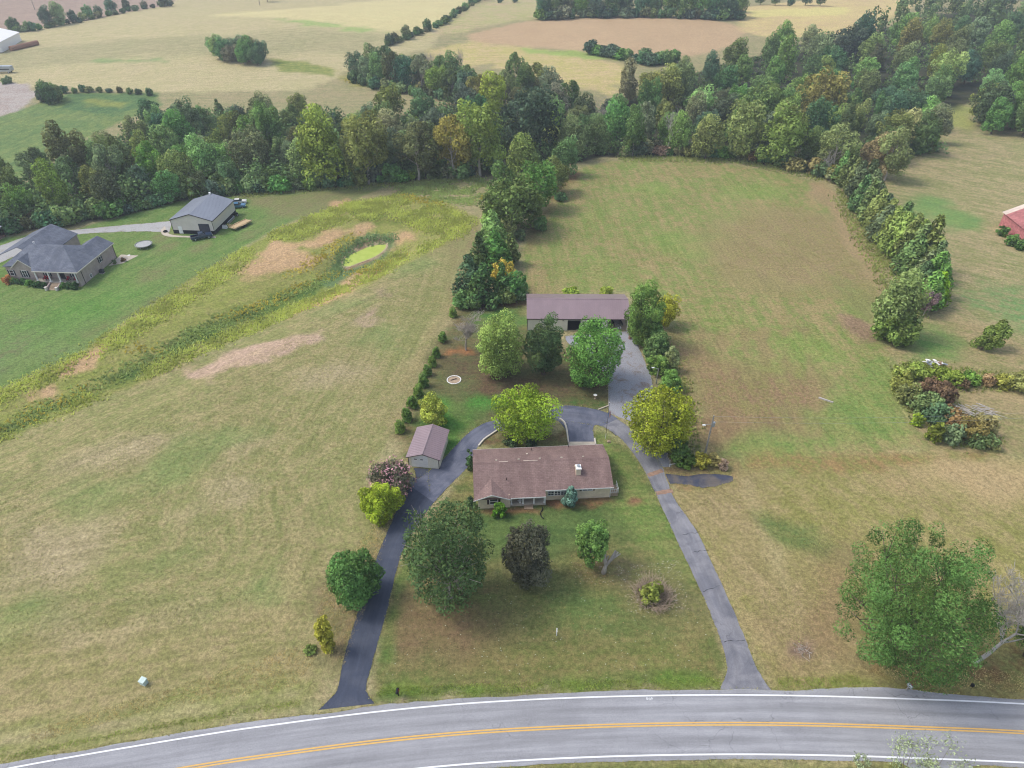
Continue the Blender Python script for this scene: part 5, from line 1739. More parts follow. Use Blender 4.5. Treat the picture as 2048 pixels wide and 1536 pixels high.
tufts('tall_grass', [[(-60, 800), (0, 780), (170, 700), (300, 612), (430, 530), (560, 455), (690, 405), (720, 410), (700, 440), (600, 480), (540, 480), (480, 540), (330, 640), (200, 720), (0, 810)],
                     [(690, 408), (800, 390), (900, 415), (950, 445), (930, 470), (860, 498), (740, 566), (700, 560), (800, 500), (860, 470), (800, 440), (720, 440)],
                     [(740, 568), (600, 624), (450, 688), (350, 733), (200, 798), (0, 883), (-80, 910), (-60, 880), (100, 820), (300, 730), (460, 660), (600, 605), (690, 570)]], 14000, 0.2, 0.65, (154, 160, 88), seed=11, width=0.13, warm=0.12, dens_noise=(5, 0.3), k=2.1)
tufts('weeds', [[(-60, 860), (80, 810), (220, 750), (330, 690), (420, 640), (470, 630), (420, 665), (320, 715), (200, 775), (40, 850), (-60, 890)], [(420, 640), (520, 612), (620, 568), (660, 545), (680, 535), (660, 560), (560, 605), (470, 650)], [(790, 372), (880, 360), (970, 358), (980, 400), (940, 410), (860, 400), (800, 385)]], 4600, 0.15, 0.5, (138, 152, 94), seed=12, width=0.2, warm=0.1, dens_noise=(3.5, 0.4))
tufts('goldenrod', [[(0, 850), (60, 820), (130, 792), (180, 770), (170, 785), (80, 830), (0, 870)], [(420, 640), (500, 608), (560, 590), (600, 560), (620, 565), (560, 605), (470, 640)], [(560, 555), (620, 520), (660, 490), (700, 470), (720, 468), (680, 500), (620, 540)], [(690, 550), (760, 525), (830, 500), (820, 508), (740, 545)], [(790, 384), (830, 392), (890, 405), (880, 412), (820, 402)], [(260, 690), (330, 700), (320, 712), (260, 705)], [(640, 548), (690, 540), (690, 550), (620, 565)], [(690, 158), (780, 164), (780, 170), (700, 166)], [(950, 398), (990, 385), (980, 402)]], 1200, 0.3, 0.6, (176, 164, 80), seed=13, width=0.16, warm=0.3, k=1.8)
tufts('pond_reeds', [(660, 560), (672, 530), (690, 502), (720, 482), (750, 472), (785, 474), (788, 482), (760, 477), (730, 482), (705, 496), (684, 520), (676, 545)], 900, 0.2, 0.5, (116, 136, 94), seed=14, width=0.16, warm=0.05)
tufts('verge_grass', [[(752, 1392), (762, 1374), (1000, 1366), (1200, 1362), (1440, 1356), (1438, 1374), (1200, 1380), (960, 1390)], [(1545, 1380), (1560, 1356), (1720, 1352), (1720, 1378)], [(0, 1512), (300, 1450), (600, 1400), (600, 1410), (300, 1460), (0, 1524)]], 3600, 0.05, 0.14, (134, 148, 76), seed=15, width=0.05, warm=0.3)
tufts('dry_grass', [[(640, 1180), (740, 1060), (790, 1000), (745, 1180), (690, 1330), (640, 1300)], [(60, 1490), (300, 1420), (600, 1370), (640, 1300), (600, 1290), (300, 1390), (60, 1460)], [(1720, 1340), (1900, 1330), (2080, 1350), (2080, 1385), (1850, 1372)]], 4200, 0.05, 0.16, (176, 160, 116), seed=16, width=0.05, warm=0.2)
tufts('field_stubble', [[(0, 1000), (450, 740), (860, 540), (890, 600), (800, 830), (740, 940), (640, 1180), (400, 1240), (0, 1300)], [(1080, 440), (1200, 340), (1600, 370), (1780, 620), (1800, 860), (1480, 900), (1380, 780), (1300, 570), (1080, 570)], [(1380, 1000), (1800, 950), (2048, 960), (1700, 1080), (1600, 1330), (1480, 1200)]], 26000, 0.06, 0.22, (150, 150, 96), seed=17, width=0.06, warm=0.1, dens_noise=(7, 0.42), k=1.5, blades=2)

tufts('rough_weeds', [[(1786, 735), (1850, 722), (1930, 740), (2048, 755), (2048, 772), (1920, 780), (1900, 810), (1990, 850), (2000, 890), (1900, 896), (1840, 850), (1800, 800)], [(1680, 372), (1740, 450), (1790, 530), (1850, 600), (1840, 650), (1780, 600), (1720, 500), (1670, 400)], [(1240, 322), (1480, 328), (1650, 364), (1650, 352), (1480, 316), (1240, 312)], [(480, 394), (700, 378), (960, 362), (960, 352), (700, 368), (480, 384)], [(1310, 690), (1340, 690), (1390, 800), (1400, 915), (1370, 915), (1360, 800)], [(915, 612), (1050, 600), (1050, 592), (915, 600)]],
      6500, 0.25, 0.8, (128, 136, 80), seed=18, width=0.14, warm=0.25)
# grass creeping over the edges of the drives
rng = np.random.default_rng(70)
V, T = [], []
for ln_, e in EDGE_LINES + [(rc + rn * upper[:, None], rn), (rc + rn * lower[:, None], -rn)]:
    L_ = np.concatenate([[0], np.cumsum(np.linalg.norm(np.diff(ln_, axis=0), axis=1))])
    k = int(L_[-1] * 9)
    s_ = rng.uniform(0, L_[-1], k)
    off = np.abs(rng.normal(0, 0.16, k)) - 0.07
    x = np.interp(s_, L_, ln_[:, 0]) + np.interp(s_, L_, e[:, 0]) * off
    y = np.interp(s_, L_, ln_[:, 1]) + np.interp(s_, L_, e[:, 1]) * off
    z = hgt(x, y)
    h, w, th = rng.uniform(0.05, 0.16, k), rng.uniform(0.03, 0.10, k), rng.uniform(0, PI, k)
    lx, ly = rng.normal(0, 0.08, k), rng.normal(0, 0.08, k)
    V.append(np.stack([np.column_stack([x - w * np.cos(th), y - w * np.sin(th), z]), np.column_stack([x + w * np.cos(th), y + w * np.sin(th), z]), np.column_stack([x + lx, y + ly, z + 0.03 + h])], 1))
V = np.concatenate(V).reshape(-1, 3)
k3 = len(V) // 3
me = bpy.data.meshes.new('edge_grass')
me.from_pydata(V.tolist(), [], [(i, i + 1, i + 2) for i in range(0, 3 * k3, 3)])
vattr(me, 'tint', 'FLOAT', 'value', np.repeat(rng.random(k3), 3))
vattr(me, 'warm', 'FLOAT', 'value', np.repeat(rng.random(k3) ** 2 * 0.6, 3))
o = link('edge_grass', me, M['grassy'])
o.color = lcol((140, 138, 86), 1.8)
prop(o, kind='stuff')

# fallen leaves and pale specks on the lawn
rng = np.random.default_rng(77)
V, Cc = [], []
for pg, n, cols in [([(780, 1200), (1000, 1150), (1240, 1150), (1400, 1200), (1440, 1350), (1000, 1370), (770, 1350)], 520, [(206, 214, 196), (190, 160, 120), (170, 130, 90)]),
                    ([(1230, 1130), (1360, 1120), (1380, 1220), (1260, 1230)], 480, [(206, 204, 190), (190, 170, 150)]),
                    ([(890, 700), (1215, 740), (1215, 805), (1000, 840), (880, 790)], 900, [(150, 104, 76), (176, 132, 96), (120, 80, 62)]),
                    ([(1220, 700), (1290, 720), (1300, 770), (1275, 830), (1225, 820)], 600, [(136, 96, 84), (120, 90, 80), (150, 110, 90)]),
                    ([(1140, 1110), (1220, 1110), (1230, 1170), (1150, 1170)], 260, [(190, 150, 110), (206, 190, 170)])]:
    q = [tuple(P(*p))[:2] for p in pg]
    k = 0
    while k < n:
        x, y = rng.uniform(min(a for a, _ in q), max(a for a, _ in q)), rng.uniform(min(b for _, b in q), max(b for _, b in q))
        if inside(q, x, y):
            s = rng.uniform(0.03, 0.085)
            th = rng.uniform(0, PI)
            z = H(x, y) + 0.045
            V += [(x + s * math.cos(th + t), y + s * math.sin(th + t) * 0.7, z + rng.uniform(0, 0.03)) for t in (0, PI / 2, PI, 1.5 * PI)]
            Cc += [(*alb(*cols[rng.integers(len(cols))]), 1)] * 4
            k += 1
me = bpy.data.meshes.new('fallen_leaves')
me.from_pydata(V, [], [tuple(range(i, i + 4)) for i in range(0, len(V), 4)])
vattr(me, 'Col', 'FLOAT_COLOR', 'color', np.array(Cc))
prop(link('fallen_leaves', me, M['litter_attr']), kind='stuff')
# ------------------------------------------------------------------ buildings
def frame(name, o, ang, label, cat):
    return empty(name, (o[0], o[1], H(o[0], o[1])), math.radians(ang), label, cat)


def ribs(m, x0, x1, p0, p1, step, h=0.035, w=0.05):
    """raised ribs running up a roof slope from p0=(y,z) to p1=(y,z)"""
    x = x0 + step / 2
    while x < x1:
        a = [(x - w, p0[0], p0[1]), (x + w, p0[0], p0[1]), (x + w, p1[0], p1[1]), (x - w, p1[0], p1[1])]
        m.slab([(q[0], q[1], q[2] + h) for q in a], h + 0.03)
        x += step


def window(parent, x, z, w, h, y, nx=1, nz=1, trim='white', shutters=None, out=-1, frame_w=0.09):
    """window in a wall facing local -y (out=-1); frame, panes, optional shutters"""
    f = MB()
    f.box(x - w / 2 - frame_w, x + w / 2 + frame_w, y + out * 0.06, y + out * 0.0 + 0.03, z - frame_w, z)
    f.box(x - w / 2 - frame_w, x + w / 2 + frame_w, y + out * 0.06, y + 0.03, z + h, z + h + frame_w)
    f.box(x - w / 2 - frame_w, x - w / 2, y + out * 0.06, y + 0.03, z, z + h)
    f.box(x + w / 2, x + w / 2 + frame_w, y + out * 0.06, y + 0.03, z, z + h)
    for i in range(1, nx):
        q = x - w / 2 + w * i / nx
        f.box(q - 0.03, q + 0.03, y + out * 0.05, y + 0.02, z, z + h)
    for i in range(1, nz):
        q = z + h * i / nz
        f.box(x - w / 2, x + w / 2, y + out * 0.045, y + 0.02, q - 0.03, q + 0.03)
    fr = f.build('window', M[trim], parent)
    g = MB().box(x - w / 2, x + w / 2, y + out * 0.02, y + 0.02, z, z + h)
    g.build('pane', M['glass'], fr)
    if shutters:
        for s in (-1, 1):
            c = x + s * (w / 2 + frame_w + 0.2)
            MB().box(c - 0.17, c + 0.17, y + out * 0.05, y + 0.01, z - 0.05, z + h + 0.05).build('shutter', M[shutters], fr)
    return fr


# ---- the brown-roofed ranch house
house = frame('ranch_house', (-6.07, 79.25), 3.6, 'long single-storey tan brick ranch house with brown shingle roof', 'house')
SL, RZ, LEN = 0.323, 4.2, 21.65
zr = lambda y: RZ - SL * abs(y)
m = MB()
m.slab([(-0.15, 0, RZ), (LEN, 0, RZ), (LEN, 5.1, zr(5.1)), (-0.15, 5.1, zr(5.1))], 0.16)
m.build('rear_roof_slope', M['shingle_brown'], house)
m = MB()
m.slab([(10.95, -6.0, zr(6.0)), (10.95, -5.0, zr(5.0)), (LEN, -5.0, zr(5.0)), (LEN, 0, RZ + 0.004), (-0.15, 0, RZ + 0.004), (-0.15, -6.0, zr(6.0))], 0.16)
m.build('front_roof_slope', M['shingle_brown'], house)
m = MB()
GZ, GX0 = 3.36, 2.62
yb = -(RZ - GZ) / SL
for s, xe in ((-1, -0.22), (1, 5.46)):
    ze = zr(6.0) - 0.03
    m.slab([(GX0, -6.25, GZ), (xe, -6.25, ze), (xe, -6.0, ze), (GX0, yb + 0.25, GZ)], 0.14)
m.build('gable_roof', M['shingle_brown'], house)
rc_ = MB()
rc_.slab([(-0.15, -0.14, RZ - 0.01), (LEN, -0.14, RZ - 0.01), (LEN, 0, RZ + 0.05), (-0.15, 0, RZ + 0.05)], 0.03)
rc_.slab([(-0.15, 0, RZ + 0.05), (LEN, 0, RZ + 0.05), (LEN, 0.14, RZ - 0.01), (-0.15, 0.14, RZ - 0.01)], 0.03)
rc_.build('ridge_cap', M['shingle_brown'], house)
# walls: right part, left gable part, recessed porch wall, rear and ends
w = MB()
w.box(11.0, 21.2, -4.6, -4.35, -0.1, 2.62)
w.box(20.95, 21.2, -4.35, 4.35, -0.1, 2.7)
w.box(0.45, 21.2, 4.35, 4.6, -0.1, 2.7)
w.box(0.45, 0.7, -5.5, 4.35, -0.1, 2.35)
w.box(5.2, 5.45, -5.5, -3.4, -0.1, 2.45)
w.box(5.45, 11.0, -3.65, -3.4, -0.1, 2.9)
w.box(10.98, 11.23, -4.35, -3.65, -0.1, 2.7)
w.ext([(20.955, 2.7), (20.955, 2.7)][:0] or [(-4.35, 2.68), (4.35, 2.68), (0.0, 4.03)], 20.96, 21.19, 'x')
w.ext([(-4.35, 2.33), (4.35, 2.68), (0.0, 4.03)], 0.46, 0.69, 'x')
w.build('wall', M['brick_tan'], house)
g = MB()
g.ext([(0.45, -0.1), (5.45, -0.1), (5.45, 2.2), (2.62, 3.2), (0.45, 2.3)], -5.78, -5.5, 'y')
g.build('gable_wall', M['brick_tan'], house)
tr = MB()
for s, xe in ((-1, -0.24), (1, 5.48)):
    ze = zr(6.0) - 0.04
    tr.add([(GX0, -6.28, GZ), (xe, -6.28, ze), (xe, -6.28, ze - 0.2), (GX0, -6.28, GZ - 0.2), (GX0, -6.252, GZ), (xe, -6.252, ze), (xe, -6.252, ze - 0.2), (GX0, -6.252, GZ - 0.2)],
           [(0, 1, 2, 3), (7, 6, 5, 4), (0, 4, 5, 1), (1, 5, 6, 2), (2, 6, 7, 3), (3, 7, 4, 0)])
tr.box(5.5, 10.95, -6.05, -6.01, zr(6.0) - 0.22, zr(6.0) - 0.02)
tr.box(10.96, LEN, -5.05, -5.01, zr(5.0) - 0.2, zr(5.0) - 0.02)
tr.box(-0.15, LEN, 5.11, 5.15, zr(5.1) - 0.2, zr(5.1) - 0.02)
tr.box(-0.2, -0.16, -6.0, -5.96, zr(6) - 0.2, zr(6))
tr.build('fascia', M['white'], house)
MB().box(5.46, 10.94, -5.6, -3.66, -0.1, 0.36).build('porch_floor', M['concrete'], house)
st = MB()
st.box(7.6, 9.0, -6.0, -5.61, -0.1, 0.24)
st.box(7.6, 9.0, -6.4, -6.001, -0.1, 0.12)
st.build('porch_step', M['conc_old'], house)
for x in (5.65, 7.45, 9.15, 10.8):
    c = MB()
    c.box(x - 0.11, x + 0.11, -5.55, -5.33, 0.36, 2.13)
    c.box(x - 0.15, x + 0.15, -5.59, -5.29, 0.36, 0.5)
    c.box(x - 0.15, x + 0.15, -5.59, -5.29, 2.02, 2.13)
    c.build('porch_column', M['white'], house)
tr = MB().box(5.5, 10.9, -5.62, -5.3, 2.131, 2.24)
tr.build('porch_beam', M['white'], house)
window(house, 2.9, 0.95, 1.15, 1.05, -5.78, 1, 2, shutters='shutter')
for i in range(3):
    window(house, 11.9 + i * 1.02, 1.05, 0.86, 1.15, -4.6, 2, 3, frame_w=0.08)
window(house, 17.6, 1.75, 1.5, 0.55, -4.6, 2, 1, shutters='shutter')
d = MB().box(14.75, 15.7, -4.64, -4.58, 0.1, 2.15)
d = d.build('door', M['shutter'], house)
MB().box(15.55, 15.62, -4.68, -4.641, 1.05, 1.15).build('handle', M['metal'], d)
d = MB().box(8.9, 9.85, -3.7, -3.652, 0.37, 2.4).build('door', M['shutter'], house)
MB().box(9.65, 9.72, -3.73, -3.701, 1.3, 1.4).build('handle', M['metal'], d)
window(house, 6.9, 0.9, 1.3, 1.2, -3.65, 2, 2)
for x in (3.0, 8.0, 13.0):
    window(house, x, 1.0, 1.1, 1.1, 4.6, 1, 2, out=1)
ch = MB().box(16.0, 16.75, -2.75, -1.75, 2.9, 4.55).build('chimney', M['brick_tan'], house)
MB().box(15.94, 16.81, -2.81, -1.69, 4.551, 4.65).build('chimney_cap', M['white'], ch)
MB().cyl((16.38, -2.2), 0.2, 4.651, 5.0, 12).build('flue', M['metal'], ch)
MB().slab([(15.85, -1.6, 4.1), (16.9, -1.6, 4.1), (16.9, -1.25, 4.12), (15.85, -1.25, 4.12)], 0.1).build('flashing', M['conc_old'], ch)
for x, y in [(3.6, 0.75), (7.2, 0.75), (10.6, 0.75), (14.1, 0.75), (17.6, 0.75), (8.7, 2.6)]:
    m = MB()
    m.slab([(x - 0.16, y - 0.13, zr(y) + 0.13), (x + 0.16, y - 0.13, zr(y) + 0.13), (x + 0.16, y + 0.13, zr(y) + 0.07), (x - 0.16, y + 0.13, zr(y) + 0.07)], 0.16)
    m.build('roof_vent', M['concrete'], house)
for x, y in [(9.5, 3.9), (15.8, 4.5), (5.0, -3.0)]:
    MB().cyl((x, y), 0.06, zr(y) - 0.1, zr(y) + 0.5, 8).build('vent_pipe', M['dark_trim'], house)
for x0, x1 in [(4.0, 5.4), (7.9, 10.2)]:
    MB().slab([(x0, 0.02, RZ + 0.075), (x1, 0.02, RZ + 0.075), (x1, 0.16, RZ + 0.03), (x0, 0.16, RZ + 0.03)], 0.02).build('bare_ridge_strip', M['pale_roof'], house)
dp = MB()
dp.tube([(21.28, -4.7, 2.4), (21.28, -4.7, 0.1)], 0.05, 6)
dp.tube([(10.9, -5.9, 2.2), (10.9, -5.75, 0.2)], 0.05, 6)
dp.build('downspout', M['white'], house)
# side stoop with white rail at the east end
so = MB().box(21.21, 22.6, -4.4, -2.6, -0.1, 0.7).build('side_stoop', M['conc_old'], house)
rl = MB()
for a, b in [((21.3, -4.42), (22.62, -4.42)), ((22.62, -4.42), (22.62, -2.6))]:
    for z in (0.9, 1.55):
        rl.tube([(*a, z), (*b, z)], 0.035, 5)
    for t in np.linspace(0, 1, 5):
        rl.tube([(a[0] + (b[0] - a[0]) * t, a[1] + (b[1] - a[1]) * t, 0.6), (a[0] + (b[0] - a[0]) * t, a[1] + (b[1] - a[1]) * t, 1.55)], 0.03, 5)
rl.build('railing', M['white'], so)
# rear door slab and steps seen beyond the roof
MB().box(14.0, 19.5, 4.61, 6.6, -0.1, 0.1).build('rear_slab', M['concrete'], house)

# white urn on the porch
p = house.matrix_basis @ Vector((7.0, -5.2, 0.362))
root = empty('porch_urn', p, 0, 'small white urn planter on the ranch house porch', 'planter')
m = MB()
m.tube([(0, 0, 0), (0, 0, 0.06), (0, 0, 0.2), (0, 0, 0.45), (0, 0, 0.5)], [0.16, 0.08, 0.1, 0.26, 0.28], 12)
m.build('bowl', M['white'], root)
for s in (-1, 1):
    MB().tube([(s * 0.25, 0, 0.46), (s * 0.42, 0, 0.5), (s * 0.22, 0, 0.25)], 0.03, 5).build('handle', M['white'], root)
# black drain hose from the downspout
p = P(1085, 1016)
q = [(0, 0, 0.08), (0.0, -0.4, 0.1), (-0.35, -1.1, 0.08), (-0.25, -1.8, 0.08), (0.1, -2.3, 0.07)]
o = MB().tube(smooth_line([(x, y) for x, y, z in q], 0.2).tolist() and [(x, y, 0.08) for x, y in smooth_line([(x, y) for x, y, z in q], 0.2)], 0.08, 7).build('drain_hose', M['black'], None, True)
o.location = p
prop(o, 'black drain hose curling over the grass from the porch corner', 'hose')

# ---- detached garage
gar = frame('detached_garage', (-17.15, 83.05), -7.6, 'small cream metal garage with mauve roof and white roller door', 'garage')
GW, GL, GH, GR = 5.15, 7.1, 2.4, 3.3
ov = 0.3
sl = (GR - GH) / (GW / 2)
ze = GH - sl * ov
for k, (xa, xb) in enumerate([(GW / 2, -ov), (GW / 2, GW + ov)]):
    m = MB()
    q = [(xa, -0.35, GR), (xb, -0.35, ze), (xb, GL + 0.3, ze), (xa, GL + 0.3, GR)]
    m.slab(q if k == 0 else q[::-1], 0.06)
    y = -0.1
    while y < GL + 0.25:
        qq = [(xa, y - 0.03, GR + 0.03), (xb, y - 0.03, ze + 0.03), (xb, y + 0.03, ze + 0.03), (xa, y + 0.03, GR + 0.03)]
        m.slab(qq if k == 0 else qq[::-1], 0.05)
        y += 0.45
    m.build('roof_slope', M['roof_mauve'], gar)
m = MB()
m.slab([(GW / 2 - 0.14, -0.36, GR + 0.0), (GW / 2, -0.36, GR + 0.07), (GW / 2, GL + 0.31, GR + 0.07), (GW / 2 - 0.14, GL + 0.31, GR + 0.0)], 0.02)
m.slab([(GW / 2, -0.36, GR + 0.07), (GW / 2 + 0.14, -0.36, GR + 0.0), (GW / 2 + 0.14, GL + 0.31, GR + 0.0), (GW / 2, GL + 0.31, GR + 0.07)], 0.02)
m.build('ridge_cap', M['roof_mauve'], gar)
w = MB()
w.ext([(0, 0), (0.45, 0), (0.45, 2.1), (3.3, 2.1), (3.3, 0), (GW, 0), (GW, GH - 0.04), (GW / 2, GR - 0.04), (0, GH - 0.04)], 0.0, 0.12, 'y')
w.ext([(0, 0), (GW, 0), (GW, GH - 0.04), (GW / 2, GR - 0.04), (0, GH - 0.04)], GL - 0.12, GL, 'y')
w.box(0, 0.12, 0.121, GL - 0.121, 0, GH - 0.06)
w.box(GW - 0.12, GW, 0.121, GL - 0.121, 0, GH - 0.06)
for y in np.arange(0.3, GL, 0.3):
    w.box(GW, GW + 0.025, y - 0.02, y + 0.02, 0.0, GH - 0.2)
for x in np.arange(3.5, GW - 0.1, 0.3):
    w.box(x - 0.02, x + 0.02, -0.025, 0, 0, GH - 0.05)
w.build('wall', M['wall_cream'], gar)
d = MB()
for k in range(4):
    d.box(0.47, 3.28, 0.03, 0.08, 0.52 * k, 0.52 * k + 0.5)
d = d.build('roller_door', M['white'], gar)
for x in (1.2, 2.25):
    MB().box(x - 0.22, x + 0.22, 0.015, 0.029, 1.62, 1.8).build('pane', M['glass'], d)
MB().box(0.45, 3.3, -0.02, -0.002, 2.1, 2.62).build('header_panel', M['white'], gar)
for x in (-0.04, GW - 0.06):
    MB().box(x, x + 0.1, -0.06, -0.026, 0, GH - 0.12).build('corner_trim', M['dark_trim'], gar)
m = MB()
for xe in (-ov, GW + ov):
    m.add([(GW / 2, -0.38, GR), (xe, -0.38, ze), (xe, -0.38, ze - 0.12), (GW / 2, -0.38, GR - 0.12), (GW / 2, -0.355, GR), (xe, -0.355, ze), (xe, -0.355, ze - 0.12), (GW / 2, -0.355, GR - 0.12)], [(0, 1, 2, 3), (7, 6, 5, 4), (0, 4, 5, 1), (1, 5, 6, 2), (2, 6, 7, 3), (3, 7, 4, 0)])
m.build('rake_trim', M['dark_trim'], gar)

# ---- long pole barn behind the yard
barn = frame('pole_barn', (3.35, 125.5), -0.6, 'long cream pole barn with mauve metal roof and an open bay', 'barn')
BL, BD, BE, BR_ = 21.6, 10.4, 3.1, 4.9
o_ = 0.2
for k, (ya, yb_) in enumerate([(BD / 2, -0.25), (BD / 2, BD + 0.25)]):
    for (xa, xb) in [(-0.2, 16.6), (16.62, BL + 0.35)]:
        m = MB()
        ze = BE - (BR_ - BE) / (BD / 2) * 0.25
        q = [(xa, yb_, ze), (xb, yb_, ze), (xb, ya, BR_), (xa, ya, BR_)]
        m.slab(q if k == 0 else q[::-1], 0.06)
        ribs(m, xa, xb, (yb_, ze), (ya, BR_), 0.46)
        m.build('roof_slope', M['roof_mauve'], barn)
m = MB()
m.slab([(-0.22, BD / 2 - 0.2, BR_ - 0.0), (BL + 0.36, BD / 2 - 0.2, BR_ - 0.0), (BL + 0.36, BD / 2, BR_ + 0.09), (-0.22, BD / 2, BR_ + 0.09)], 0.02)
m.slab([(-0.22, BD / 2, BR_ + 0.09), (BL + 0.36, BD / 2, BR_ + 0.09), (BL + 0.36, BD / 2 + 0.2, BR_), (-0.22, BD / 2 + 0.2, BR_)], 0.02)
m.build('ridge_cap', M['roof_mauve'], barn)
w = MB()
w.ext([(0, 0), (8.6, 0), (8.6, 2.55), (11.4, 2.55), (11.4, 0), (13.0, 0), (13.0, 2.55), (16.0, 2.55), (16.0, 0), (17.2, 0), (17.2, 3.0), (0, 3.0)], 0, 0.15, 'y')
w.box(0, 0.15, 0.151, BD - 0.151, 0, 3.0)
w.box(0, BL, BD - 0.15, BD, 0, 3.0)
w.box(17.05, 17.2, 0.151, BD - 0.151, 0, 3.0)
w.ext([(0.15, 3.0), (BD - 0.15, 3.0), (BD / 2, BR_ - 0.1)], 0.002, 0.148, 'x')
w.ext([(0.15, 3.0), (BD - 0.15, 3.0), (BD / 2, BR_ - 0.1)], BL - 0.15, BL, 'x')
for x in np.arange(0.5, 8.6, 0.46):
    w.box(x - 0.03, x + 0.03, -0.03, 0, 0, 2.9)
w.build('wall', M['wall_cream'], barn)
MB().box(17.25, BL, 0.2, BD - 0.2, -0.02, 0.06).build('bay_floor', M['conc_old'], barn)
MB().box(0.2, 17.0, 0.2, BD - 0.2, -0.02, 0.05).build('floor', M['interior'], barn)
MB().box(17.2, BL + 0.1, 0.0, 0.16, 2.72, 2.98).build('bay_beam', M['wall_cream'], barn)
for x in (BL - 0.2,):
    for y in (0.05, BD / 2, ):
        MB().box(x, x + 0.2, y, y + 0.2, 0, 2.71).build('bay_post', M['wall_cream'], barn)
MB().box(-0.08, -0.002, -0.08, 0.1, 0, 2.95).build('corner_trim', M['dark_trim'], barn)
m = MB()
m.box(-0.2, BL + 0.35, -0.31, -0.26, BE - 0.24, BE - 0.1)
m.build('eave_trim', M['dark_trim'], barn)
for x, z in [(7.6, 2.6), (17.4, 2.9)]:
    MB().box(x - 0.08, x + 0.08, -0.16, -0.031, z - 0.2, z).build('wall_lamp', M['dark_trim'], barn)
# machines parked in the open bay
def bpt(x, y, z=0.06):
    return barn.matrix_basis @ Vector((x, y, z))


root = empty('utility_trailer', bpt(19.6, 2.2), math.radians(8), 'small dark utility trailer in the open bay of the barn', 'trailer')
MB().box(-0.9, 0.9, -1.3, 1.3, 0.5, 0.6).build('deck', M['wood_grey'], root)
m = MB()
for s in (-1, 1):
    m.box(s * 0.9 - 0.03, s * 0.9 + 0.03, -1.3, 1.3, 0.601, 1.0)
m.build('side_rail', M['black'], root)
MB().tube([(0, -1.3, 0.55), (0, -2.4, 0.5)], 0.06, 6).build('tongue', M['black'], root)
for s in (-1, 1):
    t_ = MB().tube([(s * 0.98, 0, 0.33), (s * 1.18, 0, 0.33)], 0.33, 14).build('tyre', M['tyre'], root)
root = empty('covered_tractor', bpt(19.3, 5.6), 0.1, 'machine under a blue tarp at the back of the open barn bay', 'tractor')
m = MB()
m.ext([(-1.0, 0.3), (1.0, 0.3), (1.1, 1.2), (0.6, 1.9), (-0.5, 2.0), (-1.1, 1.2)], -1.1, 1.1, 'y')
m.build('tarp', M['blue'], root)
for s in (-1, 1):
    for y in (-0.8, 0.8):
        MB().tube([(s * 0.9, y, 0.35), (s * 1.15, y, 0.35)], 0.35, 12).build('wheel', M['tyre'], root)
root = empty('lawn_roller', bpt(19.9, 0.6), 0.3, 'small white-wheeled roller at the mouth of the open barn bay', 'roller')
MB().tube([(-0.35, 0, 0.28), (0.35, 0, 0.28)], 0.28, 14).build('drum', M['white'], root)
MB().tube([(-0.4, 0, 0.28), (-0.35, 0.9, 0.8), (0.35, 0.9, 0.8), (0.4, 0, 0.28)], 0.03, 6).build('handle', M['black'], root)
# bits at the barn's east corner
for i, (dx, dy, c, nm, lb) in enumerate([(0.2, 0.2, 'black', 'dark_barrel', 'dark barrel by the east corner of the long barn'), (-0.9, -0.3, 'rust_joint', 'rusty_drum', 'rusty drum on the gravel by the east barn corner'), (-0.2, -1.0, 'white', 'white_bucket', 'white bucket on the gravel by the east barn corner')]):
    b0 = P(1268, 676)
    m = MB()
    r, hh = [(0.42, 1.1), (0.36, 0.85), (0.2, 0.4)][i]
    root = empty(nm, (b0.x + dx, b0.y + dy, 0.0), 0, lb, nm.split('_')[1])
    m.tube([(0, 0, 0), (0, 0, hh * 0.5), (0, 0, hh)], [r * 0.92, r, r * 0.92], 14)
    m.build('body', M[c], root)
    MB().cyl((0, 0), r * 0.97, hh + 0.001, hh + 0.05, 14).build('lid', M[c], root)

# ---- neighbour's metal building
nb = frame('metal_building', (-92.9, 175.35), -4.0, 'beige metal building with grey roof and black wainscot', 'building')
W_, L_, E_, R_ = 11.6, 14.6, 4.1, 5.8
for k, xb in enumerate((-0.25, W_ + 0.25)):
    m = MB()
    ze = E_ - (R_ - E_) / (W_ / 2) * 0.25
    q = [(W_ / 2, -0.2, R_), (xb, -0.2, ze), (xb, L_ + 0.2, ze), (W_ / 2, L_ + 0.2, R_)]
    m.slab(q if k == 0 else q[::-1], 0.07)
    y = 0.2
    while y < L_:
        qq = [(W_ / 2, y - 0.04, R_ + 0.035), (xb, y - 0.04, ze + 0.035), (xb, y + 0.04, ze + 0.035), (W_ / 2, y + 0.04, R_ + 0.035)]
        m.slab(qq if k == 0 else qq[::-1], 0.05)
        y += 0.6
    m.build('roof_slope', M['roof_grey'], nb)
w = MB()
w.ext([(0, 0), (W_, 0), (W_, E_ - 0.06), (W_ / 2, R_ - 0.06), (0, E_ - 0.06)], 0, 0.15, 'y')
w.ext([(0, 0), (W_, 0), (W_, E_ - 0.06), (W_ / 2, R_ - 0.06), (0, E_ - 0.06)], L_ - 0.15, L_, 'y')
w.box(0, 0.15, 0.151, L_ - 0.151, 0, E_ - 0.08)
w.box(W_ - 0.15, W_, 0.151, L_ - 0.151, 0, E_ - 0.08)
w.build('wall', M['wall_beige'], nb)
for (x0, x1) in [(0.05, 1.5), (2.7, 7.4), (10.6, W_ - 0.05)]:
    MB().box(x0, x1, -0.04, -0.002, 0.02, 1.05).build('wainscot', M['black_trim'], nb)
MB().box(W_ + 0.002, W_ + 0.04, 0.0, L_, 0.02, 1.05).build('wainscot', M['black_trim'], nb)
MB().box(-0.04, -0.002, 0.0, L_, 0.02, 1.05).build('wainscot', M['black_trim'], nb)
d = MB()
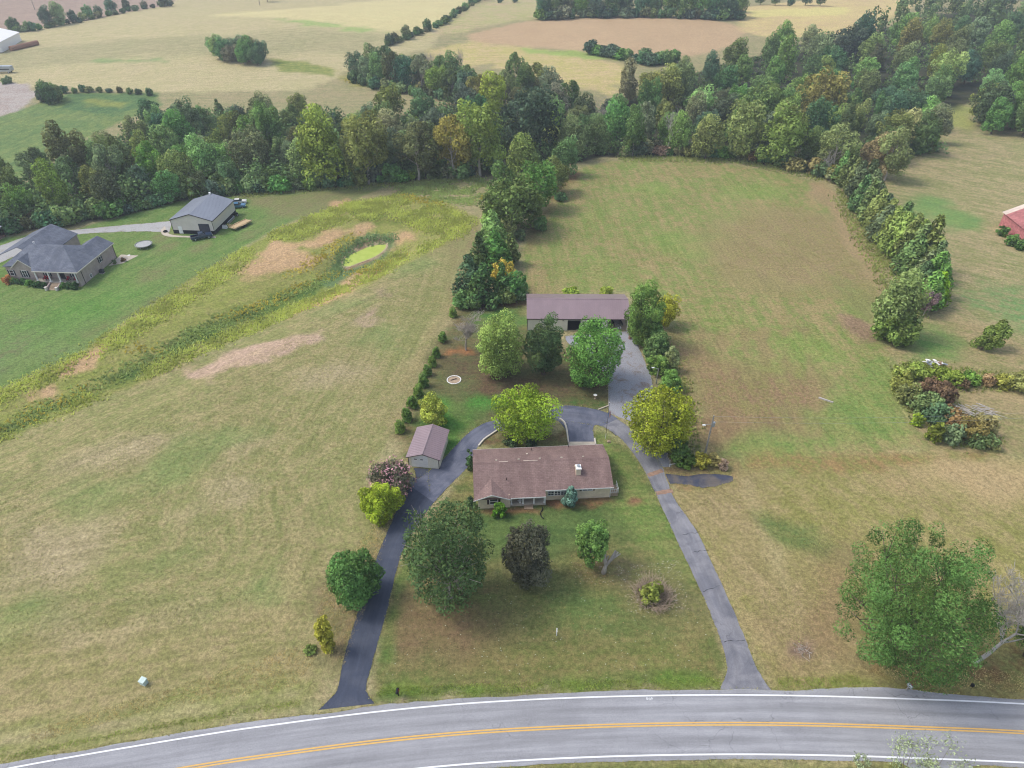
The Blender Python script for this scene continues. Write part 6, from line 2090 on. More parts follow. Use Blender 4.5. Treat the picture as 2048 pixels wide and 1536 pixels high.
for k in range(6):
    d.box(7.5, 10.5, -0.05, -0.003, 0.05 + k * 0.5, 0.05 + k * 0.5 + 0.48)
d.build('roller_door', M['door_grey'], nb)
d = MB().box(1.6, 2.6, -0.06, -0.003, 0.05, 2.15).build('door', M['white'], nb)
MB().box(2.44, 2.5, -0.1, -0.061, 1.0, 1.1).build('handle', M['black'], d)
m = MB()
for xe in (-0.25, W_ + 0.25):
    ze = E_ - (R_ - E_) / (W_ / 2) * 0.25
    m.add([(W_ / 2, -0.26, R_), (xe, -0.26, ze), (xe, -0.26, ze - 0.2), (W_ / 2, -0.26, R_ - 0.2), (W_ / 2, -0.205, R_), (xe, -0.205, ze), (xe, -0.205, ze - 0.2), (W_ / 2, -0.205, R_ - 0.2)], [(0, 1, 2, 3), (7, 6, 5, 4), (0, 4, 5, 1), (1, 5, 6, 2), (2, 6, 7, 3), (3, 7, 4, 0)])
m.build('rake_trim', M['black_trim'], nb)
for x in (-0.05, W_ - 0.07):
    MB().box(x, x + 0.12, -0.07, -0.041, 0, E_ - 0.1).build('corner_trim', M['black_trim'], nb)
MB().box(W_ + 0.26, W_ + 0.34, -0.2, L_ + 0.2, E_ - 0.22, E_ - 0.06).build('gutter', M['black_trim'], nb)
MB().cyl((W_ / 2 - 0.4, L_ - 0.3), 0.3, R_ - 0.1, R_ + 0.5, 12).build('roof_vent', M['white'], nb)

# ---- neighbour's hipped brick house
nh = frame('brick_house', (-102.9, 144.8), -3.8, 'slate-roofed brick house with a columned porch and red seats', 'house')
EZ, ZM = 3.9, 7.2
m = MB()
A, B = (-14.8, 7.5, ZM), (-6.5, 7.5, ZM)
fl, fm, fr_, rr, rl_ = (-19.4, 1.7, EZ), (-10.9, -0.05, EZ), (0.25, -0.05, EZ), (0.25, 14.3, EZ), (-19.4, 14.3, EZ)
m.add([A, B, fl, (-12.0, 1.7, EZ + 0.5), fm, fr_, rr, rl_], [(0, 2, 3), (0, 3, 4, 1), (1, 4, 5), (1, 5, 6), (0, 1, 6, 7), (0, 7, 2)])
m.add([fl, (-12.0, 1.7, EZ - 0.05), (-10.9, 0.0, EZ - 0.05), fr_, rr, rl_], [(0, 1, 2, 3, 4, 5)])
m.build('main_roof', M['shingle_grey'], nh)
m = MB()
for s, q in ((-1, -17.0), (1, -11.5)):
    a = [(-14.25, 1.35, 6.05), (q, 1.35, EZ - 0.05), (q, 5.5, EZ - 0.05), (-14.25, 6.0, 6.05)]
    m.slab(a if s < 0 else a[::-1], 0.12)
m.build('front_gable_roof', M['shingle_grey'], nh)
m = MB()
for s, q in ((-1, -24.4), (1, -12.0)):
    a = [(-18.2, 7.0, 6.45), (q, 7.0, EZ), (q, 21.0, EZ), (-18.2, 21.0, 6.45)]
    m.slab(a if s < 0 else a[::-1], 0.12)
m.build('garage_wing_roof', M['shingle_grey'], nh)
m = MB()
for s, q in ((-1, -7.1), (1, 0.26)):
    a = [(-3.4, 8.0, 5.75), (q, 8.0, EZ + 0.02), (q, 16.2, EZ + 0.02), (-3.4, 16.2, 5.75)]
    m.slab(a if s < 0 else a[::-1], 0.12)
m.build('rear_wing_roof', M['shingle_grey'], nh)
w = MB()
w.box(-0.3, -0.05, 0.15, 15.8, -0.3, EZ - 0.06)
w.box(-19.0, -18.75, 2.3, 13.9, -0.3, EZ - 0.06)
w.box(-19.0, -16.6, 2.05, 2.3, -0.3, EZ - 0.06)
w.box(-18.74, -0.31, 13.65, 13.9, -0.3, EZ - 0.06)
w.box(-11.6, -0.31, 2.0, 2.25, 0.0, EZ - 0.1)
w.box(-11.85, -11.6, 1.9, 2.25, -0.3, EZ - 0.06)
w.box(-12.4, -12.15, 14.0, 20.6, -0.3, EZ - 0.06)
w.box(-24.0, -12.4, 20.35, 20.6, -0.3, EZ - 0.06)
w.ext([(-24.0, EZ - 0.05), (-12.4, EZ - 0.05), (-18.2, 6.3)], 20.36, 20.59, 'y')
w.ext([(-6.9, EZ - 0.05), (-0.1, EZ - 0.05), (-3.4, 5.6)], 15.6, 15.8, 'y')
w.box(-6.9, -0.31, 15.6, 15.8, -0.3, EZ - 0.06)
w.build('wall', M['brick_pink'], nh)
w = MB()
w.ext([(-16.6, -0.3), (-11.9, -0.3), (-11.9, EZ), (-14.25, 5.75), (-16.6, EZ)], 1.6, 1.85, 'y')
w.build('gable_wall', M['brick_pink'], nh)
m = MB()
for q in (-17.05, -11.45):
    m.add([(-14.25, 1.3, 6.05), (q, 1.3, EZ - 0.08), (q, 1.3, EZ - 0.3), (-14.25, 1.3, 5.8), (-14.25, 1.345, 6.05), (q, 1.345, EZ - 0.08), (q, 1.345, EZ - 0.3), (-14.25, 1.345, 5.8)], [(0, 1, 2, 3), (7, 6, 5, 4), (0, 4, 5, 1), (1, 5, 6, 2), (2, 6, 7, 3), (3, 7, 4, 0)])
m.box(-10.9, 0.25, -0.13, -0.06, EZ - 0.25, EZ - 0.02)
m.box(0.26, 0.33, -0.1, 16.2, EZ - 0.2, EZ - 0.02)
m.build('fascia', M['wall_beige'], nh)
MB().box(-11.55, -0.32, 0.16, 1.99, -0.3, 0.95).build('porch_floor', M['brick_pink'], nh)
MB().box(-11.5, -0.35, 0.05, 1.98, 0.951, 1.0).build('porch_slab', M['concrete'], nh)
for x in (-10.6, -7.4, -4.9, -0.75):
    c = MB()
    c.cyl((x, 0.3), 0.17, 1.25, EZ - 0.3, 12, 0.14)
    c.box(x - 0.24, x + 0.24, 0.06, 0.54, 1.0, 1.25)
    c.box(x - 0.22, x + 0.22, 0.08, 0.52, EZ - 0.299, EZ - 0.1)
    c.build('porch_column', M['white'], nh)
for k in range(6):
    MB().box(-7.1, -5.2, -2.0 + k * 0.34, -2.0 + (k + 1) * 0.34 - 0.002, -0.2, 0.15 + k * 0.15).build('step', M['conc_old'], nh)
for x in (-7.45, -4.85):
    c = MB()
    c.box(x - 0.22, x + 0.22, -2.3, -1.8, -0.2, 0.75)
    c.box(x - 0.28, x + 0.28, -2.36, -1.74, 0.751, 0.85)
    pr = c.build('step_pier', M['wall_beige'], nh)
    MB().slab([(x - 0.14, -1.79, 0.6), (x + 0.14, -1.79, 0.6), (x + 0.14, 0.0, 1.15), (x - 0.14, 0.0, 1.15)], 0.6).build('step_wall', M['brick_pink'], nh)
window(nh, -14.25, 1.4, 1.1, 1.6, 1.6, 2, 2, shutters='shutter_dark')
window(nh, -17.9, 1.5, 0.9, 1.3, 2.05, 1, 2, shutters='shutter_dark')
window(nh, -9.0, 1.6, 1.1, 1.6, 2.0, 2, 2, shutters='shutter_dark')
window(nh, -2.3, 1.6, 1.1, 1.6, 2.0, 2, 2, shutters='shutter_dark')
d = MB().box(-5.9, -4.7, 1.94, 1.998, 1.0, 3.2).build('door', M['black_trim'], nh)
MB().box(-4.86, -4.8, 1.9, 1.939, 2.0, 2.12).build('handle', M['metal'], d)
# windows in the east wall
for (y, z, ww, hh) in [(9.6, 1.9, 0.9, 1.3), (4.4, 0.4, 0.7, 0.7)]:
    f = MB()
    f.box(-0.05, 0.0, y - ww / 2 - 0.08, y + ww / 2 + 0.08, z - 0.08, z)
    f.box(-0.05, 0.0, y - ww / 2 - 0.08, y + ww / 2 + 0.08, z + hh, z + hh + 0.08)
    f.box(-0.05, 0.0, y - ww / 2 - 0.08, y - ww / 2, z, z + hh)
    f.box(-0.05, 0.0, y + ww / 2, y + ww / 2 + 0.08, z, z + hh)
    f.box(-0.05, -0.005, y - ww / 2, y + ww / 2, z + hh / 2 - 0.03, z + hh / 2 + 0.03)
    fr = f.build('window', M['white'], nh)
    MB().box(-0.06, -0.03, y - ww / 2, y + ww / 2, z, z + hh).build('pane', M['glass'], fr)
    if hh > 1:
        for s in (-1, 1):
            MB().box(-0.05, 0.01, y + s * (ww / 2 + 0.26) - 0.16, y + s * (ww / 2 + 0.26) + 0.16, z - 0.05, z + hh + 0.05).build('shutter', M['shutter_dark'], fr)
m = MB()
m.tube([(0.02, 1.7, EZ - 0.2), (0.02, 1.7, 0)], 0.06, 6)
m.tube([(0.02, 15.7, EZ - 0.2), (0.02, 15.7, 0)], 0.06, 6)
m.build('downspout', M['black_trim'], nh)
for x, y, z in [(-16.2, 10.6, 5.9), (-15.0, 9.0, 6.7)]:
    MB().cyl((x, y), 0.14, z - 0.3, z + 0.35, 10).build('roof_vent', M['white'], nh)


def nhp(x, y, z=0.0):
    return nh.matrix_basis @ Vector((x, y, z))


def porch_chair(x, label):
    root = empty('porch_chair', nhp(x, 1.1, 1.001), nh.rotation_euler.z, label, 'chair', 'red seats on the brick house porch')
    MB().box(-0.3, 0.3, -0.3, 0.25, 0.38, 0.5).build('seat', M['red'], root)
    MB().box(-0.3, 0.3, 0.25, 0.37, 0.38, 1.0).build('backrest', M['red'], root)
    for sx in (-1, 1):
        MB().box(sx * 0.34 - 0.04, sx * 0.34 + 0.04, -0.3, 0.37, 0.55, 0.62).build('armrest', M['black_trim'], root)
        for sy in (-0.25, 0.3):
            MB().box(sx * 0.34 - 0.03, sx * 0.34 + 0.03, sy - 0.03, sy + 0.03, 0, 0.549).build('leg', M['black_trim'], root)
    return root


porch_chair(-9.3, 'red porch seat left of the steps on the brick house')
porch_chair(-8.5, 'second red porch seat left of the steps on the brick house')
porch_chair(-3.6, 'red porch seat just right of the front door of the brick house')
porch_chair(-1.7, 'red porch seat at the east end of the brick house porch')
for i, (x, y, r) in enumerate([(-17.6, 0.8, 0.75), (-16.4, 0.6, 0.7), (-15.2, 0.5, 0.75), (-14.0, 0.3, 0.85), (-12.7, -0.2, 0.95), (-11.0, -0.7, 0.85), (-9.7, -0.8, 0.9), (-8.6, -0.9, 0.75), (-4.0, -0.8, 0.8), (-2.9, -0.8, 0.8), (-1.7, -0.9, 0.85), (-0.7, -0.9, 0.95)]):
    p = nhp(x, y)
    root = empty('foundation_shrub', (p.x, p.y, H(p.x, p.y)), 0, f'{ORD[i]} dark clipped shrub from the left along the front of the brick house', 'shrub', 'clipped shrubs along the brick house front')
    me, _ = crown_mesh('foliage', 500 + i, r, r, 0.15, 1.8, 12, 'round', warm=0.05, lobe=(0.4, 0.55), nmax=1400)
    f = link('foliage', me, M['leaf'], root)
    f.location = (0, 0, r * 0.9)
    f.color = lcol((62, 92, 56) if i % 4 else (84, 118, 60))
    MB().cyl((0, 0), 0.05, -0.1, r, 6).build('stem', M['bark'], root)
p = nhp(-18.6, 0.6)
root = empty('ornamental_grass', (p.x, p.y, H(p.x, p.y)), 0, 'rust coloured ornamental bush at the west corner of the brick house', 'shrub')
me, _ = crown_mesh('foliage', 530, 1.3, 1.0, 0.16, 1.3, 14, 'round', warm=0.2, nmax=1800)
f = link('foliage', me, M['leaf'], root)
f.location = (0, 0, 0.95)
f.color = lcol((170, 120, 80))
# patio with beds, air conditioner
prop(grid_sheet('patio', np.array([[tuple(nhp(0.4, 11.0))[:2], tuple(nhp(3.2, 12.6))[:2]], [tuple(nhp(0.2, 17.5))[:2], tuple(nhp(5.0, 17.2))[:2]]]), M['concrete'], 0.03), kind='structure')
for i, (x, y, c, lb) in enumerate([(1.2, 12.3, (84, 104, 66), 'round green bush in the patio bed of the brick house'), (2.9, 13.8, (116, 96, 74), 'round brownish bush in the patio bed of the brick house')]):
    p = nhp(x, y)
    root = empty('patio_bush', (p.x, p.y, H(p.x, p.y)), 0, lb, 'shrub')
    me, _ = crown_mesh('foliage', 540 + i, 0.75, 0.5, 0.13, 1.6, 10, 'round', nmax=900)
    f = link('foliage', me, M['leaf'], root)
    f.location = (0, 0, 0.5)
    f.color = lcol(c)
p = nhp(1.0, 7.2)
root = empty('air_conditioner', (p.x, p.y, H(p.x, p.y)), nh.rotation_euler.z, 'dark air conditioning unit against the east wall of the brick house', 'air conditioner')
MB().box(-0.5, 0.5, -0.5, 0.5, 0, 0.1).build('base', M['concrete'], root)
MB().box(-0.42, 0.42, -0.42, 0.42, 0.101, 1.0).build('casing', M['door_grey'], root)
MB().cyl((0, 0), 0.34, 1.001, 1.06, 16).build('fan_guard', M['black'], root)
p = P(258, 511)
o = MB()
o.cyl((0, 0), 0.35, -0.05, 0.12, 12)
o = o.build('septic_lid', M['white'])
o.location = p
prop(o, 'small white round cover in the lawn beside the brick house', 'cover')

# trampoline
p = P(289, 494)
root = empty('trampoline', p, 0, 'round grey trampoline on the green lawn of the brick house', 'trampoline')
MB().tube([(0, 0, 0.84), (0, 0, 0.87)], 1.9, 40).build('mat', plain('trampoline_cover', (176, 178, 178), 0.8), root)
m = MB()
m.tube([(2.1 * math.cos(t), 2.1 * math.sin(t), 0.86) for t in np.linspace(0, 2 * PI, 41)], 0.11, 6, cap=False)
m.build('rim_pad', plain('trampoline_rim', (150, 152, 154), 0.8), root)
for k in range(8):
    t = 2 * PI * k / 8
    MB().tube([(2.05 * math.cos(t), 2.05 * math.sin(t), 0.84), (2.05 * math.cos(t), 2.05 * math.sin(t), 0)], 0.03, 5).build('leg', M['metal'], root)
# open shed at the frame's left edge
p = P(-12, 478)
root = empty('open_shed', p, math.radians(-4), 'small open shed with white roof at the left edge by the wood', 'shed')
MB().slab([(-2.6, -2, 2.5), (2.2, -2, 2.5), (2.2, 2, 3.0), (-2.6, 2, 3.0)], 0.08).build('roof', M['white'], root)
for sx in (-2.4, 2.0):
    for sy in (-1.8, 1.8):
        MB().box(sx - 0.07, sx + 0.07, sy - 0.07, sy + 0.07, 0, 2.42 if sy < 0 else 2.85).build('post', M['dark_trim'], root)
MB().box(-2.4, 2.0, -1.7, 1.7, -0.05, 0.5).build('wood_stack', M['rust_joint'], root)


# ---- vehicles
def paint_mat(rgb):
    t = NT('car_paint')
    t.b.inputs['Coat Weight'].default_value = 0.4
    return t.out(lin(rgb, ALB), 0.35, spec=0.5)


def wheels(root, xs, w, r=0.38):
    for x in xs:
        for s in (-1, 1):
            t_ = MB().tube([(x, s * (w - 0.22), r), (x, s * w, r)], r, 18).build('wheel', M['tyre'], root)
            MB().tube([(x, s * w, r), (x, s * (w + 0.02), r)], r * 0.6, 14).build('rim', M['metal'], t_)


def pickup(loc, rz, rgb, label):
    root = empty('pickup_truck', loc, rz, label, 'truck')
    pm = paint_mat(rgb)
    m = MB()
    m.ext([(-2.75, 0.5), (2.75, 0.5), (2.75, 0.95), (2.6, 1.08), (1.35, 1.14), (-0.8, 1.14), (-0.8, 0.75), (-2.65, 0.75), (-2.65, 1.12), (-2.75, 1.12)], -0.78, 0.78, 'y')
    for s in (-1, 1):
        y0, y1 = sorted((s * 0.781, s * 0.96))
        m.ext([(-2.75, 0.55), (2.7, 0.55), (2.7, 0.95), (2.5, 1.06), (1.35, 1.12), (-2.75, 1.12)], y0, y1, 'y')
    m.build('body', pm, root)
    m = MB()
    m.add([(1.2, -0.88, 1.141), (1.2, 0.88, 1.141), (-0.85, 0.88, 1.141), (-0.85, -0.88, 1.141), (0.45, -0.7, 1.8), (0.45, 0.7, 1.8), (-0.6, 0.7, 1.8), (-0.6, -0.7, 1.8)], [(0, 1, 5, 4), (2, 3, 7, 6), (1, 2, 6, 5), (3, 0, 4, 7), (4, 5, 6, 7), (3, 2, 1, 0)])
    cab = m.build('cab', pm, root)
    MB().slab([(1.12, -0.74, 1.23), (1.12, 0.74, 1.23), (0.56, 0.62, 1.72), (0.56, -0.62, 1.72)], 0.03).build('windscreen', M['glass'], cab)
    m = MB()
    for s in (-1, 1):
        m.add([(0.95, s * 0.885, 1.2), (-0.7, s * 0.885, 1.2), (-0.5, s * 0.745, 1.7), (0.42, s * 0.745, 1.7)], [(0, 1, 2, 3)])
    m.add([(-0.86, -0.7, 1.2), (-0.86, 0.7, 1.2), (-0.66, 0.62, 1.72), (-0.66, -0.62, 1.72)], [(0, 1, 2, 3)])
    m.build('side_window', M['glass'], cab, fix=False)
    MB().box(-2.64, -0.86, -0.77, 0.77, 0.751, 0.78).build('bed_liner', M['black'], root)
    MB().box(2.76, 2.84, -0.9, 0.9, 0.5, 0.7).build('bumper', M['metal'], root)
    MB().box(-2.84, -2.76, -0.9, 0.9, 0.5, 0.7).build('bumper', M['metal'], root)
    for s in (-1, 1):
        MB().box(2.751, 2.79, s * 0.75 - 0.14, s * 0.75 + 0.14, 0.74, 0.93).build('headlight', M['white'], root)
        MB().box(-2.79, -2.751, s * 0.85 - 0.09, s * 0.85 + 0.09, 0.75, 1.05).build('tail_light', M['red'], root)
    wheels(root, (1.75, -1.7), 0.97)
    return root


def saloon(loc, rz, rgb, label):
    root = empty('parked_car', loc, rz, label, 'car')
    pm = paint_mat(rgb)
    m = MB()
    m.ext([(-2.25, 0.35), (2.25, 0.35), (2.3, 0.7), (2.1, 0.85), (1.0, 0.95), (-1.5, 0.98), (-2.2, 0.92), (-2.3, 0.7)], -0.88, 0.88, 'y')
    m.build('body', pm, root)
    m = MB()
    m.add([(1.0, -0.82, 0.951), (1.0, 0.82, 0.951), (-1.55, 0.82, 0.981), (-1.55, -0.82, 0.981), (0.3, -0.64, 1.42), (0.3, 0.64, 1.42), (-0.95, 0.64, 1.42), (-0.95, -0.64, 1.42)], [(0, 1, 5, 4), (2, 3, 7, 6), (1, 2, 6, 5), (3, 0, 4, 7), (3, 2, 1, 0)])
    cab = m.build('glasshouse', M['glass'], root)
    MB().slab([(0.35, -0.66, 1.46), (0.35, 0.66, 1.46), (-1.0, 0.66, 1.46), (-1.0, -0.66, 1.46)], 0.05).build('roof_panel', pm, cab)
    for s in (-1, 1):
        MB().box(2.24, 2.32, s * 0.65 - 0.15, s * 0.65 + 0.15, 0.6, 0.74).build('headlight', M['white'], root)
    wheels(root, (1.4, -1.4), 0.89, 0.33)
    return root


p = P(404, 477)
pickup(p, math.radians(28), (48, 66, 92), 'dark blue pickup parked at the roller door of the metal building')
p = P(478, 407)
saloon(p, math.radians(14), (226, 226, 222), 'white car parked behind the far corner of the metal building')
p = P(476, 415)
saloon(p, math.radians(12), (72, 122, 160), 'light blue car parked beside the white car behind the metal building')
# flatbed trailer
p = P(482, 453)
root = empty('flatbed_trailer', p, math.radians(62), 'pale wooden flatbed trailer on the grass beside the metal building', 'trailer')
for k in range(6):
    MB().box(-3.2, 3.2, -1.1 + k * 0.37, -1.1 + k * 0.37 + 0.34, 0.7, 0.76).build('deck_plank', M['wood'], root)
m = MB()
for s in (-1, 1):
    m.box(-3.2, 3.2, s * 1.16 - 0.04, s * 1.16 + 0.04, 0.6, 0.95)
m.build('side_rail', M['wood'], root)
for s in (-1, 1):
    MB().box(-0.9, 0.9, s * 1.35 - 0.14, s * 1.35 + 0.14, 0.72, 0.86).build('fender', M['wood'], root)
    for x in (-0.45, 0.45):
        MB().tube([(x, s * 1.24, 0.36), (x, s * 1.44, 0.36)], 0.36, 14).build('wheel', M['tyre'], root)
m = MB()
for y in (-1.0, -0.35, 0.35, 1.0):
    m.tube([(-3.25, y, 0.75), (-3.45, y, 1.9)], 0.05, 5)
m.tube([(-3.45, -1.0, 1.9), (-3.45, 1.0, 1.9)], 0.05, 5)
m.tube([(-3.35, -1.0, 1.35), (-3.35, 1.0, 1.35)], 0.05, 5)
m.build('ramp_gate', M['wood'], root)
MB().tube([(3.2, 0, 0.65), (4.4, 0, 0.55)], 0.07, 6).build('tongue', M['wood_grey'], root)
# quad bike
p = P(470, 432)
root = empty('quad_bike', p, 0.6, 'dark quad bike at the long wall of the metal building', 'quad bike')
MB().ext([(-0.9, 0.45), (0.9, 0.45), (1.0, 0.75), (0.4, 0.95), (-0.2, 0.8), (-0.9, 0.85)], -0.35, 0.35, 'y').build('body', M['black'], root)
MB().tube([(0.45, -0.4, 1.15), (0.35, 0, 1.0), (0.45, 0.4, 1.15)], 0.03, 6).build('handlebar', M['metal'], root)
wheels(root, (0.6, -0.6), 0.55, 0.32)
# planks and bundle beside the wall
for i, (a, b) in enumerate([((455, 446), (469, 433)), ((458, 448), (470, 436))]):
    pa, pb_ = P(*a), P(*b)
    o = MB().tube([pa + Vector((0, 0, 0.12)), pb_ + Vector((0, 0, 0.12))], 0.13, 4).build('long_plank', M['wood_grey' if i else 'metal'])
    prop(o, ['grey metal length lying along the metal building wall', 'weathered plank lying along the metal building wall'][i], 'plank')
p = P(450, 456)
root = empty('wire_bundle', p, 0, 'white bundle of fencing wire beside the metal building', 'bundle')
for k in range(7):
    r = 0.75 - 0.04 * k
    MB().tube([(r * math.cos(t), r * math.sin(t), 0.12 + 0.1 * k + 0.08 * math.sin(3 * t + k)) for t in np.linspace(0, 2 * PI, 18)], 0.06, 4, cap=False).build('coil', M['white'], root)
p = P(391, 466)
root = empty('sawhorse', p, 0.2, 'pale sawhorse frame before the metal building door', 'sawhorse')
MB().tube([(-0.6, 0, 0.9), (0.6, 0, 0.9)], 0.06, 5).build('top_rail', M['wood'], root)
for sx in (-0.5, 0.5):
    for sy in (-0.35, 0.35):
        MB().tube([(sx, 0, 0.88), (sx, sy, 0)], 0.05, 5).build('leg', M['wood'], root)
p = P(331, 464)
root = empty('tractor_tyre', p, 0, 'black tyre lying on the concrete by the metal building', 'tyre')
MB().tube([(0.42 * math.cos(t), 0.42 * math.sin(t), 0.22) for t in np.linspace(0, 2 * PI, 20)], 0.19, 7, cap=False).build('tread', M['tyre'], root)

# ---- red barn at the right edge
A, B = P(1997, 452), P(2041, 489)
A.z = B.z = 0
ang = math.atan2(A.y - B.y, A.x - B.x)
ln = (A - B).length
rb = empty('red_barn', (B.x, B.y, H(B.x, B.y)), ang, 'weathered red barn with rusting roof at the right edge', 'barn')
D_, e_, r_ = 11.0, 4.2, 7.0
# local x runs along the eaves wall from near to far, -y into the barn
for k in range(int(ln / 0.6)):
    x0 = k * ln / int(ln / 0.6)
    MB().box(x0 + 0.012, x0 + ln / int(ln / 0.6) - 0.012, -0.06, 0.0 + 0.015 * (k % 2), 0.3 * (k % 3 == 0), e_).build('wall_board', M['red_board'], rb)
for x, nm in ((0.0, 'near'), (ln - 0.12, 'far')):
    w = MB()
    w.ext([(-0.07, 0), (-D_, 0), (-D_, e_), (-D_ / 2, r_), (-0.07, e_)], x + 0.001, x + 0.119, 'x')
    w.build('gable_wall', M['red_board'], rb)
for k in range(8):
    MB().box(-0.03, -0.001, -0.35 - 0.0, -0.2, 0.5 + k * 0.45, 0.72 + k * 0.45).build('wall_gap', M['black'], rb)
n = int(ln / 0.9)
for k in range(n):
    x0, x1 = -0.4 + k * (ln + 0.8) / n, -0.4 + (k + 1) * (ln + 0.8) / n - 0.02
    mm = M['pale_roof'] if k in (n - 1, n - 2) else M['red_roof']
    MB().slab([(x0, 0.45, e_ - 0.2), (x1, 0.45, e_ - 0.2), (x1, -D_ / 2, r_ + 0.02), (x0, -D_ / 2, r_ + 0.02)][::-1], 0.05).build('roof_sheet', mm, rb)
    MB().slab([(x0, -D_ - 0.45, e_ - 0.2), (x1, -D_ - 0.45, e_ - 0.2), (x1, -D_ / 2 - 0.01, r_ + 0.02), (x0, -D_ / 2 - 0.01, r_ + 0.02)], 0.05).build('roof_sheet', mm, rb)
for i, bx in enumerate([(2012, 2040, 470, 492), (1996, 2018, 452, 472), (2030, 2052, 480, 500)]):
    shrub('wall_weeds', ['green weeds at the middle of the red barn wall', 'low weeds at the far foot of the red barn wall', 'thick weeds at the near corner of the red barn'][i], bx, (86, 120, 62), 'round', 0.24, 700 + i)

# ---- far left: white barn, bales, silver trailer
A, B = P(-70, 108), P(8, 100)
p = P(-30, 96)
wb = empty('white_barn', p, math.radians(12), 'big white metal barn at the top left edge', 'barn')
w = MB()
w.ext([(-14, 0), (14, 0), (14, 5), (0, 8.6), (-14, 5)], -15, -14.8, 'y')
w.ext([(-14, 0), (14, 0), (14, 5), (0, 8.6), (-14, 5)], 14.8, 15, 'y')
w.box(13.8, 14, -14.79, 14.79, 0, 5)
w.box(-14, -13.8, -14.79, 14.79, 0, 5)
w.build('wall', M['white'], wb)
for s in (-1, 1):
    q = [(0, -15.3, 8.75), (s * 14.4, -15.3, 4.95), (s * 14.4, 15.3, 4.95), (0, 15.3, 8.75)]
    MB().slab(q if s < 0 else q[::-1], 0.1).build('roof_slope', M['white'], wb)
MB().box(-4, 4, -15.06, -15.001, 0.1, 4.2).build('door', M['wall_beige'], wb)
pa, pb_ = P(24, 102), P(75, 90)
nb_ = 14
hay = bpy.data.meshes.new('hay_bale')
m = MB()
m.tube([(-0.62, 0, 0.75), (0.62, 0, 0.75)], 0.78, 16)
hm = m.mesh('hay_bale')
hm.materials.append(plain('brown_hay', (164, 126, 104), 0.95, 0.3, 3))
dv = (pb_ - pa).normalized()
for k in range(nb_):
    t = pa.lerp(pb_, k / (nb_ - 1))
    o = link('hay_bale', hm)
    o.location = (t.x, t.y, H(t.x, t.y))
    sc = (pb_ - pa).length / nb_ / 1.3
    o.scale = (sc, 1.6, 1.6)
    o.rotation_euler.z = math.atan2(dv.y, dv.x)
    prop(o, f'{ORD[k]} round brown hay bale from the white barn end of the row', 'hay bale', 'row of hay bales beside the white barn')
p = P(2, 146)
root = empty('stock_trailer', p, math.radians(4), 'long silver stock trailer parked at the left edge of the far field', 'trailer')
m = MB()
m.ext([(-7, 0.8), (5.6, 0.8), (6.2, 1.4), (6.0, 3.2), (-7, 3.4)], -1.25, 1.25, 'y')
m.build('body', M['metal'], root)
MB().box(-6.8, 5.2, -1.3, -1.252, 1.7, 2.1).build('vent_slot', M['black'], root)
wheels(root, (-2.6, -1.4, 4.4), 1.2, 0.5)
for i, bx in enumerate([(2, 12, 156, 168), (10, 24, 152, 166)]):
    shrub('shrub', ['small bush above the pale gravel patch at the left edge', 'second small bush above the pale gravel patch'][i], bx, (104, 124, 88), 'round', 0.3, 720 + i)

# ------------------------------------------------------------------ poles, posts and small things
p = P(1409, 912)
root = empty('utility_pole', p, 0, 'leaning wooden utility pole with transformer at the drive corner', 'utility pole')
m = MB()
m.tube([(0, 0, -0.2), (0.15, 0.3, 8.6)], [0.16, 0.11], 8)
m.build('pole', M['wood_grey'], root)
tf = MB().cyl((0.42, 0.25), 0.24, 6.4, 7.2, 14).build('transformer', M['metal'], root)
MB().cyl((0.42, 0.25), 0.06, 7.201, 7.45, 8).build('bushing', M['white'], tf)
m = MB()
m.tube([(0.1, 0.2, 6.9), (-0.8, 0.0, 7.0), (-1.1, -0.05, 6.95)], 0.035, 6)
ar = m.build('lamp_arm', M['metal'], root)
MB().box(-1.5, -1.0, -0.2, 0.1, 6.82, 6.96).build('lamp_head', M['white'], ar)
MB().tube([(0.15, 0.3, 8.45), (0.75, 0.3, 8.45)], 0.03, 5).build('crossarm', M['wood_grey'], root)
o = MB()
for z, e in ((8.45, 0.5), (7.3, 0.0)):
    a = Vector((p.x + 0.6, p.y + 0.3, z))
    b = Vector((p.x + 95, p.y + 6, z + 0.6))
    o.tube([a.lerp(b, t) - Vector((0, 0, 2.2 * 4 * t * (1 - t))) for t in np.linspace(0, 1, 14)], 0.012, 4, cap=False)
o = o.build('power_line', M['metal'])
prop(o, 'thin power lines running right from the utility pole', 'cable')
p = P(1312, 768)
root = empty('lamp_post', p, 0, 'wooden lamp post with a curved lamp arm beside the gravel drive', 'lamp post')
MB().tube([(0, 0, -0.2), (0.05, 0, 3.6)], [0.12, 0.09], 8).build('post', M['wood_grey'], root)
ar = MB().tube([(0.05, 0, 3.5), (-0.3, -0.1, 3.8), (-0.9, -0.2, 4.0)], 0.04, 6).build('lamp_arm', M['metal'], root)
MB().box(-1.35, -0.85, -0.32, -0.08, 3.95, 4.08).build('lamp_head', M['white'], ar)
p = P(1306, 770)
root = empty('fence_post', p, 0, 'thin slanting post beside the lamp post', 'post')
MB().tube([(0, 0, -0.1), (-0.25, 0.1, 2.0)], 0.05, 6).build('stake', M['wood_grey'], root)
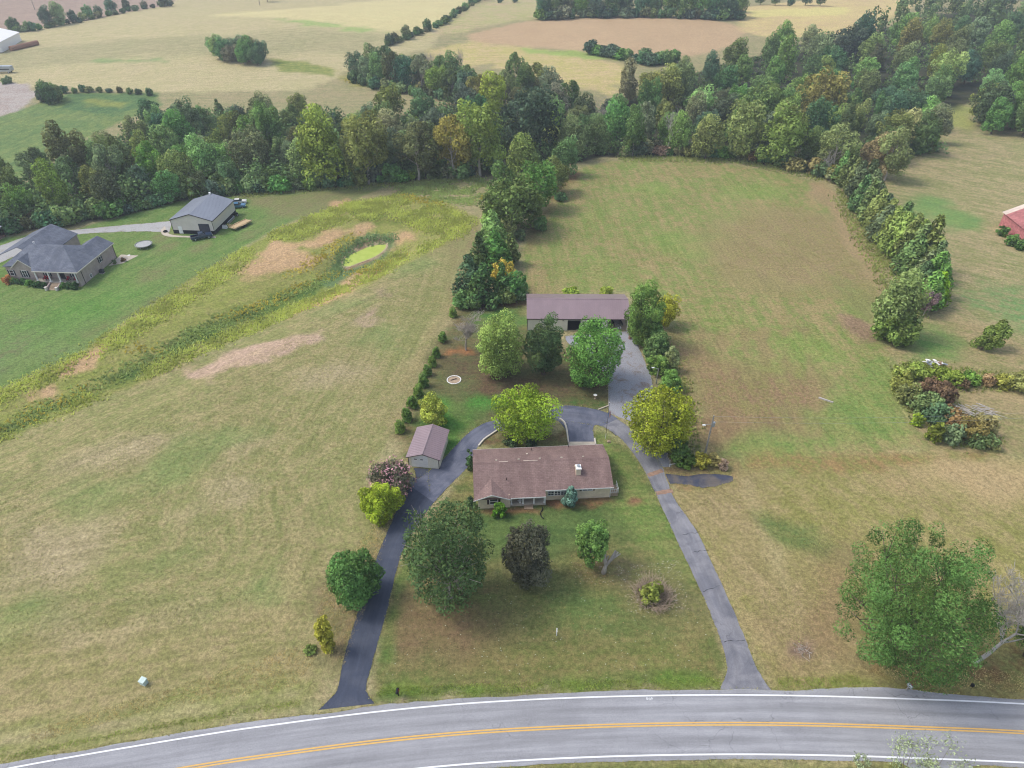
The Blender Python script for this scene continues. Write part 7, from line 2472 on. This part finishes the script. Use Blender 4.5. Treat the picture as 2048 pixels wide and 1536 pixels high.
# flagpole with hanging flag
p = P(1211, 877)
root = empty('flagpole', p, 0, 'thin tall flagpole beside the drive with a limp flag', 'flagpole')
MB().tube([(0, 0, 0), (0, 0, 8.0)], [0.035, 0.022], 7).build('pole', M['dark_trim'], root)
MB().tube([(0, 0, -0.02), (0, 0, 1.2)], 0.042, 7).build('sleeve', M['white'], root)
MB().cyl((0, 0), 0.06, 8.001, 8.12, 10).build('finial', M['white'], root)
fm_ = [M['red'], M['white'], M['blue']]
for k in range(5):
    z0 = 5.2
    x0 = 0.05 + 0.07 * k
    mm = M['blue'] if k == 0 else fm_[k % 2]
    MB().add([(x0, 0.02 * (k % 2), z0 + 0.9), (x0 + 0.07, 0.05 - 0.02 * (k % 2), z0 + 0.85), (x0 + 0.1, 0.05, z0 - 0.5), (x0 + 0.02, 0.02, z0 - 0.6 + 0.1 * k)], [(0, 1, 2, 3)]).build('flag_fold', mm, root, fix=False)
p = P(1218, 884)
o = MB().ext([(-0.35, 0), (0.3, 0), (0.22, 0.22), (-0.1, 0.3), (-0.32, 0.18)], -0.2, 0.2, 'y').build('garden_rock', M['conc_old'])
o.location = p
prop(o, 'pale rock at the foot of the flagpole', 'rock')
# landscape timbers and kerbs
def beam(name, a, b, w, h, mat, label, cat):
    a, b = P(*a), P(*b)
    d = b - a
    o = MB().box(0, d.length, -w / 2, w / 2, -0.05, h).build(name, M[mat])
    o.location = a
    o.rotation_euler.z = math.atan2(d.y, d.x)
    return prop(o, label, cat)


beam('landscape_timber', (1196, 820), (1217, 812), 0.2, 0.2, 'concrete', 'pale timber edging lying between lawn and gravel drive', 'timber')
beam('landscape_timber', (1217, 735), (1217, 812), 0.14, 0.14, 'wood_grey', 'long grey timber edging the gravel drive', 'timber')
def kerb(pts, label, mat='kerb', w=0.26, h=0.28):
    c = smooth_line([tuple(P(*q))[:2] for q in pts], 0.6)
    n_, _ = line_normals(c)
    m = MB()
    for i in range(len(c) - 1):
        a, b = c[i], c[i + 1]
        na, nb2 = n_[i] * w / 2, n_[i + 1] * w / 2
        q = [(*(a - na), h), (*(b - nb2), h), (*(b + nb2), h), (*(a + na), h)]
        m.slab(q, h + 0.05)
    o = m.build('retaining_wall', M[mat])
    return prop(o, label, 'wall')


kerb([(1119, 838), (1128, 845), (1133, 858), (1135, 872), (1137, 886)], 'curved white retaining wall beside the sunken apron')
kerb([(1000, 858), (985, 868), (968, 880), (957, 893)], 'curved white retaining wall along the west loop of the drive')
kerb([(1189, 878), (1191, 890)], 'short white wall at the east side of the sunken apron')
kerb([(1137, 888), (1190, 888)], 'concrete threshold behind the ranch house', 'concrete', 0.9, 0.15)
# white ring bed
p = P(908, 760)
root = empty('fire_ring', p, 0, 'white-painted ring of stones on the back lawn', 'fire ring')
for k in range(16):
    t = 2 * PI * k / 16
    o = MB().box(-0.24, 0.24, -0.08, 0.08, -0.05, 0.12).build('ring_stone', M['white'], root)
    o.location = (1.32 * math.cos(t), 1.32 * math.sin(t), 0)
    o.rotation_euler.z = t + PI / 2
MB().cyl((0, 0), 1.2, -0.05, 0.03, 20).build('ash_bed', M['conc_old'], root)
MB().tube([(-0.6, -0.2, 0.12), (0.5, 0.3, 0.18)], 0.07, 5).build('burnt_log', M['dark_trim'], root)
# bird bath
p = P(1190, 797)
root = empty('bird_bath', p, 0, 'small white bird bath on a stalk near the gravel drive', 'bird bath')
MB().tube([(0, 0, 0), (0, 0, 0.1), (0, 0, 0.75)], [0.2, 0.09, 0.08], 10).build('stalk', M['conc_old'], root)
MB().tube([(0, 0, 0.75), (0, 0, 0.85)], [0.14, 0.36], 16).build('basin', M['white'], root)
# low white rails by the hedge
p = P(1338, 934)
root = empty('low_rail', p, 0, 'low white pipe rail in front of the hedge at the drive corner', 'rail')
MB().tube([(0, 0, 0.55), (2.9, 0.6, 0.55)], 0.04, 6).build('top_rail', M['white'], root)
for x in (0.1, 1.4, 2.8):
    MB().tube([(x, x * 0.2, 0), (x, x * 0.2, 0.549)], 0.04, 6).build('post', M['white'], root)
p = P(1339, 930)
root = empty('wood_fence', p, 0, 'short weathered fence running back along the hedge', 'fence')
for k in range(6):
    MB().box(-0.06, 0.06, k * 1.6, k * 1.6 + 0.12, 0, 1.1).build('post', M['wood_grey'], root)
MB().box(-0.1, -0.061, 0, 8.1, 0.75, 0.9).build('rail', M['wood_grey'], root)
root.rotation_euler.z = 0.12
# covered grill under the golden tree
p = P(1301, 890)
root = empty('covered_grill', p, 0.3, 'black covered barbecue grill under the golden tree', 'grill')
MB().ext([(-0.6, 0), (0.6, 0), (0.62, 0.85), (0.4, 1.1), (-0.4, 1.1), (-0.62, 0.85)], -0.35, 0.35, 'y').build('cover', M['black'], root)
MB().box(-0.2, 0.2, -0.05, 0.05, 1.101, 1.16).build('handle', M['metal'], root)
# mailboxes
def mailbox(px, py, rz, mat, label):
    root = empty('mailbox', P(px, py), rz, label, 'mailbox')
    MB().box(-0.06, 0.06, -0.06, 0.06, -0.1, 1.05).build('post', M['wood_grey'] if mat == 'metal' else M['black'], root)
    m = MB()
    m.ext([(-0.17, 1.051), (0.17, 1.051), (0.17, 1.28)] + [(0.17 * math.cos(t), 1.28 + 0.17 * math.sin(t)) for t in np.linspace(0.2, PI - 0.2, 7)] + [(-0.17, 1.28)], -0.45, 0.2, 'y')
    m.build('box', M[mat], root)
    MB().box(0.171, 0.2, -0.2, -0.05, 1.25, 1.5).build('flag', M['red'], root)


mailbox(797, 1391, 0.0, 'black', 'black mailbox on a post beside the dark driveway mouth')
mailbox(1812, 1381, 0.3, 'metal', 'grey mailbox on a post under the big roadside pine')
p = P(1944, 1372)
o = MB().tube([(0, 0, -0.05), (0, 0, 0.35), (0, 0, 0.42)], [0.2, 0.2, 0.12], 10).build('meter_post', M['black'])
o.location = p
prop(o, 'small dark utility stub in the grass right of the grey mailbox', 'post')
# white post on the lawn
p = P(1113, 1271)
root = empty('sign_post', p, 0, 'slim white sign post standing alone on the front lawn', 'sign post')
MB().box(-0.06, 0.06, -0.06, 0.06, -0.1, 1.55).build('post', M['white'], root)
MB().tube([(0, 0, 1.551), (0, 0, 1.65)], [0.1, 0.02], 4).build('finial', M['white'], root)
MB().box(-0.05, 0.05, -0.35, -0.061, 1.3, 1.38).build('arm', M['white'], root)
# utility pedestal
p = P(289, 1367)
root = empty('utility_pedestal', p, -0.35, 'pale green utility box in the dry field by the road', 'utility box')
MB().box(-0.36, 0.36, -0.3, 0.3, -0.05, 0.75).build('cabinet', M['teal'], root)
MB().slab([(-0.4, -0.36, 0.78), (0.4, -0.36, 0.78), (0.4, 0.34, 0.9), (-0.4, 0.34, 0.9)], 0.14).build('lid', M['teal'], root)
# log, branch pile, junk heap
o = beam('fallen_log', (1637, 796), (1666, 806), 0.24, 0.24, 'bark_dead', 'bleached log lying in the hay field', 'log')
root = empty('branch_pile', P(1938, 822), 0, 'pile of bleached cut branches in the brush patch', 'branch pile')
rg2 = random.Random(8)
for k in range(34):
    y = rg2.uniform(-1.2, 1.2)
    x = rg2.uniform(-3.0, 3.0)
    d = Vector((1.0, -0.8 + rg2.uniform(-.3, .3), rg2.uniform(-.05, .3))) * rg2.uniform(1.0, 2.4)
    MB().tube([(x, y, rg2.uniform(0.1, 1.0)), Vector((x, y, rg2.uniform(0.1, 1.0))) + d], [0.09, 0.04], 5).build('branch', M['bark_dead'], root)
root = empty('junk_heap', P(1868, 730), 0, 'heap of white and rusty scrap in the grass above the brush patch', 'scrap heap')
for k in range(22):
    x, y, z = rg2.uniform(-1.6, 1.6), rg2.uniform(-1.0, 1.0), rg2.uniform(0.1, 0.9)
    a = rg2.uniform(0, 3)
    o = MB().box(-rg2.uniform(.2, .6), rg2.uniform(.2, .6), -0.15, 0.15, -0.06, 0.1).build('scrap_piece', M[rg2.choice(['white', 'metal', 'rust_joint', 'white'])], root)
    o.location = (x, y, z)
    o.rotation_euler = (rg2.uniform(-.6, .6), rg2.uniform(-.6, .6), a)
# far power poles
for px, py, lb in [(70, 20, 'pale power pole in the brown field at the top left'), (520, 11, 'thin power pole on the far tan hill')]:
    p = P(px, py)
    root = empty('power_pole', p, 0, lb, 'power pole')
    MB().tube([(0, 0, -0.2), (0, 0, 11)], [0.28, 0.2], 7).build('pole', M['bark_pale'], root)
    MB().box(-1.2, 1.2, -0.08, 0.08, 10.2, 10.4).build('crossarm', M['bark_pale'], root)
# fallen branch heap by the pine
root = empty('twig_heap', P(1603, 1300), 0, 'flattened heap of grey twigs in the dry grass left of the pine', 'twig heap')
for k in range(26):
    th = rg2.uniform(0, 6.28)
    r = rg2.uniform(0.2, 1.0)
    MB().tube([(r * math.cos(th), r * math.sin(th), 0.05), (r * math.cos(th) + rg2.uniform(-.8, .8), r * math.sin(th) + rg2.uniform(-.8, .8), rg2.uniform(0.1, 0.35))], 0.025, 4).build('twig', M['bark_pale'], root)

# ------------------------------------------------------------------ air
hz = NT('thin_haze')
hz.n.remove(hz.b)
pv = hz.n.new('ShaderNodeVolumePrincipled')
pv.inputs['Color'].default_value = (0.80, 0.88, 1.0, 1)
pv.inputs['Density'].default_value = 0.0003
pv.inputs['Anisotropy'].default_value = 0.2
hz.l.new(pv.outputs[0], hz.n['Material Output'].inputs['Volume'])
m = MB().box(-6500, 6500, -900, 6500, -9.0, 84.0)
haze = m.build('haze', hz.m)
prop(haze, kind='stuff')
